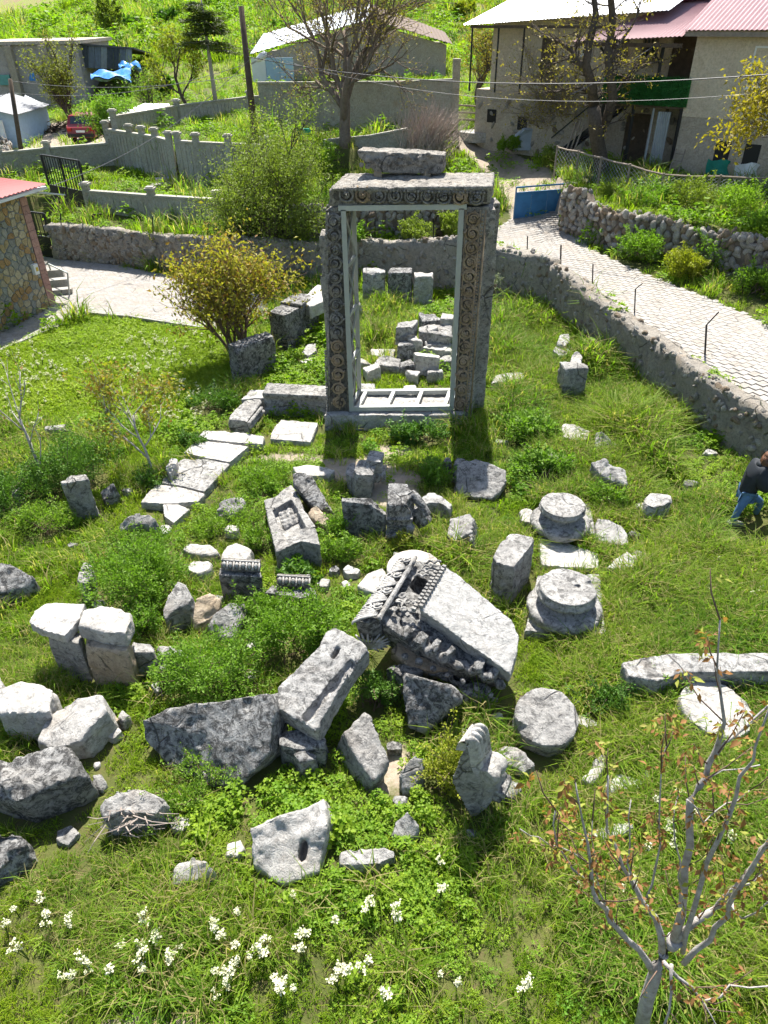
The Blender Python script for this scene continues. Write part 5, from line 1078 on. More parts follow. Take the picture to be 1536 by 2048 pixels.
bpx('leafy weeds between the stepped block and the broken column base', 1210, 1010, 45, .45, 1500, M_LEAF, .05)
bpx('weeds left of the cracked slab', 875, 960, 42, .4, 1200, M_LEAF, .06, up=.8)
bpx('small green plant sprouting beside the cream drum', 800, 1100, 22, .3, 500, M_LEAFY, .04)
bpx('feathery bush against the back wall seen through the gate', 745, 540, 36, 1.1, 2000, M_LEAF, .06)
bpx('grassy bush at the back wall, right half of the gate opening', 840, 545, 45, .8, 1800, M_LEAFY, .06)
bpx('leafy bush at the bend of the right wall', 1165, 660, 48, .95, 2600, M_LEAF, .06, lumps=10)
bpx('bush under the right wall, below the bent posts', 1330, 770, 52, .7, 2400, M_LEAF, .06)
bpx('yellow green bush in tall grass right of the pillar block', 1260, 700, 52, .6, 2000, M_LEAFY, .06)
bpx('pale sage bush clinging to the right wall at the picture edge', 1525, 860, 24, .45, 900, M_SAGE, .04, z=.5, ry=.2)
bpx('pale sage tuft growing out of the wall behind the right jamb', 988, 575, 16, .3, 500, M_SAGE, .045, z=.75, ry=.2)
bpx('dark leafy bush left of the column drums and the beam', 1220, 1420, 60, .4, 1900, M_LEAFD, .04)
bpx('bush in front of the long beam, behind the white drum', 1330, 1392, 55, .35, 1500, M_LEAF, .04, ry=.3)
bpx('weeds below the rounded boulder at the end of the paved edge', 262, 1085, 45, .3, 1500, M_LEAF, .04)
bpx('leafy weeds in front of the capped wall stones, right', 300, 1265, 34, .5, 1300, M_LEAF, .045)
bpx('weeds over the right egg moulded block', 590, 1225, 45, .45, 1600, M_LEAF, .04)
bpx('weeds at the foot of the huge streaked block', 420, 1560, 70, .35, 2200, M_LEAF, .035)
bpx('weeds between the twig covered stone and the streaked block', 365, 1625, 55, .3, 1500, M_LEAF, .035)
# bank and terrace right of the lane
for k, (x, y, z, rx, h, mt, lab) in enumerate([(1205, 470, 1.5, 42, .7, M_LEAF, 'bush at the left end of the bank below the low dry stone wall'), (1285, 510, 1.5, 50, .7, M_LEAF, 'second bush on the bank below the low dry stone wall'),
        (1370, 545, 1.4, 45, .6, M_LEAFY, 'yellow green bush on the bank beside the lane'), (1440, 525, 1.6, 55, .9, M_LEAF, 'large bush on the bank by the dry stone wall'), (1515, 580, 1.4, 45, .6, M_LEAF, 'bush on the bank at the right picture edge'),
        (1300, 415, 2.45, 55, .8, M_LEAF, 'shrub on the terrace above the dry stone wall, left one'), (1385, 420, 2.45, 60, .9, M_LEAFG, 'shrub on the terrace above the dry stone wall, middle one'), (1465, 430, 2.45, 55, .9, M_LEAF, 'shrub on the terrace above the dry stone wall, right one'),
        (1525, 470, 2.45, 40, .7, M_LEAF, 'shrub on the terrace at the picture edge'), (1135, 450, 1.35, 12, .5, M_LEAF, 'small weed at the foot of the blue gate pillar'), (1230, 395, 2.45, 28, .4, M_LEAFG, 'weeds on the terrace beside the big pollarded tree')]):
    bpx(lab, x, y, rx, h, 2200 if rx > 20 else 500, mt, .075, z=z, lumps=11, ry=.8)

# sapling in the right foreground
sap = thing('walnut_sapling', 'leafing grey barked sapling with reddish young leaves in the right foreground', 'tree', (*at(1285, 2040, 2.75)[:2], 0.))
BR = [([(1282, 2060), (1304, 1950), (1326, 1910), (1350, 1880)], (.115, .10, .085, .07), 0), ([(1304, 1940), (1278, 1897), (1234, 1858), (1208, 1818), (1186, 1778), (1176, 1720), (1164, 1646), (1150, 1565)], (.06, .045, .04, .035, .03, .02, .014, .007), -.25),
      ([(1329, 1905), (1309, 1836), (1269, 1778), (1243, 1726), (1221, 1664), (1216, 1550)], (.06, .045, .036, .028, .016, .008), .15), ([(1350, 1880), (1366, 1778), (1377, 1690), (1379, 1602), (1410, 1558), (1432, 1506), (1445, 1444), (1436, 1340), (1440, 1240)], (.065, .055, .05, .048, .042, .036, .022, .014, .006), .1),
      ([(1345, 1885), (1397, 1840), (1441, 1814), (1476, 1770), (1507, 1721), (1540, 1680), (1590, 1590)], (.06, .05, .046, .042, .036, .03, .015), -.1), ([(1365, 1920), (1419, 1880), (1454, 1831), (1472, 1792), (1500, 1730), (1560, 1650)], (.045, .038, .034, .032, .026, .02), -.3),
      ([(1360, 1905), (1385, 1820), (1410, 1730), (1458, 1629), (1485, 1558), (1516, 1488), (1545, 1400)], (.04, .036, .032, .026, .02, .014, .008), -.35), ([(1330, 1925), (1357, 1959), (1406, 1998), (1463, 1976), (1540, 1972)], (.035, .028, .02, .014, .007), -.1),
      ([(1432, 1506), (1470, 1470), (1536, 1409), (1570, 1380)], (.022, .018, .012, .006), .1), ([(1186, 1778), (1142, 1734), (1120, 1686), (1111, 1620)], (.018, .014, .011, .006), -.25), ([(1172, 1715), (1124, 1699), (1080, 1682), (1040, 1658)], (.012, .010, .008, .004), -.25),
      ([(1265, 1775), (1256, 1720), (1252, 1664), (1262, 1600)], (.018, .014, .01, .005), .15), ([(1290, 1800), (1309, 1743), (1318, 1646), (1322, 1545), (1333, 1492)], (.018, .015, .012, .009, .005), .2), ([(1366, 1778), (1357, 1717), (1348, 1646), (1357, 1590)], (.016, .012, .009, .005), .25),
      ([(1234, 1858), (1200, 1790), (1190, 1720), (1185, 1640)], (.016, .013, .009, .004), -.1), ([(1379, 1602), (1400, 1640), (1450, 1610), (1500, 1580)], (.014, .01, .008, .004), .1), ([(1410, 1558), (1450, 1545), (1520, 1530)], (.012, .009, .005), .1), ([(1458, 1790), (1480, 1840), (1540, 1800)], (.02, .014, .006), -.3),
      ([(1406, 1998), (1420, 2030), (1440, 2060)], (.016, .012, .008), -.1), ([(1340, 1925), (1345, 1980), (1325, 2060)], (.03, .02, .012), -.2), ([(1476, 1770), (1500, 1760), (1545, 1735)], (.02, .015, .008), -.1)]
mt = MB(); mb = MB(); mtw = MB(); tw = []; rg = random.Random(4)
for k, (pts, rad, off) in enumerate(BR):
    P = []
    for i, (x, y) in enumerate(pts):
        Y = 2.75 + (1950 - y) / 700 * .62 + off * min(1, i / max(1, len(pts) - 1)) * (1 if k else 0); P.append(Vector(at(x, y, Y)))
    Q = []; Rr = []
    for i in range(len(P) - 1):
        for u in (0, .5): Q.append(P[i].lerp(P[i + 1], u) + Vector((rg.gauss(0, .012), rg.gauss(0, .012), rg.gauss(0, .012)))); Rr.append((rad[i] * (1 - u) + rad[i + 1] * u) * .58)
    Q.append(P[-1]); Rr.append(rad[-1]); (mt if k == 0 else mb).tube(Q, Rr, 9 if k in (0, 3, 4) else 7)
    if k: tw.append((Q, Rr))
tips = []
for Q, Rr in tw:
    for i, (p_, r_) in enumerate(zip(Q, Rr)):
        if r_ < .022: tips.append(p_)
        if r_ < .045 and rg.random() < .55:
            bd = (Q[min(i + 1, len(Q) - 1)] - Q[max(i - 1, 0)]).normalized(); d = (bd * .9 + Vector((rg.gauss(0, .55), rg.gauss(0, .45), abs(rg.gauss(.45, .3))))).normalized(); L0 = rg.uniform(.15, .5); k1 = p_ + d * L0 * .5 + Vector((rg.gauss(0, .02), rg.gauss(0, .02), -.02)); e = k1 + (d + Vector((0, 0, .45))).normalized() * L0 * .5; mtw.tube([p_, k1, e], [.0065, .005, .003], 4); tips += [e, e, k1.lerp(e, .6), e]
mt.build('trunk', M_BARK, sap, True); mb.build('branches', M_BARK, sap, True); tag(mtw.build('twigs', M_TWIG, sap, True), kind='stuff')
LV = []; LD = []; LS = []
for p_ in tips:
    for q in range(rg.choice((0, 1, 1))):
        a = rg.uniform(0, 6.28); out = Vector((math.cos(a), math.sin(a), rg.uniform(-.1, .6))); n = rg.choice((3, 5, 5, 7)); L = rg.uniform(.06, .14)
        for i in range(n):
            u = (i + 1) / n; side = (1 if i % 2 else -1) * (0 if i == n - 1 else 1); c_ = p_ + out * L * u + Vector((0, 0, -.05 * u * u)); LV.append(c_); LD.append(out * .6 + Vector((-out.y, out.x, 0)) * side * .9 + Vector((0, 0, -.7))); LS.append(rg.uniform(.04, .078) * (1.2 if side == 0 else .9))
V, F = leaf_arrays(np.array(LV), LS, .5, 3, dirs=np.array(LD), aspect=.48); link('leaves', tri_mesh('leaves', V - ORG[sap], F), M_WALR, sap, ORG[sap])

def quick(label, base, h, r, lev, kids, spread, gnarl, up, bark, leafmat, leafn, leaf, seed, name='tree', ratio=.68, first=None, tdir=(0, 0, 1), jit=.05, droop=None, stems=1, cat='tree', aspect=.5, taper=.6, n=6, group=None, lean=.45):
    root = thing(name, label, cat, base, group); T = Tree(seed)
    for q in range(stems):
        d = Vector(tdir) + (Vector((T.rg.gauss(0, lean), T.rg.gauss(0, lean), 0)) if stems > 1 else Vector()); T.grow(Vector(base) + (Vector((T.rg.gauss(0, .12), T.rg.gauss(0, .12), -.05)) if stems > 1 else Vector((0, 0, -.1))), d, (first or h * .42) * (T.rg.uniform(.8, 1.2) if stems > 1 else 1), r, 0, lev, kids, spread, gnarl, up, taper, ratio, n)
    T.build(root, bark, leafmat, leafn, leaf, droop=droop, seed=seed, jit=jit, aspect=aspect); return root
quick('brown and yellow leaved shrub tree beside the standing blocks', G(470, 722, 0), 3.6, .05, 3, (5, 5, 4), .55, .12, .08, M_TWIG, M_WALN, 7000, .12, 11, 'walnut_shrub', stems=8, first=1.35, jit=.12, ratio=.74, droop=.5, lean=.11)
quick('thin yellow leaved sapling left of the paved step slabs', G(312, 955, 0), 3., .032, 3, (6, 5, 4), .7, .10, .05, M_BARK, M_WALN, 1500, .10, 12, 'young_tree', first=1.5, jit=.08, ratio=.62, droop=.4)
quick('nearly bare sapling behind the slotted upright block', G(95, 985, 0), 2.6, .035, 2, (6, 3), .6, .08, .05, M_BARK, M_WALN, 70, .09, 13, 'young_tree', first=1.7, jit=.05, ratio=.5, droop=.4)
quick('yellow leaved sapling cut by the left picture edge', G(-45, 1120, 0), 2.6, .035, 3, (6, 4, 3), .7, .1, .05, M_BARK, M_WALN, 900, .10, 14, 'young_tree', first=1.5, jit=.08, ratio=.6, droop=.4)
quick('bushy fresh green tree left of the gate', (*G(560, 545, 0)[:2], 0), 4.6, .07, 3, (5, 5, 5), .8, .12, .05, M_BARKD, M_LEAFG, 42000, .085, 15, 'green_tree', stems=9, first=2.5, jit=.22, ratio=.64, lean=.4)

# ------------------------------------------------------------------ buildings and fences behind the ruins
def frame_box(mb, o, u, v, ur, vr, wr):
    """box in a building's own frame: u along the facade, v into the building, w up"""
    vs = [np.array(o) + u * a + v * b + np.array((0, 0, c)) for a in ur for b in vr for c in wr]
    return mb.add(vs, [(0, 1, 3, 2), (4, 6, 7, 5), (0, 4, 5, 1), (2, 3, 7, 6), (0, 2, 6, 4), (1, 5, 7, 3)])
def corr(name, q, waves, amp, mat, parent, thick=.02, rows=3):
    """corrugated sheet over a quad q = eave left, eave right, ridge right, ridge left"""
    q = [np.array(p_, float) for p_ in q]; n = waves * 4; nrm = np.cross(q[1] - q[0], q[3] - q[0]); nrm /= np.linalg.norm(nrm); V = []; F = []
    if nrm[2] < 0: nrm = -nrm
    for k in (1, -1):
        b0 = len(V)
        for j in range(rows + 1):
            for i in range(n + 1):
                u, w = i / n, j / rows; p_ = (q[0] * (1 - u) + q[1] * u) * (1 - w) + (q[3] * (1 - u) + q[2] * u) * w; V.append(p_ + nrm * (amp * math.sin(i * math.pi / 2) + thick * k / 2))
        for j in range(rows):
            for i in range(n): a = b0 + j * (n + 1) + i; F.append((a, a + 1, a + n + 2, a + n + 1))
    m = MB(); m.add(V, F); return m.build(name, mat, parent)
M_PINK = plain('pink_roof_sheet', (.29, .16, .17), .5, .4, .1, .1, 1.5); M_MAROON = plain('maroon_roof_sheet', (.17, .03, .045), .45, .5, .1, .1, 1.5); M_REDR = plain('red_roof_sheet', (.42, .055, .055), .5, .4, 0., .15, 1.)
M_ZINC = plain('zinc_roof_sheet', (.62, .64, .67), .35, .5, .35, .1, 1.); M_ZINCD = plain('rusty_zinc', (.30, .33, .37), .5, .5, .3, .25, 2.); M_PLAS = stone_mat('cream_plaster', (.66, .56, .43), (.58, .48, .36), -.2, .3, .25, 0.); M_PLASG = stone_mat('grey_render', (.50, .43, .345), (.40, .34, .27), .0, .3, .4, 0.)
M_BLACK = plain('black_paint', (.012, .012, .014), .5, .4, .2, .2); M_WOOD = plain('weathered_wood', (.26, .215, .175), .9, .15, 0, .3, 8.); M_WOODD = plain('dark_wood', (.10, .075, .055), .9, .15, 0, .3, 6.); M_GLASS = plain('window_glass', (.035, .045, .06), .12, .6, 0, .2, 2.); M_WHITE = plain('white_plastic', (.72, .72, .70), .5, .4, 0, .05)
M_HEDGE = leaf_mat('artificial_hedge', (.03, .17, .04), (.05, .22, .05), .1); M_BLUEP = plain('blue_paint', (.035, .15, .31), .45, .45, .1, .2, 3.); M_BLUEW = plain('pale_blue_wall', (.36, .48, .60), .85, .2, 0, .1); M_TARP = plain('blue_tarp', (.03, .20, .52), .4, .5, 0, .3, 3., .5)
cA = G(1339, 352, 2.5); _e = G(1536, 375, 2.5); UA = np.r_[(_e - cA)[:2] / np.linalg.norm((_e - cA)[:2]), 0]; VA = np.array([-UA[1], UA[0], 0])
def fa(x, y, v=0.):
    d = _ray(x, y); o = np.array([0, 0, CAM_H]); t_ = ((cA + VA * v - o) @ VA) / (d @ VA); p_ = o + d * t_; return (p_ - cA) @ UA, p_[2] - cA[2]
def fw(u, v, w): return cA + UA * u + VA * v + np.array((0, 0, w))
def window(parent, o, U, V, u0, u1, w0, w1, mat=M_WHITE, depth=.08, bars=1, name='window', glass=None, trans=0):
    m = MB(); t_ = .06
    for ur, wr in (((u0, u0 + t_), (w0, w1)), ((u1 - t_, u1), (w0, w1)), ((u0 + t_, u1 - t_), (w0, w0 + t_)), ((u0 + t_, u1 - t_), (w1 - t_, w1))): frame_box(m, o, U, V, ur, (-.05, .06), wr)
    for b in range(bars): c_ = u0 + (u1 - u0) * (b + 1) / (bars + 1); frame_box(m, o, U, V, (c_ - .025, c_ + .025), (-.04, .05), (w0 + t_, w1 - t_))
    if trans: frame_box(m, o, U, V, (u0 + t_, u1 - t_), (-.035, .045), (w0 + (w1 - w0) * trans - .02, w0 + (w1 - w0) * trans + .02))
    win = m.build(name, mat, parent); m = MB(); frame_box(m, o, U, V, (u0 + t_ * .5, u1 - t_ * .5), (-.01, .01), (w0 + t_ * .5, w1 - t_ * .5)); m.build('pane', glass or M_GLASS, win)
    m = MB(); frame_box(m, o, U, V, (u0 - .05, u1 + .05), (-.12, .02), (w0 - .06, w0)); m.build('sill', mat, win); return win
# house with the pink roof
hA = thing('village_house', 'two storey rendered house with a pink corrugated roof and a porch, right edge', 'house', cA)
EW = 4.85
m = MB(); frame_box(m, cA, UA, VA, (0, 9), (0, 8), (-.6, EW)); m.build('wall', M_PLASG, hA)
m = MB(); frame_box(m, cA, UA, VA, (.0, 9.01), (-.02, 7.9), (2.1, EW - .02)); m.build('upper_wall', M_PLAS, hA)
corr('roof', [fw(-.35, -.55, EW - .02), fw(9.5, -.55, EW + .05), fw(9.5, 4.2, EW + 1.9), fw(-.35, 4.2, EW + 1.9)], 60, .018, M_PINK, hA)
corr('porch_roof', [fw(-4.9, -.5, EW - .42), fw(-.37, -.5, EW - .2), fw(-.37, 3.4, EW + 1.1), fw(-1.6, 3.0, EW + .95)], 28, .018, M_PINK, hA)
corr('back_roof', [fw(-2.6, 2.4, EW + .75), fw(-.3, 2.6, EW + 1.0), fw(3, 5.5, EW + 2.5), fw(-1.0, 5.5, EW + 2.2)], 20, .018, M_MAROON, hA)
m = MB(); frame_box(m, cA, UA, VA, (-.3, 9.4), (-.5, -.44), (EW - .2, EW - .05)); m.build('fascia', M_WOOD, hA)
m = MB(); frame_box(m, cA, UA, VA, (-4.6, -.35), (-.44, -.38), (EW - .55, EW - .42)); m.build('fascia', M_WOODD, hA)
u0, w0 = fa(1492, 175); window(hA, cA, UA, VA, u0, u0 + 1.3, w0, w0 + 1.25, trans=.65)
for x, y0, y1, lab, mt in ((1430, 300, 338, 'green', plain('green_sack', (.02, .22, .16), .7, .3, 0, .2)), (1488, 305, 345, 'white', plain('white_sack', (.66, .66, .66), .7, .3, 0, .1))):
    u0, w1 = fa(x, y0); u1, w0 = fa(x + 24, y1 - 10); m = MB(); frame_box(m, cA, UA, VA, (u0, u0 + .55), (-.012, .3), (w0 + .05, w0 + .75)); m.build('opening', M_BLACK, hA)
    m = MB(); n = 6; V = []; 
    for j in range(n):
        for i in range(n): V.append(fw(u0 - .15 + .85 * i / (n - 1) * (1 - .12 * math.sin(j)), -.08 - .06 * math.sin(i * 1.9 + j), w0 + .12 - .62 * j / (n - 1) - .05 * math.sin(i * 1.3)))
    for j in range(n):
        for i in range(n): V.append(V[j * n + i] + VA * .03)
    q = [(j * n + i, j * n + i + 1, (j + 1) * n + i + 1, (j + 1) * n + i) for j in range(n - 1) for i in range(n - 1)]; m.add(V, q + [tuple(k + n * n for k in f) for f in q])
    tag(m.build('hanging_sack', mt, smooth=True), lab + ' sack hanging below a small dark opening of the pink roofed house', 'sack')
# recessed bay, balcony with hedge screen, posts and stairs
m = MB(); frame_box(m, cA, UA, VA, (-3.4, 0), (-.05, 1.6), (2.32, 2.42)); m.build('balcony_floor', M_WOODD, hA)
m = MB(); frame_box(m, cA, UA, VA, (-3.35, .12), (-.07, -.03), (2.4, 3.35)); hs = m.build('hedge_screen', M_HEDGE, hA)
P = np.array([fw(random.uniform(-3.35, .12), -.09 - random.uniform(0, .04), random.uniform(2.38, 3.38)) for _ in range(5200)]); V, F = leaf_arrays(P, .06, .1, 5, dirs=np.tile(-VA + (0, 0, .4), (len(P), 1)), aspect=.7); link('hedge_leaves', tri_mesh('hedge_leaves', V - ORG[hA], F), M_HEDGE, hs, ORG[hA])
def hbar(name, a, b, w, mat, parent=hA): return bar(name, a, b, w, parent, mat)
for u_ in (-3.25, -1.95, -.05): hbar('post', fw(u_, -.02, 0), fw(u_, -.02, 2.35), .1, M_BLACK)
for u_ in (-3.25, -1.2): hbar('post', fw(u_, -.02, 3.3), fw(u_, -.02, EW - .45), .1, M_BLACK); hbar('brace', fw(u_, -.02, 3.75), fw(u_ - .55, -.02, EW - .5), .07, M_BLACK)
hbar('stair_stringer', fw(-5.6, .3, 0), fw(-2.6, .3, 2.35), .16, M_BLACK); hbar('stair_stringer', fw(-5.6, 1.1, 0), fw(-2.6, 1.1, 2.35), .16, M_BLACK)
for k in range(10): m = MB(); u_ = -5.5 + 2.8 * k / 9; frame_box(m, cA, UA, VA, (u_, u_ + .28), (.32, 1.08), (.2 + 2.1 * k / 9, .24 + 2.1 * k / 9)); m.build('stair_tread', M_BLACK, hA)
hbar('stair_rail', fw(-5.6, .3, .9), fw(-2.9, .3, 3.1), .05, M_BLACK)
corr('tin_panel', [fw(-.95, .05, -.1), fw(-.45, .05, -.1), fw(-.45, .05, 2.2), fw(-.95, .05, 2.2)], 6, .012, M_ZINCD, hA)
hbar('drain_pipe', fw(-1.15, .02, -.1), fw(-1.15, .02, 2.3), .07, M_ZINCD)
# house with the zinc roof
hB = thing('village_house', 'long cream house with a zinc roof and stone lower storey', 'house', fw(-5, 1.7, 0))
m = MB(); frame_box(m, cA, UA, VA, (-10.6, -.02), (1.7, 8), (-.4, 2.45)); m.build('lower_wall', M_PLASG, hB)
m = MB(); frame_box(m, cA, UA, VA, (-9.9, -.02), (1.75, 8), (2.45, 5.35)); m.build('wall', M_PLAS, hB)
corr('roof', [fw(-11, .9, 4.95), fw(-1.6, .9, 5.42), fw(-.8, 5.5, 7.2), fw(-9.6, 5.5, 6.6)], 60, .015, M_ZINC, hB)
m = MB(); frame_box(m, cA, UA, VA, (-10.6, -1.5), (.95, 1.02), (4.84, 4.95)); m.build('fascia', M_WOODD, hB)
for u_ in (-4.0, -2.75): window(hB, cA + VA * 1.72, UA, VA, u_, u_ + .62, 3.75, 4.55, M_WOOD, bars=3)
window(hB, cA + VA * 1.72, UA, VA, -5.4, -4.9, 3.9, 4.6, bars=0)
m = MB(); frame_box(m, cA, UA, VA, (-1.5, -.05), (1.66, 1.74), (2.5, 4.6)); m.build('loggia', M_WOODD, hB)
m = MB(); frame_box(m, cA, UA, VA, (-7.3, -6.6), (1.66, 1.74), (3.0, 4.5)); m.build('door', M_WOODD, hB)
for u_ in (-10.6, -9.2, -7.9): hbar('veranda_post', fw(u_, 1.1, 2.4), fw(u_, 1.1, 4.9), .07, M_BLACK, hB)
for u_, w_ in ((-8.2, .9), (-9.9, 1.1)): m = MB(); frame_box(m, cA, UA, VA, (u_, u_ + .5), (1.68, 1.8), (w_, w_ + .55)); m.build('opening', M_BLACK, hB)
m = MB(); frame_box(m, cA, UA, VA, (-2.9, -1.9), (1.66, 1.74), (-.1, 1.9)); m.build('door', M_WOODD, hB)
for k in range(70):
    child('stone', PEB[k % 12], hB, fw(random.uniform(-10.4, -.3), 1.69, random.uniform(0, 2.3)), (0, random.uniform(-3, 3), math.atan2(UA[1], UA[0])), (random.uniform(.2, .4), .12, random.uniform(.15, .26)))
# things in the yard
lad = thing('ladder', 'small grey wooden ladder leaning on the pink roofed house', 'ladder', fw(.25, -.35, 0))
for u_ in (.1, .45): bar('rail', fw(u_, -.5, 0), fw(u_, -.1, 1.0), .04, lad, M_WOOD)
for k in range(4): bar('rung', fw(.1, -.44 + .09 * k, .15 + .23 * k), fw(.45, -.44 + .09 * k, .15 + .23 * k), .03, lad, M_WOOD)
for k, (u_, h_) in enumerate([(-4.6, 1.6), (-4.4, 1.7), (-4.25, 1.5)]):
    m = MB(); m.tube([fw(u_, -.5, -.05), fw(u_ + .15, .2, h_)], .035, 6); tag(m.build('wooden_pole', M_WOOD), ['leftmost wooden pole propped behind the pollarded tree', 'middle wooden pole propped behind the pollarded tree', 'rightmost wooden pole propped behind the pollarded tree'][k], 'pole', 'poles propped by the tree')
tp = MB(); c_ = G(1063, 297, 2.6)
prof = [(-.95, 0), (-.9, .5), (-.5, .85), (.1, .9), (.6, .75), (.95, .35), (1.0, 0)]
top = [c_ + np.array((x, -.5 + .06 * math.sin(i * 2), z)) for i, (x, z) in enumerate(prof)]; mid = [c_ + np.array((x * .96, .0, z * 1.12)) for x, z in prof]; bk = [c_ + np.array((x, .6, z)) for x, z in prof]
n = len(prof); tp.add(top + mid + bk, [(i, i + 1, n + i + 1, n + i) for i in range(n - 1)] + [(n + i, n + i + 1, 2 * n + i + 1, 2 * n + i) for i in range(n - 1)] + [tuple(range(n)), tuple(range(3 * n - 1, 2 * n - 1, -1))])
tag(tp.build('covered_pile', plain('grey_plastic_cover', (.33, .38, .43), .35, .5, 0, .2, 2., .6)), 'pile under a crumpled grey blue plastic cover beside the dirt lane', 'covered pile')
m = MB(); c_ = G(962, 268, 3.0); V = [c_ + np.array((1.15 * math.cos(a) * (1 + .1 * math.sin(3 * a)), .75 * math.sin(a), 0)) for a in np.linspace(0, 6.28, 20)[:-1]]; m.prism([p_ + np.array((0, 0, .12)) for p_ in V], [p_ + np.array((0, 0, -.3)) for p_ in V])
tag(m.build('stone_platform', M_STW), 'low round pale platform beside the grassy lane', 'platform')
pg = thing('pole_gate', 'rough wooden pole gate at the top of the grassy lane', 'gate', G(930, 252, 3.1)); a_ = G(908, 252, 3.1); b_ = G(952, 255, 3.1)
for p_ in (a_, b_): bar('post', p_, p_ + np.array((0, 0, 1.15)), .12, pg, M_WOOD)
for k in range(3): bar('rail', a_ + np.array((0, -.08, .3 + .33 * k)), b_ + np.array((0, -.08, .35 + .3 * k)), .07, pg, M_WOOD)
# wire mesh fence on wooden posts along the terrace
fe = thing('mesh_fence', 'wire mesh fence on wooden posts with a pole top rail, below the houses', 'fence', (*G(1250, 380, 2.5)[:2], 2.5))
fl = [G(x, y, 2.5) for x, y in [(1108, 350), (1150, 358), (1195, 372), (1250, 385), (1320, 392), (1430, 396), (1560, 400)]]; tops = [at(x, y, p_[1]) for (x, y), p_ in zip([(1117, 294), (1160, 303), (1205, 316), (1260, 330), (1330, 355), (1440, 368), (1565, 378)], fl)]
for k, (a_, b_) in enumerate(zip(fl, tops)):
    b_ = np.array((a_[0], a_[1], max(b_[2], 3.2))); m = MB(); m.tube([a_ - (0, 0, .1), b_ + np.array((.03 * math.sin(k * 3), 0, .05))], .04, 6); m.build('post', M_WOOD, fe)
    if k:
        pa, pb = np.array((fl[k - 1][0], fl[k - 1][1], max(tops[k - 1][2], 3.2))), b_; m = MB(); m.tube([pa, (pa + pb) / 2 - (0, 0, .03), pb], .035, 5); m.build('top_rail', M_WOOD, fe)
        m = MB(); L_ = np.linalg.norm(fl[k] - fl[k - 1]); nn = int(L_ / .16)
        for i in range(-6, nn):
            for s_ in (0, 1):
                u0, u1 = i / nn, (i + 6) / nn; v0, v1 = (0, 1) if s_ else (1, 0)
                if u0 < 0: v0 = v0 + (v1 - v0) * (-u0) / (u1 - u0); u0 = 0
                if u1 > 1: v1 = v0 + (v1 - v0) * (1 - u0) / (u1 - u0); u1 = 1
                f_ = lambda u, v: (fl[k - 1] * (1 - u) + fl[k] * u) * (1 - v) + (pa * (1 - u) + pb * u) * v; m.tube([f_(u0, v0), f_(u1, v1)], .005, 3, False)
        m.build('wire_mesh', M_ZINCD, fe)
# blue sheet gate and its pillar
bg = thing('blue_gate', 'blue painted sheet metal gate closing the lane', 'gate', G(1075, 440, 1.35)); a_ = G(1027, 441, 1.35); b_ = G(1121, 433, 1.35); d_ = b_ - a_
for k in range(3):
    u0, u1 = k / 3 + .004, (k + 1) / 3 - .004; m = MB(); p0 = a_ + d_ * u0; p1 = a_ + d_ * u1; nrm = np.array((-d_[1], d_[0], 0)) / np.linalg.norm(d_) * .03
    m.prism([p0 + (0, 0, .95), p1 + (0, 0, .95), p1 + nrm + (0, 0, .95), p0 + nrm + (0, 0, .95)], [p0 + (0, 0, .06), p1 + (0, 0, .06), p1 + nrm + (0, 0, .06), p0 + nrm + (0, 0, .06)]); m.build('panel', M_BLUEP, bg)
for a2, b2 in ((a_ + (0, 0, .04), a_ + (0, 0, 1.2)), (b_ + (0, 0, .04), b_ + (0, 0, 1.2)), (a_ + (0, 0, 1.18), b_ + (0, 0, 1.18)), (a_ + (0, 0, .98), b_ + (0, 0, .98)), (a_ + (0, 0, .04), b_ + (0, 0, .04))): bar('frame_bar', a2, b2, .05, bg, M_BLUEP)
m = MB(); c_ = b_ + np.array((.32, .05, 0)); m.box(c_ + (0, 0, .55), (.4, .4, 1.3)); pl = thing('gate_pillar', 'squat stone gate pillar right of the blue gate', 'pillar', c_); m.build('core', M_MORT, pl)
for k in range(26): child('stone', PEB[k % 12], pl, c_ + np.array((random.uniform(-.17, .17), -.2, random.uniform(.05, 1.2))), (0, random.uniform(-3, 3), 0), (.22, .1, .16))
# steel fence posts on the wall tops
def fpost(label, x, yb, yt, z, bent=None, w=.05, base=None):
    a_ = G(x, yb, z); top = at(x, yt, a_[1]); m = MB(); E = [a_ - (0, 0, .15), np.array((a_[0] + (top[0] - a_[0]) * 1, a_[1], top[2]))]
    m.tube(E, w / 2, 4)
    if bent: m.tube([E[1], E[1] + np.array(bent)], w * .35, 4)
    tag(m.build('fence_post', M_BLACK), label, 'post', 'black steel fence posts')
for k, (x, yb, yt, bent, lab) in enumerate([(1055, 515, 472, None, 'thin black post on the wall corner, farthest up the lane'), (1122, 535, 490, None, 'thick black post on the wall corner by the lane'), (1186, 577, 528, None, 'third black post along the lane wall'),
        (1271, 618, 578, (.12, -.1, .18), 'fourth black post along the lane wall, leaning'), (1413, 698, 650, (.16, -.1, .35), 'black post with a bent tip, nearest on the lane wall')]): fpost(lab, x, yb, yt, 1.28, bent, .06 if k in (1, 4) else .045)
for k, (x, yb, yt, bent) in enumerate([(121, 452, 428, (-.05, 0, .2)), (305, 468, 432, None), (415, 472, 436, None), (750, 478, 436, None), (867, 488, 436, None)]):
    fpost(['black bent post on the plastered wall beside the black gate', 'black post on the plastered wall, behind the paved court', 'black post on the plastered wall left of the green tree', 'black post seen through the gate, left one', 'black post seen through the gate, right one'][k], x, yb, yt, 1.36, bent)
pf = thing('post_frame', 'black steel frame with a diagonal strut against the plastered wall', 'frame', G(200, 522, 0)); a_ = G(203, 521, 0); b_ = G(238, 524, 0)
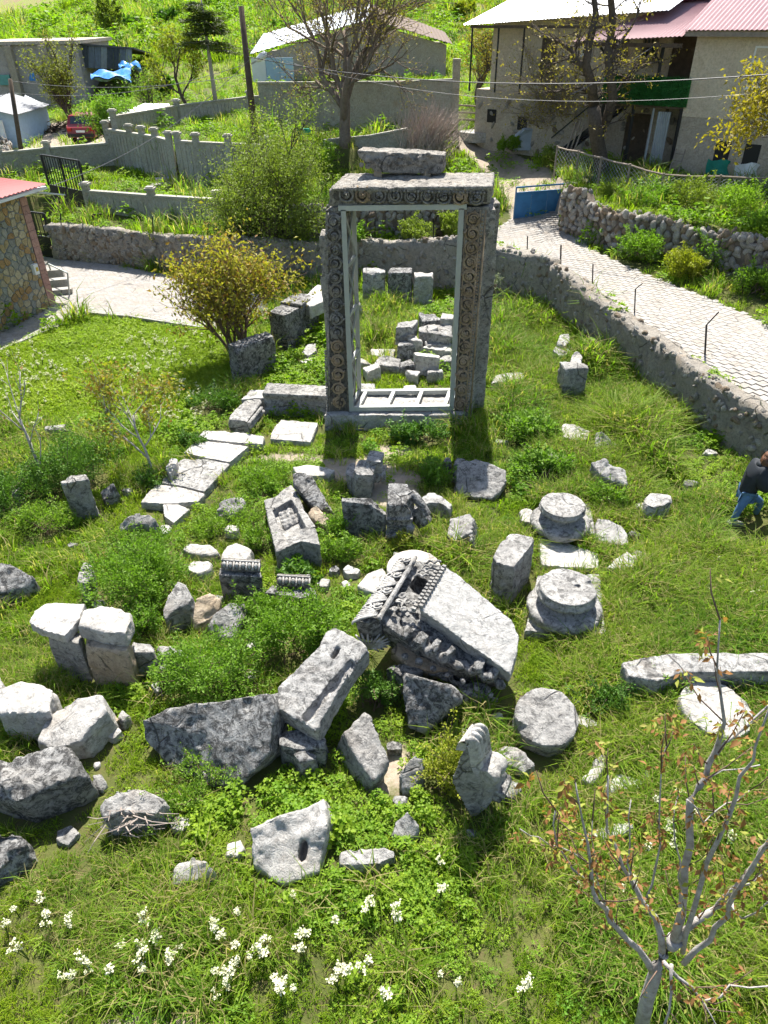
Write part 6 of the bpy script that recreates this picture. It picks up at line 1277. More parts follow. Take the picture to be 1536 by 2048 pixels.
bar('post', a_, at(185, 430, a_[1]), .07, pf, M_BLACK); bar('strut', at(197, 480, a_[1]) + (0, -.03, 0), b_, .05, pf, M_BLACK); bar('top_bar', at(185, 430, a_[1]), at(203, 428, a_[1] + .5), .06, pf, M_BLACK); bar('back_post', at(203, 428, a_[1] + .5), at(205, 455, a_[1] + .5), .05, pf, M_BLACK)

# ------------------------------------------------------------------ stone clad building on the left
q0 = G(110, 611, 0); q1 = G(0, 668, 0); UL = np.r_[(q1 - q0)[:2] / np.linalg.norm((q1 - q0)[:2]), 0]; VL = np.array([UL[1], -UL[0], 0])
if VL[0] > 0: VL = -VL
bl = thing('stone_clad_building', 'low building clad in yellow crazy stone with a red corrugated roof, left edge', 'building', q0)
HL = 3.58
m = MB(); frame_box(m, q0, UL, VL, (0, 7.5), (0, 5), (-.1, HL)); m.build('wall', plain('grey_pointing', (.20, .215, .22), .95, .1, 0, .2, 5., .4), bl)
M_CL = [stone_mat('cladding_' + n_, c_, tuple(a * .78 for a in c_), .05, .3, .5) for n_, c_ in (('yellow', (.46, .36, .19)), ('cream', (.52, .45, .30)), ('ochre', (.42, .27, .12)), ('grey', (.34, .34, .29)))]
def voronoi(u0, u1, w0, w1, size, seed):
    rr = np.random.default_rng(seed); S = []
    for i in range(int((u1 - u0) / size) + 2):
        for j in range(int((w1 - w0) / size) + 2): S.append((u0 + (i - .3 + rr.uniform(-.1, .7)) * size, w0 + (j - .3 + rr.uniform(-.1, .7) + (.5 if i % 2 else 0)) * size))
    S = np.array(S); out = []
    for k, s in enumerate(S):
        poly = [np.array(p_) for p_ in ((u0, w0), (u1, w0), (u1, w1), (u0, w1))]; near = np.argsort(((S - s) ** 2).sum(1))[1:22]
        for j in near:
            mid = (S[j] + s) / 2; nn = S[j] - s; nn = nn / np.linalg.norm(nn); mid = mid - nn * .013; new = []
            for a, b in zip(poly, poly[1:] + poly[:1]):
                da, db = (a - mid) @ nn, (b - mid) @ nn
                if da <= 0: new.append(a)
                if da * db < 0: new.append(a + (b - a) * da / (da - db))
            poly = new
            if len(poly) < 3: break
        if len(poly) >= 3:
            ar = .5 * abs(sum(a[0] * b[1] - b[0] * a[1] for a, b in zip(poly, poly[1:] + poly[:1])))
            if ar > .004: out.append(poly)
    return out
for poly in voronoi(.3, 3.9, .0, HL - .05, .235, 3):
    cc = np.mean(poly, 0)
    if 2.35 < cc[0] < 3.3 and 1.25 < cc[1] < 2.45: continue
    m = MB(); f_ = lambda p_, v: q0 + UL * p_[0] + VL * v + np.array((0, 0, p_[1])); d_ = random.uniform(.02, .035)
    rnd = [p_ for a, b in zip(poly, poly[1:] + poly[:1]) for p_ in (a * .8 + b * .2, a * .2 + b * .8)]; n = len(rnd)
    m.add([f_(cc + (p_ - cc) * .93, -d_) for p_ in rnd] + [f_(p_, -.012) for p_ in rnd] + [f_(p_, .03) for p_ in rnd], [tuple(range(n))] + [(i, (i + 1) % n, n + (i + 1) % n, n + i) for i in range(n)] + [(n + i, n + (i + 1) % n, 2 * n + (i + 1) % n, 2 * n + i) for i in range(n)])
    m.build('cladding_stone', random.choice(M_CL), bl)
M_QUOIN = stone_mat('pink_quoin', (.45, .27, .22), (.38, .22, .18), -.2, .1, .3)
for k in range(14): m = MB(); frame_box(m, q0, UL, VL, (-.03, .27), (-.04, .3), (k * .245, k * .245 + .235)); m.build('quoin', M_QUOIN, bl)
window(bl, q0, UL, VL, 2.45, 3.2, 1.35, 2.35, M_WOODD, bars=1)
m = MB(); frame_box(m, q0, UL, VL, (.42, .62), (-.14, -.03), (1.2, 1.52)); mt_ = m.build('meter_box', M_WHITE, bl)
m = MB(); frame_box(m, q0, UL, VL, (.45, .55), (-.15, -.138), (1.3, 1.42)); m.build('meter_window', plain('yellow_plastic', (.6, .42, .06), .5), mt_)
ev = lambda u, v, w: q0 + UL * u + VL * v + np.array((0, 0, w))
corr('roof', [ev(-.55, -.5, HL + .12), ev(8, -.5, HL + .12), ev(8, 2.6, HL + 1.1), ev(2.4, 2.6, HL + 1.1)], 46, .018, M_REDR, bl)
m = MB(); m.prism([ev(-.55, -.46, HL + .06), ev(8, -.46, HL + .06), ev(8, 3, HL + .06), ev(-.55, 3, HL + .06)], [ev(-.55, -.46, HL - .02), ev(8, -.46, HL - .02), ev(8, 3, HL - .02), ev(-.55, 3, HL - .02)]); m.build('soffit', M_WHITE, bl)
m = MB(); m.prism([ev(-.5, -.2, HL - .1), ev(-.5, 2.4, HL - .1), ev(-1.9, 1.9, HL - .45), ev(-1.9, .0, HL - .45)], [ev(-.5, -.2, HL - .14), ev(-.5, 2.4, HL - .14), ev(-1.9, 1.9, HL - .49), ev(-1.9, .0, HL - .49)]); m.build('entrance_canopy', plain('pale_canopy_sheet', (.5, .55, .54), .4), bl)
for k in range(3): m = MB(); c_ = G(122 - 6 * k, 588 - 8 * k, .1); m.box(c_ + (-.1, .1, .05 + .1 * k), (.9, .3, .2 + .2 * k), (0, 0, R(15))); m.build('entrance_step', M_CONC, bl)
hr = thing('handrail', 'thin grey steel handrail at the entrance steps of the stone clad building', 'handrail', G(138, 592, 0)); a_ = G(139, 592, .05); b_ = G(108, 560, .3); ta = at(135, 546, a_[1]); tb_ = at(97, 528, b_[1])
bar('post', a_, ta, .04, hr, M_STEEL); bar('rail', ta, tb_, .04, hr, M_STEEL); bar('post', b_, tb_, .04, hr, M_STEEL)
# black gate in the plastered wall
def grille(name, label, a_, b_, h0, h1, n, cat='gate'):
    g = thing(name, label, cat, (a_ + b_) / 2); z = np.array((0, 0, 1.)); d_ = b_ - a_; nrm = np.array((-d_[1], d_[0], 0)) / np.linalg.norm(d_) * .02
    for k in range(2):
        p0, p1 = a_ + d_ * (k / 2 + .01), a_ + d_ * ((k + 1) / 2 - .01); m = MB(); m.prism([p0 + z * h0, p1 + z * h0, p1 + nrm + z * h0, p0 + nrm + z * h0], [p0 + z * .06, p1 + z * .06, p1 + nrm + z * .06, p0 + nrm + z * .06]); m.build('panel', M_BLACK, g)
    for k in range(n + 1): bar('bar', a_ + d_ * k / n + z * h0, a_ + d_ * k / n + z * h1, .03 if k % (n // 2) else .08, g, M_BLACK)
    bar('top_rail', a_ + z * h1, b_ + z * h1, .06, g, M_BLACK); bar('mid_rail', a_ + z * (h0 + .01), b_ + z * (h0 + .01), .05, g, M_BLACK); return g
grille('yard_gate', 'black metal gate beside the stone clad building', np.array((-12.98, 29.1, 0)), np.array((-15.4, 30.2, 0)), .85, 1.75, 12)
# ------------------------------------------------------------------ concrete fences
M_CONCF = stone_mat('fence_concrete', (.46, .445, .39), (.36, .345, .29), .05, .4, .5, 0.)
def cfence(label, pts, h, pil=None, th=.14, post=.26, ph=.25, ribs=True, name='concrete_wall', base=None):
    """concrete panel wall with pillars; pts = (x, y, z) bottoms"""
    r_ = thing(name, label, 'concrete wall', np.mean(pts, 0)); P = [np.array(p_, float) for p_ in pts]; z = np.array((0, 0, 1.))
    for a_, b_ in zip(P[:-1], P[1:]):
        d_ = b_ - a_; L_ = np.linalg.norm(d_[:2]); nrm = np.array((-d_[1], d_[0], 0)) / L_; m = MB(); mm = MB()
        m.prism([a_ + nrm * th / 2 + z * h, b_ + nrm * th / 2 + z * h, b_ - nrm * th / 2 + z * h, a_ - nrm * th / 2 + z * h], [a_ + nrm * th / 2 - z * .4, b_ + nrm * th / 2 - z * .4, b_ - nrm * th / 2 - z * .4, a_ - nrm * th / 2 - z * .4])
        for k in range(int(L_ / .28)):
            if ribs: c_ = a_ + d_ * ((k + .5) * .28 / L_) - nrm * (th / 2 + .0) + z * h / 2; m.box(c_, (.07, .05, h - .25), (0, 0, math.atan2(d_[1], d_[0])))
        m.build('panel', M_CONCF, r_); c_ = (a_ + b_) / 2 + z * (h + .04); mm.box(c_, (L_, th + .1, .08), (0, -math.atan2(d_[2], L_), math.atan2(d_[1], d_[0]))); mm.build('coping', M_CONCF, r_)
    for p_ in P:
        if pil is False: break
        m = MB(); m.box(p_ + z * ((h + ph) / 2 - .1), (post, post, h + ph + .2)); q = m.build('pillar', M_CONCF, r_); m = MB(); m.box(p_ + z * (h + ph + .04), (post + .12, post + .12, .08)); m.box(p_ + z * (h + ph + .1), (post + .02, post + .02, .05)); m.build('cap', M_CONCF, q)
    return r_
cfence('low concrete wall with two pillars in front of the lower garden', [G(183, 426, 1.4), G(311, 437, 1.4), G(440, 446, 1.4), G(520, 452, 1.4)], .8)
cfence('tall concrete retaining wall with a row of pillars, below the upper garden', [np.r_[np.array(p_) + (0.0, -.25), 1.6] for p_ in W2[:5]], 1.75, ph=.3)
cfence('right stretch of the tall concrete retaining wall, beyond the garden stairs', [np.r_[np.array(W2[4]) + (.42, -.42), 1.6]] + [np.r_[np.array(p_) + (0.0, -.35), 1.6] for p_ in W2[5:]], 1.75, ph=.3)
cfence('concrete wall behind the black sliding gate, below the dirt lot', [G(-40, 362, 1.6), G(12, 356, 1.6), G(107, 345, 1.6), G(236, 334, 1.7)], 1.05)
cfence('upper concrete wall running up behind the garden', [np.r_[p_, 2.9] for p_ in W4], 1.0)
grille('sliding_gate', 'black sliding gate with a tall frame at the lower garden', G(181, 424, 1.4), G(108, 408, 1.4), .75, 1.9, 14)
st = thing('garden_stairs', 'short concrete steps leading up to the upper garden', 'stairs', G(335, 372, 1.6))
for k in range(4): m = MB(); c_ = G(322 + 11 * k, 373 - 6 * k, 1.6); m.box((c_[0], c_[1], 1.62 + .12 * k), (.9, .45, .12 + .1), (0, 0, R(20))); m.build('step', M_CONC, st)
cfence('concrete wall behind the big tree trunk, by the brushwood', [G(650, 330, 2.1), G(740, 322, 2.3), G(815, 308, 2.6)], 1.0, pil=False)
gwall = cfence('high grey retaining wall below the far house', [G(525, 262, 3.0), G(650, 262, 3.0), G(780, 262, 3.0), G(905, 258, 3.1)], 2.1, pil=False, ribs=False)
bar('corner_post', G(908, 258, 3.1), G(908, 258, 3.1) + (0, 0, 3.0), .35, gwall, M_CONCF)
# far house with the white gable roof
hC = thing('far_house', 'far low house with a white sheet roof behind the big tree', 'house', at(620, 170, 62) * (1, 1, 0) + (0, 0, 3.8)); a_ = at(500, 108, 60); b_ = at(738, 38, 64); c_ = at(905, 88, 64)
m = MB(); m.prism([a_ + (.6, .5, -.1), b_ + (0, .5, -.2), c_ + (-.4, .5, -.1), c_ + (-.4, 9, -.1), a_ + (.6, 9, -.1)], [np.array((p_[0], p_[1], 2.8)) for p_ in (a_ + (.6, .5, 0), b_ + (0, .5, 0), c_ + (-.4, .5, 0), c_ + (-.4, 9, 0), a_ + (.6, 9, 0))]); m.build('wall', M_PLASG, hC)
corr('roof', [a_, b_, b_ + (0, 8, 1.), a_ + (0, 8, 1.)], 24, .02, M_ZINC, hC); corr('roof', [b_, c_, c_ + (0, 8, .6), b_ + (0, 8, 1.)], 20, .02, M_REDR if False else plain('rusty_roof', (.14, .10, .075), .85), hC)
for k, x in enumerate((520, 548, 575)): p_ = at(x, 160, 60.4); m = MB(); m.box((p_[0], p_[1], 4.6), (1.0, .1, 1.5)); m.build('panel', M_BLUEW if k else M_WHITE, hC)
# grey block building and its corrugated shed, far left
hD = thing('block_building', 'unplastered grey block building under the hill, far left', 'building', (-27, 70, 2))
m = MB(); p0 = at(-60, 92, 65.5); p1 = at(152, 88, 66.5); m.prism([p0, p1, p1 + (0, 8, 0), p0 + (0, 8, 0)], [np.array((p_[0], p_[1], 0)) for p_ in (p0, p1, p1 + (0, 8, 0), p0 + (0, 8, 0))]); m.build('wall', stone_mat('bare_block', (.52, .465, .435), (.44, .39, .365), -.2, .3, .5, 0.), hD)
m = MB(); m.prism([p0 + (-.3, -.3, .25), p1 + (.3, -.3, .25), p1 + (.3, 8.3, .25), p0 + (-.3, 8.3, .25)], [p0 + (-.3, -.3, .02), p1 + (.3, -.3, .02), p1 + (.3, 8.3, .02), p0 + (-.3, 8.3, .02)]); m.build('roof_slab', M_PLASG, hD)
for x in (28, 95): p_ = at(x, 140, 65.6); bar('column', (p_[0], 65.6, 0), (p_[0], 65.6, p0[2]), .5, hD, M_PLASG)
p_ = at(10, 160, 65.6); m = MB(); m.box((p_[0], 65.6, p_[2]), (.9, .12, .7)); m.build('window', plain('teal_shutter', (.12, .3, .27), .6), hD)
sh = thing('tin_shed', 'shed of grey blue corrugated sheets joined to the block building', 'shed', (-22, 71, 3))
for k in range(9):
    xa, xb = 152 + k * 12.5, 164 + k * 12.5; a1 = at(xa, 135 + k * .6, 67.5); b1 = at(xb, 135 + k * .6, 67.5); a2 = at(xa, 87 + k * 1, 67.5); b2 = at(xb, 88 + k * 1, 67.5); corr('sheet', [a1, b1, b2, a2], 4, .03, [M_ZINCD, plain('blue_grey_sheet', (.17, .20, .25), .5), plain('dark_sheet', (.08, .095, .12), .5)][(k * 2 + k // 3) % 3], sh)
m = MB(); a1 = at(152, 86, 67.3); b1 = at(268, 95, 67.3); m.prism([a1, b1, b1 + (0, 6, -.7), a1 + (0, 6, -.7)], [p_ + (0, 0, -.12) for p_ in (a1, b1, b1 + (0, 6, -.7), a1 + (0, 6, -.7))]); m.build('roof', plain('dark_felt_roof', (.09, .09, .095), .8), sh)
def cloth(name, label, pts, Y, mat, cat, amp=.25, n=10):
    q = [at(x, y, Y + dy) for x, y, dy in pts]; m = MB(); V = []
    for j in range(n):
        for i in range(n):
            u, v = i / (n - 1), j / (n - 1); p_ = (q[0] * (1 - u) + q[1] * u) * (1 - v) + (q[3] * (1 - u) + q[2] * u) * v; V.append(p_ + np.array((0, 0, amp * (math.sin(u * 11 + v * 5) * .5 + math.sin(v * 13 + u * 3) * .5))))
    V2 = [p_ - np.array((0, -.05, .08)) for p_ in V]; f_ = [(j * n + i, j * n + i + 1, (j + 1) * n + i + 1, (j + 1) * n + i) for j in range(n - 1) for i in range(n - 1)]; m.add(V + V2, f_ + [tuple(k + n * n for k in f) for f in f_]); return tag(m.build(name, mat, smooth=True), label, cat)
cloth('tarpaulin', 'crumpled bright blue tarpaulin in front of the tin shed, lower one', [(182, 158, -2), (260, 158, -2), (262, 140, 1), (182, 147, 1)], 61, M_TARP, 'tarpaulin'); cloth('tarpaulin', 'blue tarpaulin lying at the corner of the tin shed, upper one', [(240, 137, 0), (284, 137, 0), (276, 127, 2), (236, 128, 2)], 64, M_TARP, 'tarpaulin')
cloth('tarpaulin', 'small blue sheet hanging on the block building', [(58, 160, 0), (70, 160, 0), (68, 146, .1), (60, 147, .1)], 64.8, M_TARP, 'tarpaulin', .05, 5)
ln = thing('lean_to', 'low lean-to with a white sheet roof below the upper concrete wall', 'shed', (*at(280, 240, 47)[:2], 2.2)); q = [at(205, 240, 42.5), at(246, 243, 42.0), at(341, 209, 45.0), at(290, 207, 46.0)]
corr('roof', q, 10, .02, M_ZINC, ln); m = MB(); m.prism([p_ - (0, 0, .1) for p_ in q], [np.array((p_[0], p_[1], 2.0)) for p_ in q]); m.build('wall', plain('brown_boards', (.20, .145, .10), .9), ln)
q = [at(45, 213, 58), at(78, 215, 58), at(84, 206, 60), at(50, 190, 60)]; ln2 = thing('small_lean_to', 'small tin lean-to against the block building', 'shed', (q[0][0], 58, 1.5)); corr('roof', q, 6, .02, M_ZINC, ln2); m = MB(); m.prism([p_ - (0, 0, .08) for p_ in q], [np.array((p_[0], p_[1], 1.2)) for p_ in q]); m.build('wall', M_WOODD, ln2)
bh = thing('blue_house', 'pale blue painted house at the left picture edge', 'house', (*G(20, 290, 1.8)[:2], 1.8)); a1 = G(42, 291, 1.8); zt_ = at(40, 228, a1[1])[2]
m = MB(); pk = at(-12, 205, a1[1])[2]; m.prism([(a1[0], a1[1], zt_), (a1[0] - 2., a1[1] - .6, pk), (a1[0] - 4.2, a1[1] - 1.2, zt_), (a1[0] - 4.2, a1[1] + 5, zt_), (a1[0] - 2, a1[1] + 5, pk), (a1[0], a1[1] + 5, zt_)], [(a1[0], a1[1], 1.2), (a1[0] - 2., a1[1] - .6, 1.2), (a1[0] - 4.2, a1[1] - 1.2, 1.2), (a1[0] - 4.2, a1[1] + 5, 1.2), (a1[0] - 2, a1[1] + 5, 1.2), (a1[0], a1[1] + 5, 1.2)]); m.build('wall', M_BLUEW, bh)
corr('roof', [np.array((a1[0] + .3, a1[1] - .4, zt_ - .02)), np.array((a1[0] + .3, a1[1] + 5, zt_ - .02)), np.array((a1[0] - 2, a1[1] + 5, pk + .06)), np.array((a1[0] - 2, a1[1] - 1., pk + .06))], 16, .02, plain('dark_slate_sheet', (.12, .13, .15), .6), bh); m = MB(); p_ = at(8, 275, a1[1]); m.box((p_[0], a1[1] - .45, 2.5), (.7, .12, 1.3)); m.build('door', M_WHITE, bh)
rw_ = [tuple(G(x, y, 1.6)[:2]) for x, y in [(-40, 336), (0, 338), (18, 330), (20, 312), (0, 302)]]
drywall('curved low stone wall at the left edge below the blue house', rw_, lambda s_, p_: 1.5, lambda s_, p_: 2.2, .4, -1, course=.2, w=(.25, .45))
# red car seen from behind
car = thing('red_car', 'small dark red hatchback parked on the dirt lot', 'car', (*G(166, 291, 1.8)[:2], tz1(*G(166, 291, 1.8)[:2])))
c_ = ORG[car] + np.array((0, .1, .02)); M_CARP = plain('red_car_paint', (.22, .015, .02), .3, .6, .1, .1); prof = [(0, .35), (.05, .8), (.25, .95), (.45, 1.38), (1.9, 1.42), (2.5, .98), (3.5, .9), (3.7, .6), (3.7, .3), (0, .3)]
m = MB(); m.prism([c_ + (-.78 + (.1 if z > 1.2 else 0), y, z) for y, z in prof], [c_ + (.78 - (.1 if z > 1.2 else 0), y, z) for y, z in prof]); m.build('body', M_CARP, car)
m = MB(); m.add([c_ + (-.6, .26, .98), c_ + (.6, .26, .98), c_ + (.56, .42, 1.34), c_ + (-.56, .42, 1.34)], [(0, 1, 2, 3)]); m.build('rear_window', M_GLASS, car)
for s_ in (-1, 1):
    m = MB(); m.add([c_ + (s_ * .79, .55, .98), c_ + (s_ * .79, 2.3, .98), c_ + (s_ * .70, 1.85, 1.34), c_ + (s_ * .70, .7, 1.34)], [(0, 1, 2, 3)]); m.build('side_window', M_GLASS, car)
    m = MB(); m.box(c_ + (s_ * .62, .0, .72), (.22, .06, .16)); m.build('tail_light', plain('tail_lamp', (.35, .02, .01), .3), car)
    for y in (.65, 2.95): m = MB(); m.lathe([(0, -.1), (.24, -.1), (.3, -.06), (.3, .06), (.24, .1), (0, .1)], c_ + (s_ * .7, y, .3), 16, Euler((0, R(90), 0)).to_matrix()); m.build('wheel', M_BLACK, car)
m = MB(); m.box(c_ + (0, -.06, .42), (1.5, .12, .16)); m.build('bumper', M_BLACK, car); m = MB(); m.box(c_ + (0, .0, .62), (.5, .05, .11)); m.build('number_plate', M_WHITE, car)
# poles, lamp, wires
def pole(label, base, top, r0, r1, mat): p_ = thing('utility_pole', label, 'pole', base); m = MB(); m.tube([np.array(base) - (0, 0, .2), top], [r0, r1], 10); m.build('shaft', mat, p_, True); return p_
pb = G(513, 300, 3.0); ptop = at(482, 12, pb[1]); pm = pole('tall brown wooden utility pole with a street lamp, left of the big tree', pb, ptop, .15, .11, M_WOODD); q = at(503, 128, pb[1]); e_ = at(519, 118, pb[1] - .3)
bar('lamp_arm', q, e_, .05, pm, M_STEEL); m = MB(); m.lathe([(0, -.30), (.09, -.24), (.14, 0), (.11, .2), (0, .28)], e_ + (.1, 0, .08), 12, Euler((0, R(60), 0)).to_matrix()); m.build('lamp_head', M_WHITE, pm, True)
lb = G(48, 345, 1.6); ltop = at(20, 158, lb[1]); pL = pole('leaning wooden utility pole near the left picture edge', lb, ltop, .12, .09, M_WOODD); bar('bracket', ltop + (-.1, 0, -.6), ltop + (.3, 0, -.6), .04, pL, M_STEEL)
def wire(label, a_, b_, sag, r_=.012, mat=M_BLACK):
    P = [np.array(a_) * (1 - u) + np.array(b_) * u - np.array((0, 0, sag * 4 * u * (1 - u))) for u in np.linspace(0, 1, 20)]; m = MB(); m.tube(P, r_, 4); tag(m.build('overhead_wire', mat), label, 'wire', 'overhead wires')
M_WIRE = plain('grey_wire', (.13, .13, .135), .6)
wire('thick dark twisted cable running right from the pole lamp across the houses', at(490, 112, pb[1]), at(1560, 147, 22.5), .55, .016, plain('bundled_cable', (.06, .06, .065), .6))
wire('pale wire sagging from the pole past the brushwood to the right', at(488, 95, pb[1]), at(1560, 182, 23), .9, .008, M_WIRE)
wire('pale cable sloping from the pole down to the stone clad building', at(500, 118, pb[1]), at(108, 370, 25.5), .5, .014, M_WIRE)
wire('upper thin wire between the two poles', at(22, 162, lb[1]), at(486, 150, pb[1]), .35, .010, M_WIRE); wire('lower thin wire between the two poles', at(24, 185, lb[1]), at(486, 130, pb[1]), .5, .010, M_WIRE); wire('wire from the leaning pole out of the left side', at(22, 180, lb[1]), at(-60, 215, 40), .1, .012, M_WIRE)
wire('white wire running down from the porch roof to the pollarded tree', fw(-1.3, -.3, EW - .4), at(1140, 190, 30), .1, .012, M_WIRE)
# swing frame with a green cloth
sw = thing('swing_frame', 'black tubular frame with a green cloth in the garden left of the big tree', 'frame', G(605, 305, 2.5)); p1, p2, p3 = G(578, 305, 2.5), G(600, 308, 2.5), G(636, 300, 2.5); t1 = at(584, 256, p1[1]); t2 = at(632, 262, p3[1])
for n_, a_, b_ in (('leg', p1, t1), ('leg', p2, t1), ('leg', p3, t2), ('cross_bar', t1, t2)): bar(n_, a_, b_, .05, sw, M_BLACK)
c_ = (t1 + t2) / 2; m = MB(); m.prism([c_ + (-.3, -.06, .04), c_ + (.3, -.06, .04), c_ + (.3, .06, .04), c_ + (-.3, .06, .04)], [c_ + (-.28, -.1, -.25), c_ + (.3, -.1, -.2), c_ + (.3, .1, -.22), c_ + (-.28, .1, -.25)]); tag(m.build('green_cloth', plain('green_cloth', (.02, .30, .20), .8)), 'bright green cloth draped over the black frame', 'cloth')
# heap of brushwood
bw_ = thing('brushwood_pile', 'big pile of bare grey brushwood behind the gate', 'brushwood', G(845, 318, 2.4)); m = MB(); rg = random.Random(3)
for k in range(650):
    b_ = ORG[bw_] + np.array((rg.gauss(-.1, .55), rg.gauss(.3, .4), rg.uniform(0, .5))); d_ = np.array((rg.gauss(.45, .42), rg.gauss(0, .25), rg.uniform(.6, 1.1))); L_ = rg.uniform(1.1, 2.3); e_ = b_ + d_ / np.linalg.norm(d_) * L_; m.tube([b_, (b_ + e_) / 2 + np.array((rg.gauss(0, .06), rg.gauss(0, .06), 0)), e_], [.016, .012, .005], 3, False)
m.build('twigs', plain('dry_twig', (.42, .345, .30), .9, .1, 0, .3, 9.), bw_)
bh2 = thing('brushwood_pile', 'dark heap of branches and scrap beside the red car', 'brushwood', (*G(105, 268, 1.8)[:2], 1.7)); m = MB()
for k in range(260):
    b_ = ORG[bh2] + np.array((rg.gauss(0, 1.5), rg.gauss(0, .6), rg.uniform(0, .5))); a = rg.uniform(0, 6.28); e_ = b_ + np.array((math.cos(a), math.sin(a) * .5, rg.uniform(-.1, .5))) * rg.uniform(.6, 1.6); m.tube([b_, e_], [.04, .015], 3, False)
m.build('twigs', M_WOODD, bh2)
m = MB(); rg = random.Random(8); c_ = G(262, 1650, .12); tw_ = thing('dry_twigs', 'tangle of dry grey twigs lying on a stone in the lower left', 'twigs', c_)
for k in range(46):
    b_ = c_ + np.array((rg.gauss(.05, .14), rg.gauss(.0, .08), rg.uniform(-.05, .32))); d_ = np.array((rg.gauss(-.1, .5), -abs(rg.gauss(.2, .2)), rg.uniform(-.5, .3))); e_ = b_ + d_ * .45; m.tube([b_, (b_ + e_) / 2 + np.array((0, -.05, .04)), e_], [.008, .006, .003], 4, False)
m.build('twig_bundle', plain('dead_twig', (.38, .31, .26), .9), tw_)

# ------------------------------------------------------------------ trees behind
def btree(label, px, z, **kw):
    p_ = G(*px, z); return quick(label, (p_[0], p_[1], tz1(p_[0], p_[1])), bark=kw.pop('bark', M_BARKD), **kw)
btree('big spreading tree with bare twigs and tiny yellow leaves behind the gate', (690, 335), 2.1, h=9, r=.28, lev=5, kids=(5, 4, 4, 4, 4), bark=plain('brown_bark', (.19, .15, .115), .95, .1, 0, .35, 9., .6), spread=.8, gnarl=.14, up=.045, leafmat=M_BUD, leafn=7500, leaf=.10, seed=21, name='big_tree', first=2.7, ratio=.87, jit=.12, taper=.7)
pt = thing('pollarded_tree', 'twisted pollarded tree in front of the houses', 'tree', (*G(1205, 352, 2.5)[:2], 2.45)); T = Tree(23); YP = ORG[pt][1]
for k, (pts, rad, lv) in enumerate([([(1205, 362), (1204, 330), (1196, 290), (1190, 250), (1188, 215)], (.36, .30, .27, .26, .24), 0), ([(1196, 275), (1215, 235), (1226, 195), (1220, 150), (1216, 100), (1226, 50), (1222, 0), (1230, -60)], (.2, .19, .17, .16, .15, .13, .12, .08), 0),
        ([(1188, 220), (1184, 170), (1172, 130), (1180, 80), (1192, 30), (1186, -20), (1196, -70)], (.2, .17, .15, .14, .12, .10, .06), 0), ([(1186, 165), (1160, 130), (1140, 95), (1120, 85), (1085, 70)], (.09, .08, .07, .06, .03), 1), ([(1172, 130), (1150, 125), (1150, 100), (1160, 70)], (.09, .08, .06, .04), 1), ([(1222, 120), (1240, 85), (1262, 55), (1280, 20)], (.07, .06, .05, .02), 1), ([(1226, 195), (1245, 165), (1262, 150), (1285, 120)], (.05, .04, .03, .015), 1), ([(1184, 185), (1150, 175), (1110, 185), (1080, 165)], (.06, .05, .035, .02), 1)]):
    P = [Vector(at(x, y, YP + .25 * math.sin(i * 1.3 + k))) for i, (x, y) in enumerate(pts)]; T.seg.append((P, list(rad), lv))
    for i in range(1, len(P)):
        for q in range(3 if k else 0):
            d = Vector((T.rg.gauss(-.15, .9), T.rg.gauss(0, .8), T.rg.gauss(.35, .5))); T.grow(P[i - 1].lerp(P[i], T.rg.random()), d, T.rg.uniform(.5, 1.1), .03, 2, 4, (3, 3, 3, 3), .75, .16, .05, .5, .72, 4)
T.build(pt, M_BARKD, M_BUD, 1700, .12, seed=23, jit=.08)
btree('bare budding tree left of the houses, above the covered pile', (1075, 285), 2.8, h=6, r=.14, lev=5, kids=(6, 5, 4, 4, 3), spread=.85, gnarl=.16, up=.04, bark=plain('pale_twig_bark', (.27, .21, .165), .95, .1, 0, .3, 9.), leafmat=M_BUD, leafn=3400, leaf=.10, seed=24, name='budding_tree', first=1.7, ratio=.84, jit=.1)
btree('budding tree at the top of the grassy lane', (958, 225), 3.3, h=6, r=.14, lev=5, kids=(5, 5, 4, 3, 3), spread=.8, gnarl=.15, up=.05, leafmat=M_BUD, leafn=3200, leaf=.12, seed=25, name='budding_tree', first=2.0, ratio=.72, jit=.14)
btree('yellow leaved tree reaching in from the right picture edge', (1610, 460), 2.45, h=5.5, r=.10, lev=4, kids=(6, 5, 4, 3), spread=.8, gnarl=.12, up=.03, leafmat=leaf_mat('bright_yellow_leaf', (.42, .31, .03), (.36, .32, .04), .5), leafn=5200, leaf=.15, seed=26, name='yellow_tree', first=2.2, ratio=.78, jit=.12, tdir=(-.35, 0, 1), droop=.4)
btree('olive green tree in front of the block building', (150, 262), 1.9, h=6, r=.12, lev=3, kids=(6, 5, 4), spread=.5, gnarl=.12, up=.09, leafmat=leaf_mat('olive_leaf', (.24, .26, .05), (.34, .32, .06), .45), leafn=3600, leaf=.15, seed=27, name='olive_green_tree', stems=3, first=2.5, ratio=.64, jit=.25)
btree('green shrub at the corner of the tall concrete wall', (226, 305), 1.8, h=3, r=.05, lev=3, kids=(6, 5, 4), spread=.8, gnarl=.1, up=.05, leafmat=M_LEAF, leafn=3600, leaf=.15, seed=28, name='green_shrub', stems=5, first=1.4, ratio=.62, jit=.2)
btree('small yellow topped tree beside the conifer', (378, 218), 3.4, h=6, r=.12, lev=4, kids=(4, 4, 4, 3), spread=.7, gnarl=.16, up=.08, leafmat=M_LEAFY, leafn=2200, leaf=.18, seed=29, name='yellow_topped_tree', first=2.2, ratio=.7, jit=.2)
btree('thin bare shrub behind the lean-to roof', (300, 205), 3.4, h=3, r=.05, lev=3, kids=(6, 5, 4), spread=.8, gnarl=.12, up=.05, leafmat=M_LEAF, leafn=900, leaf=.15, seed=30, name='thin_shrub', stems=4, first=1.3, ratio=.65, jit=.15)
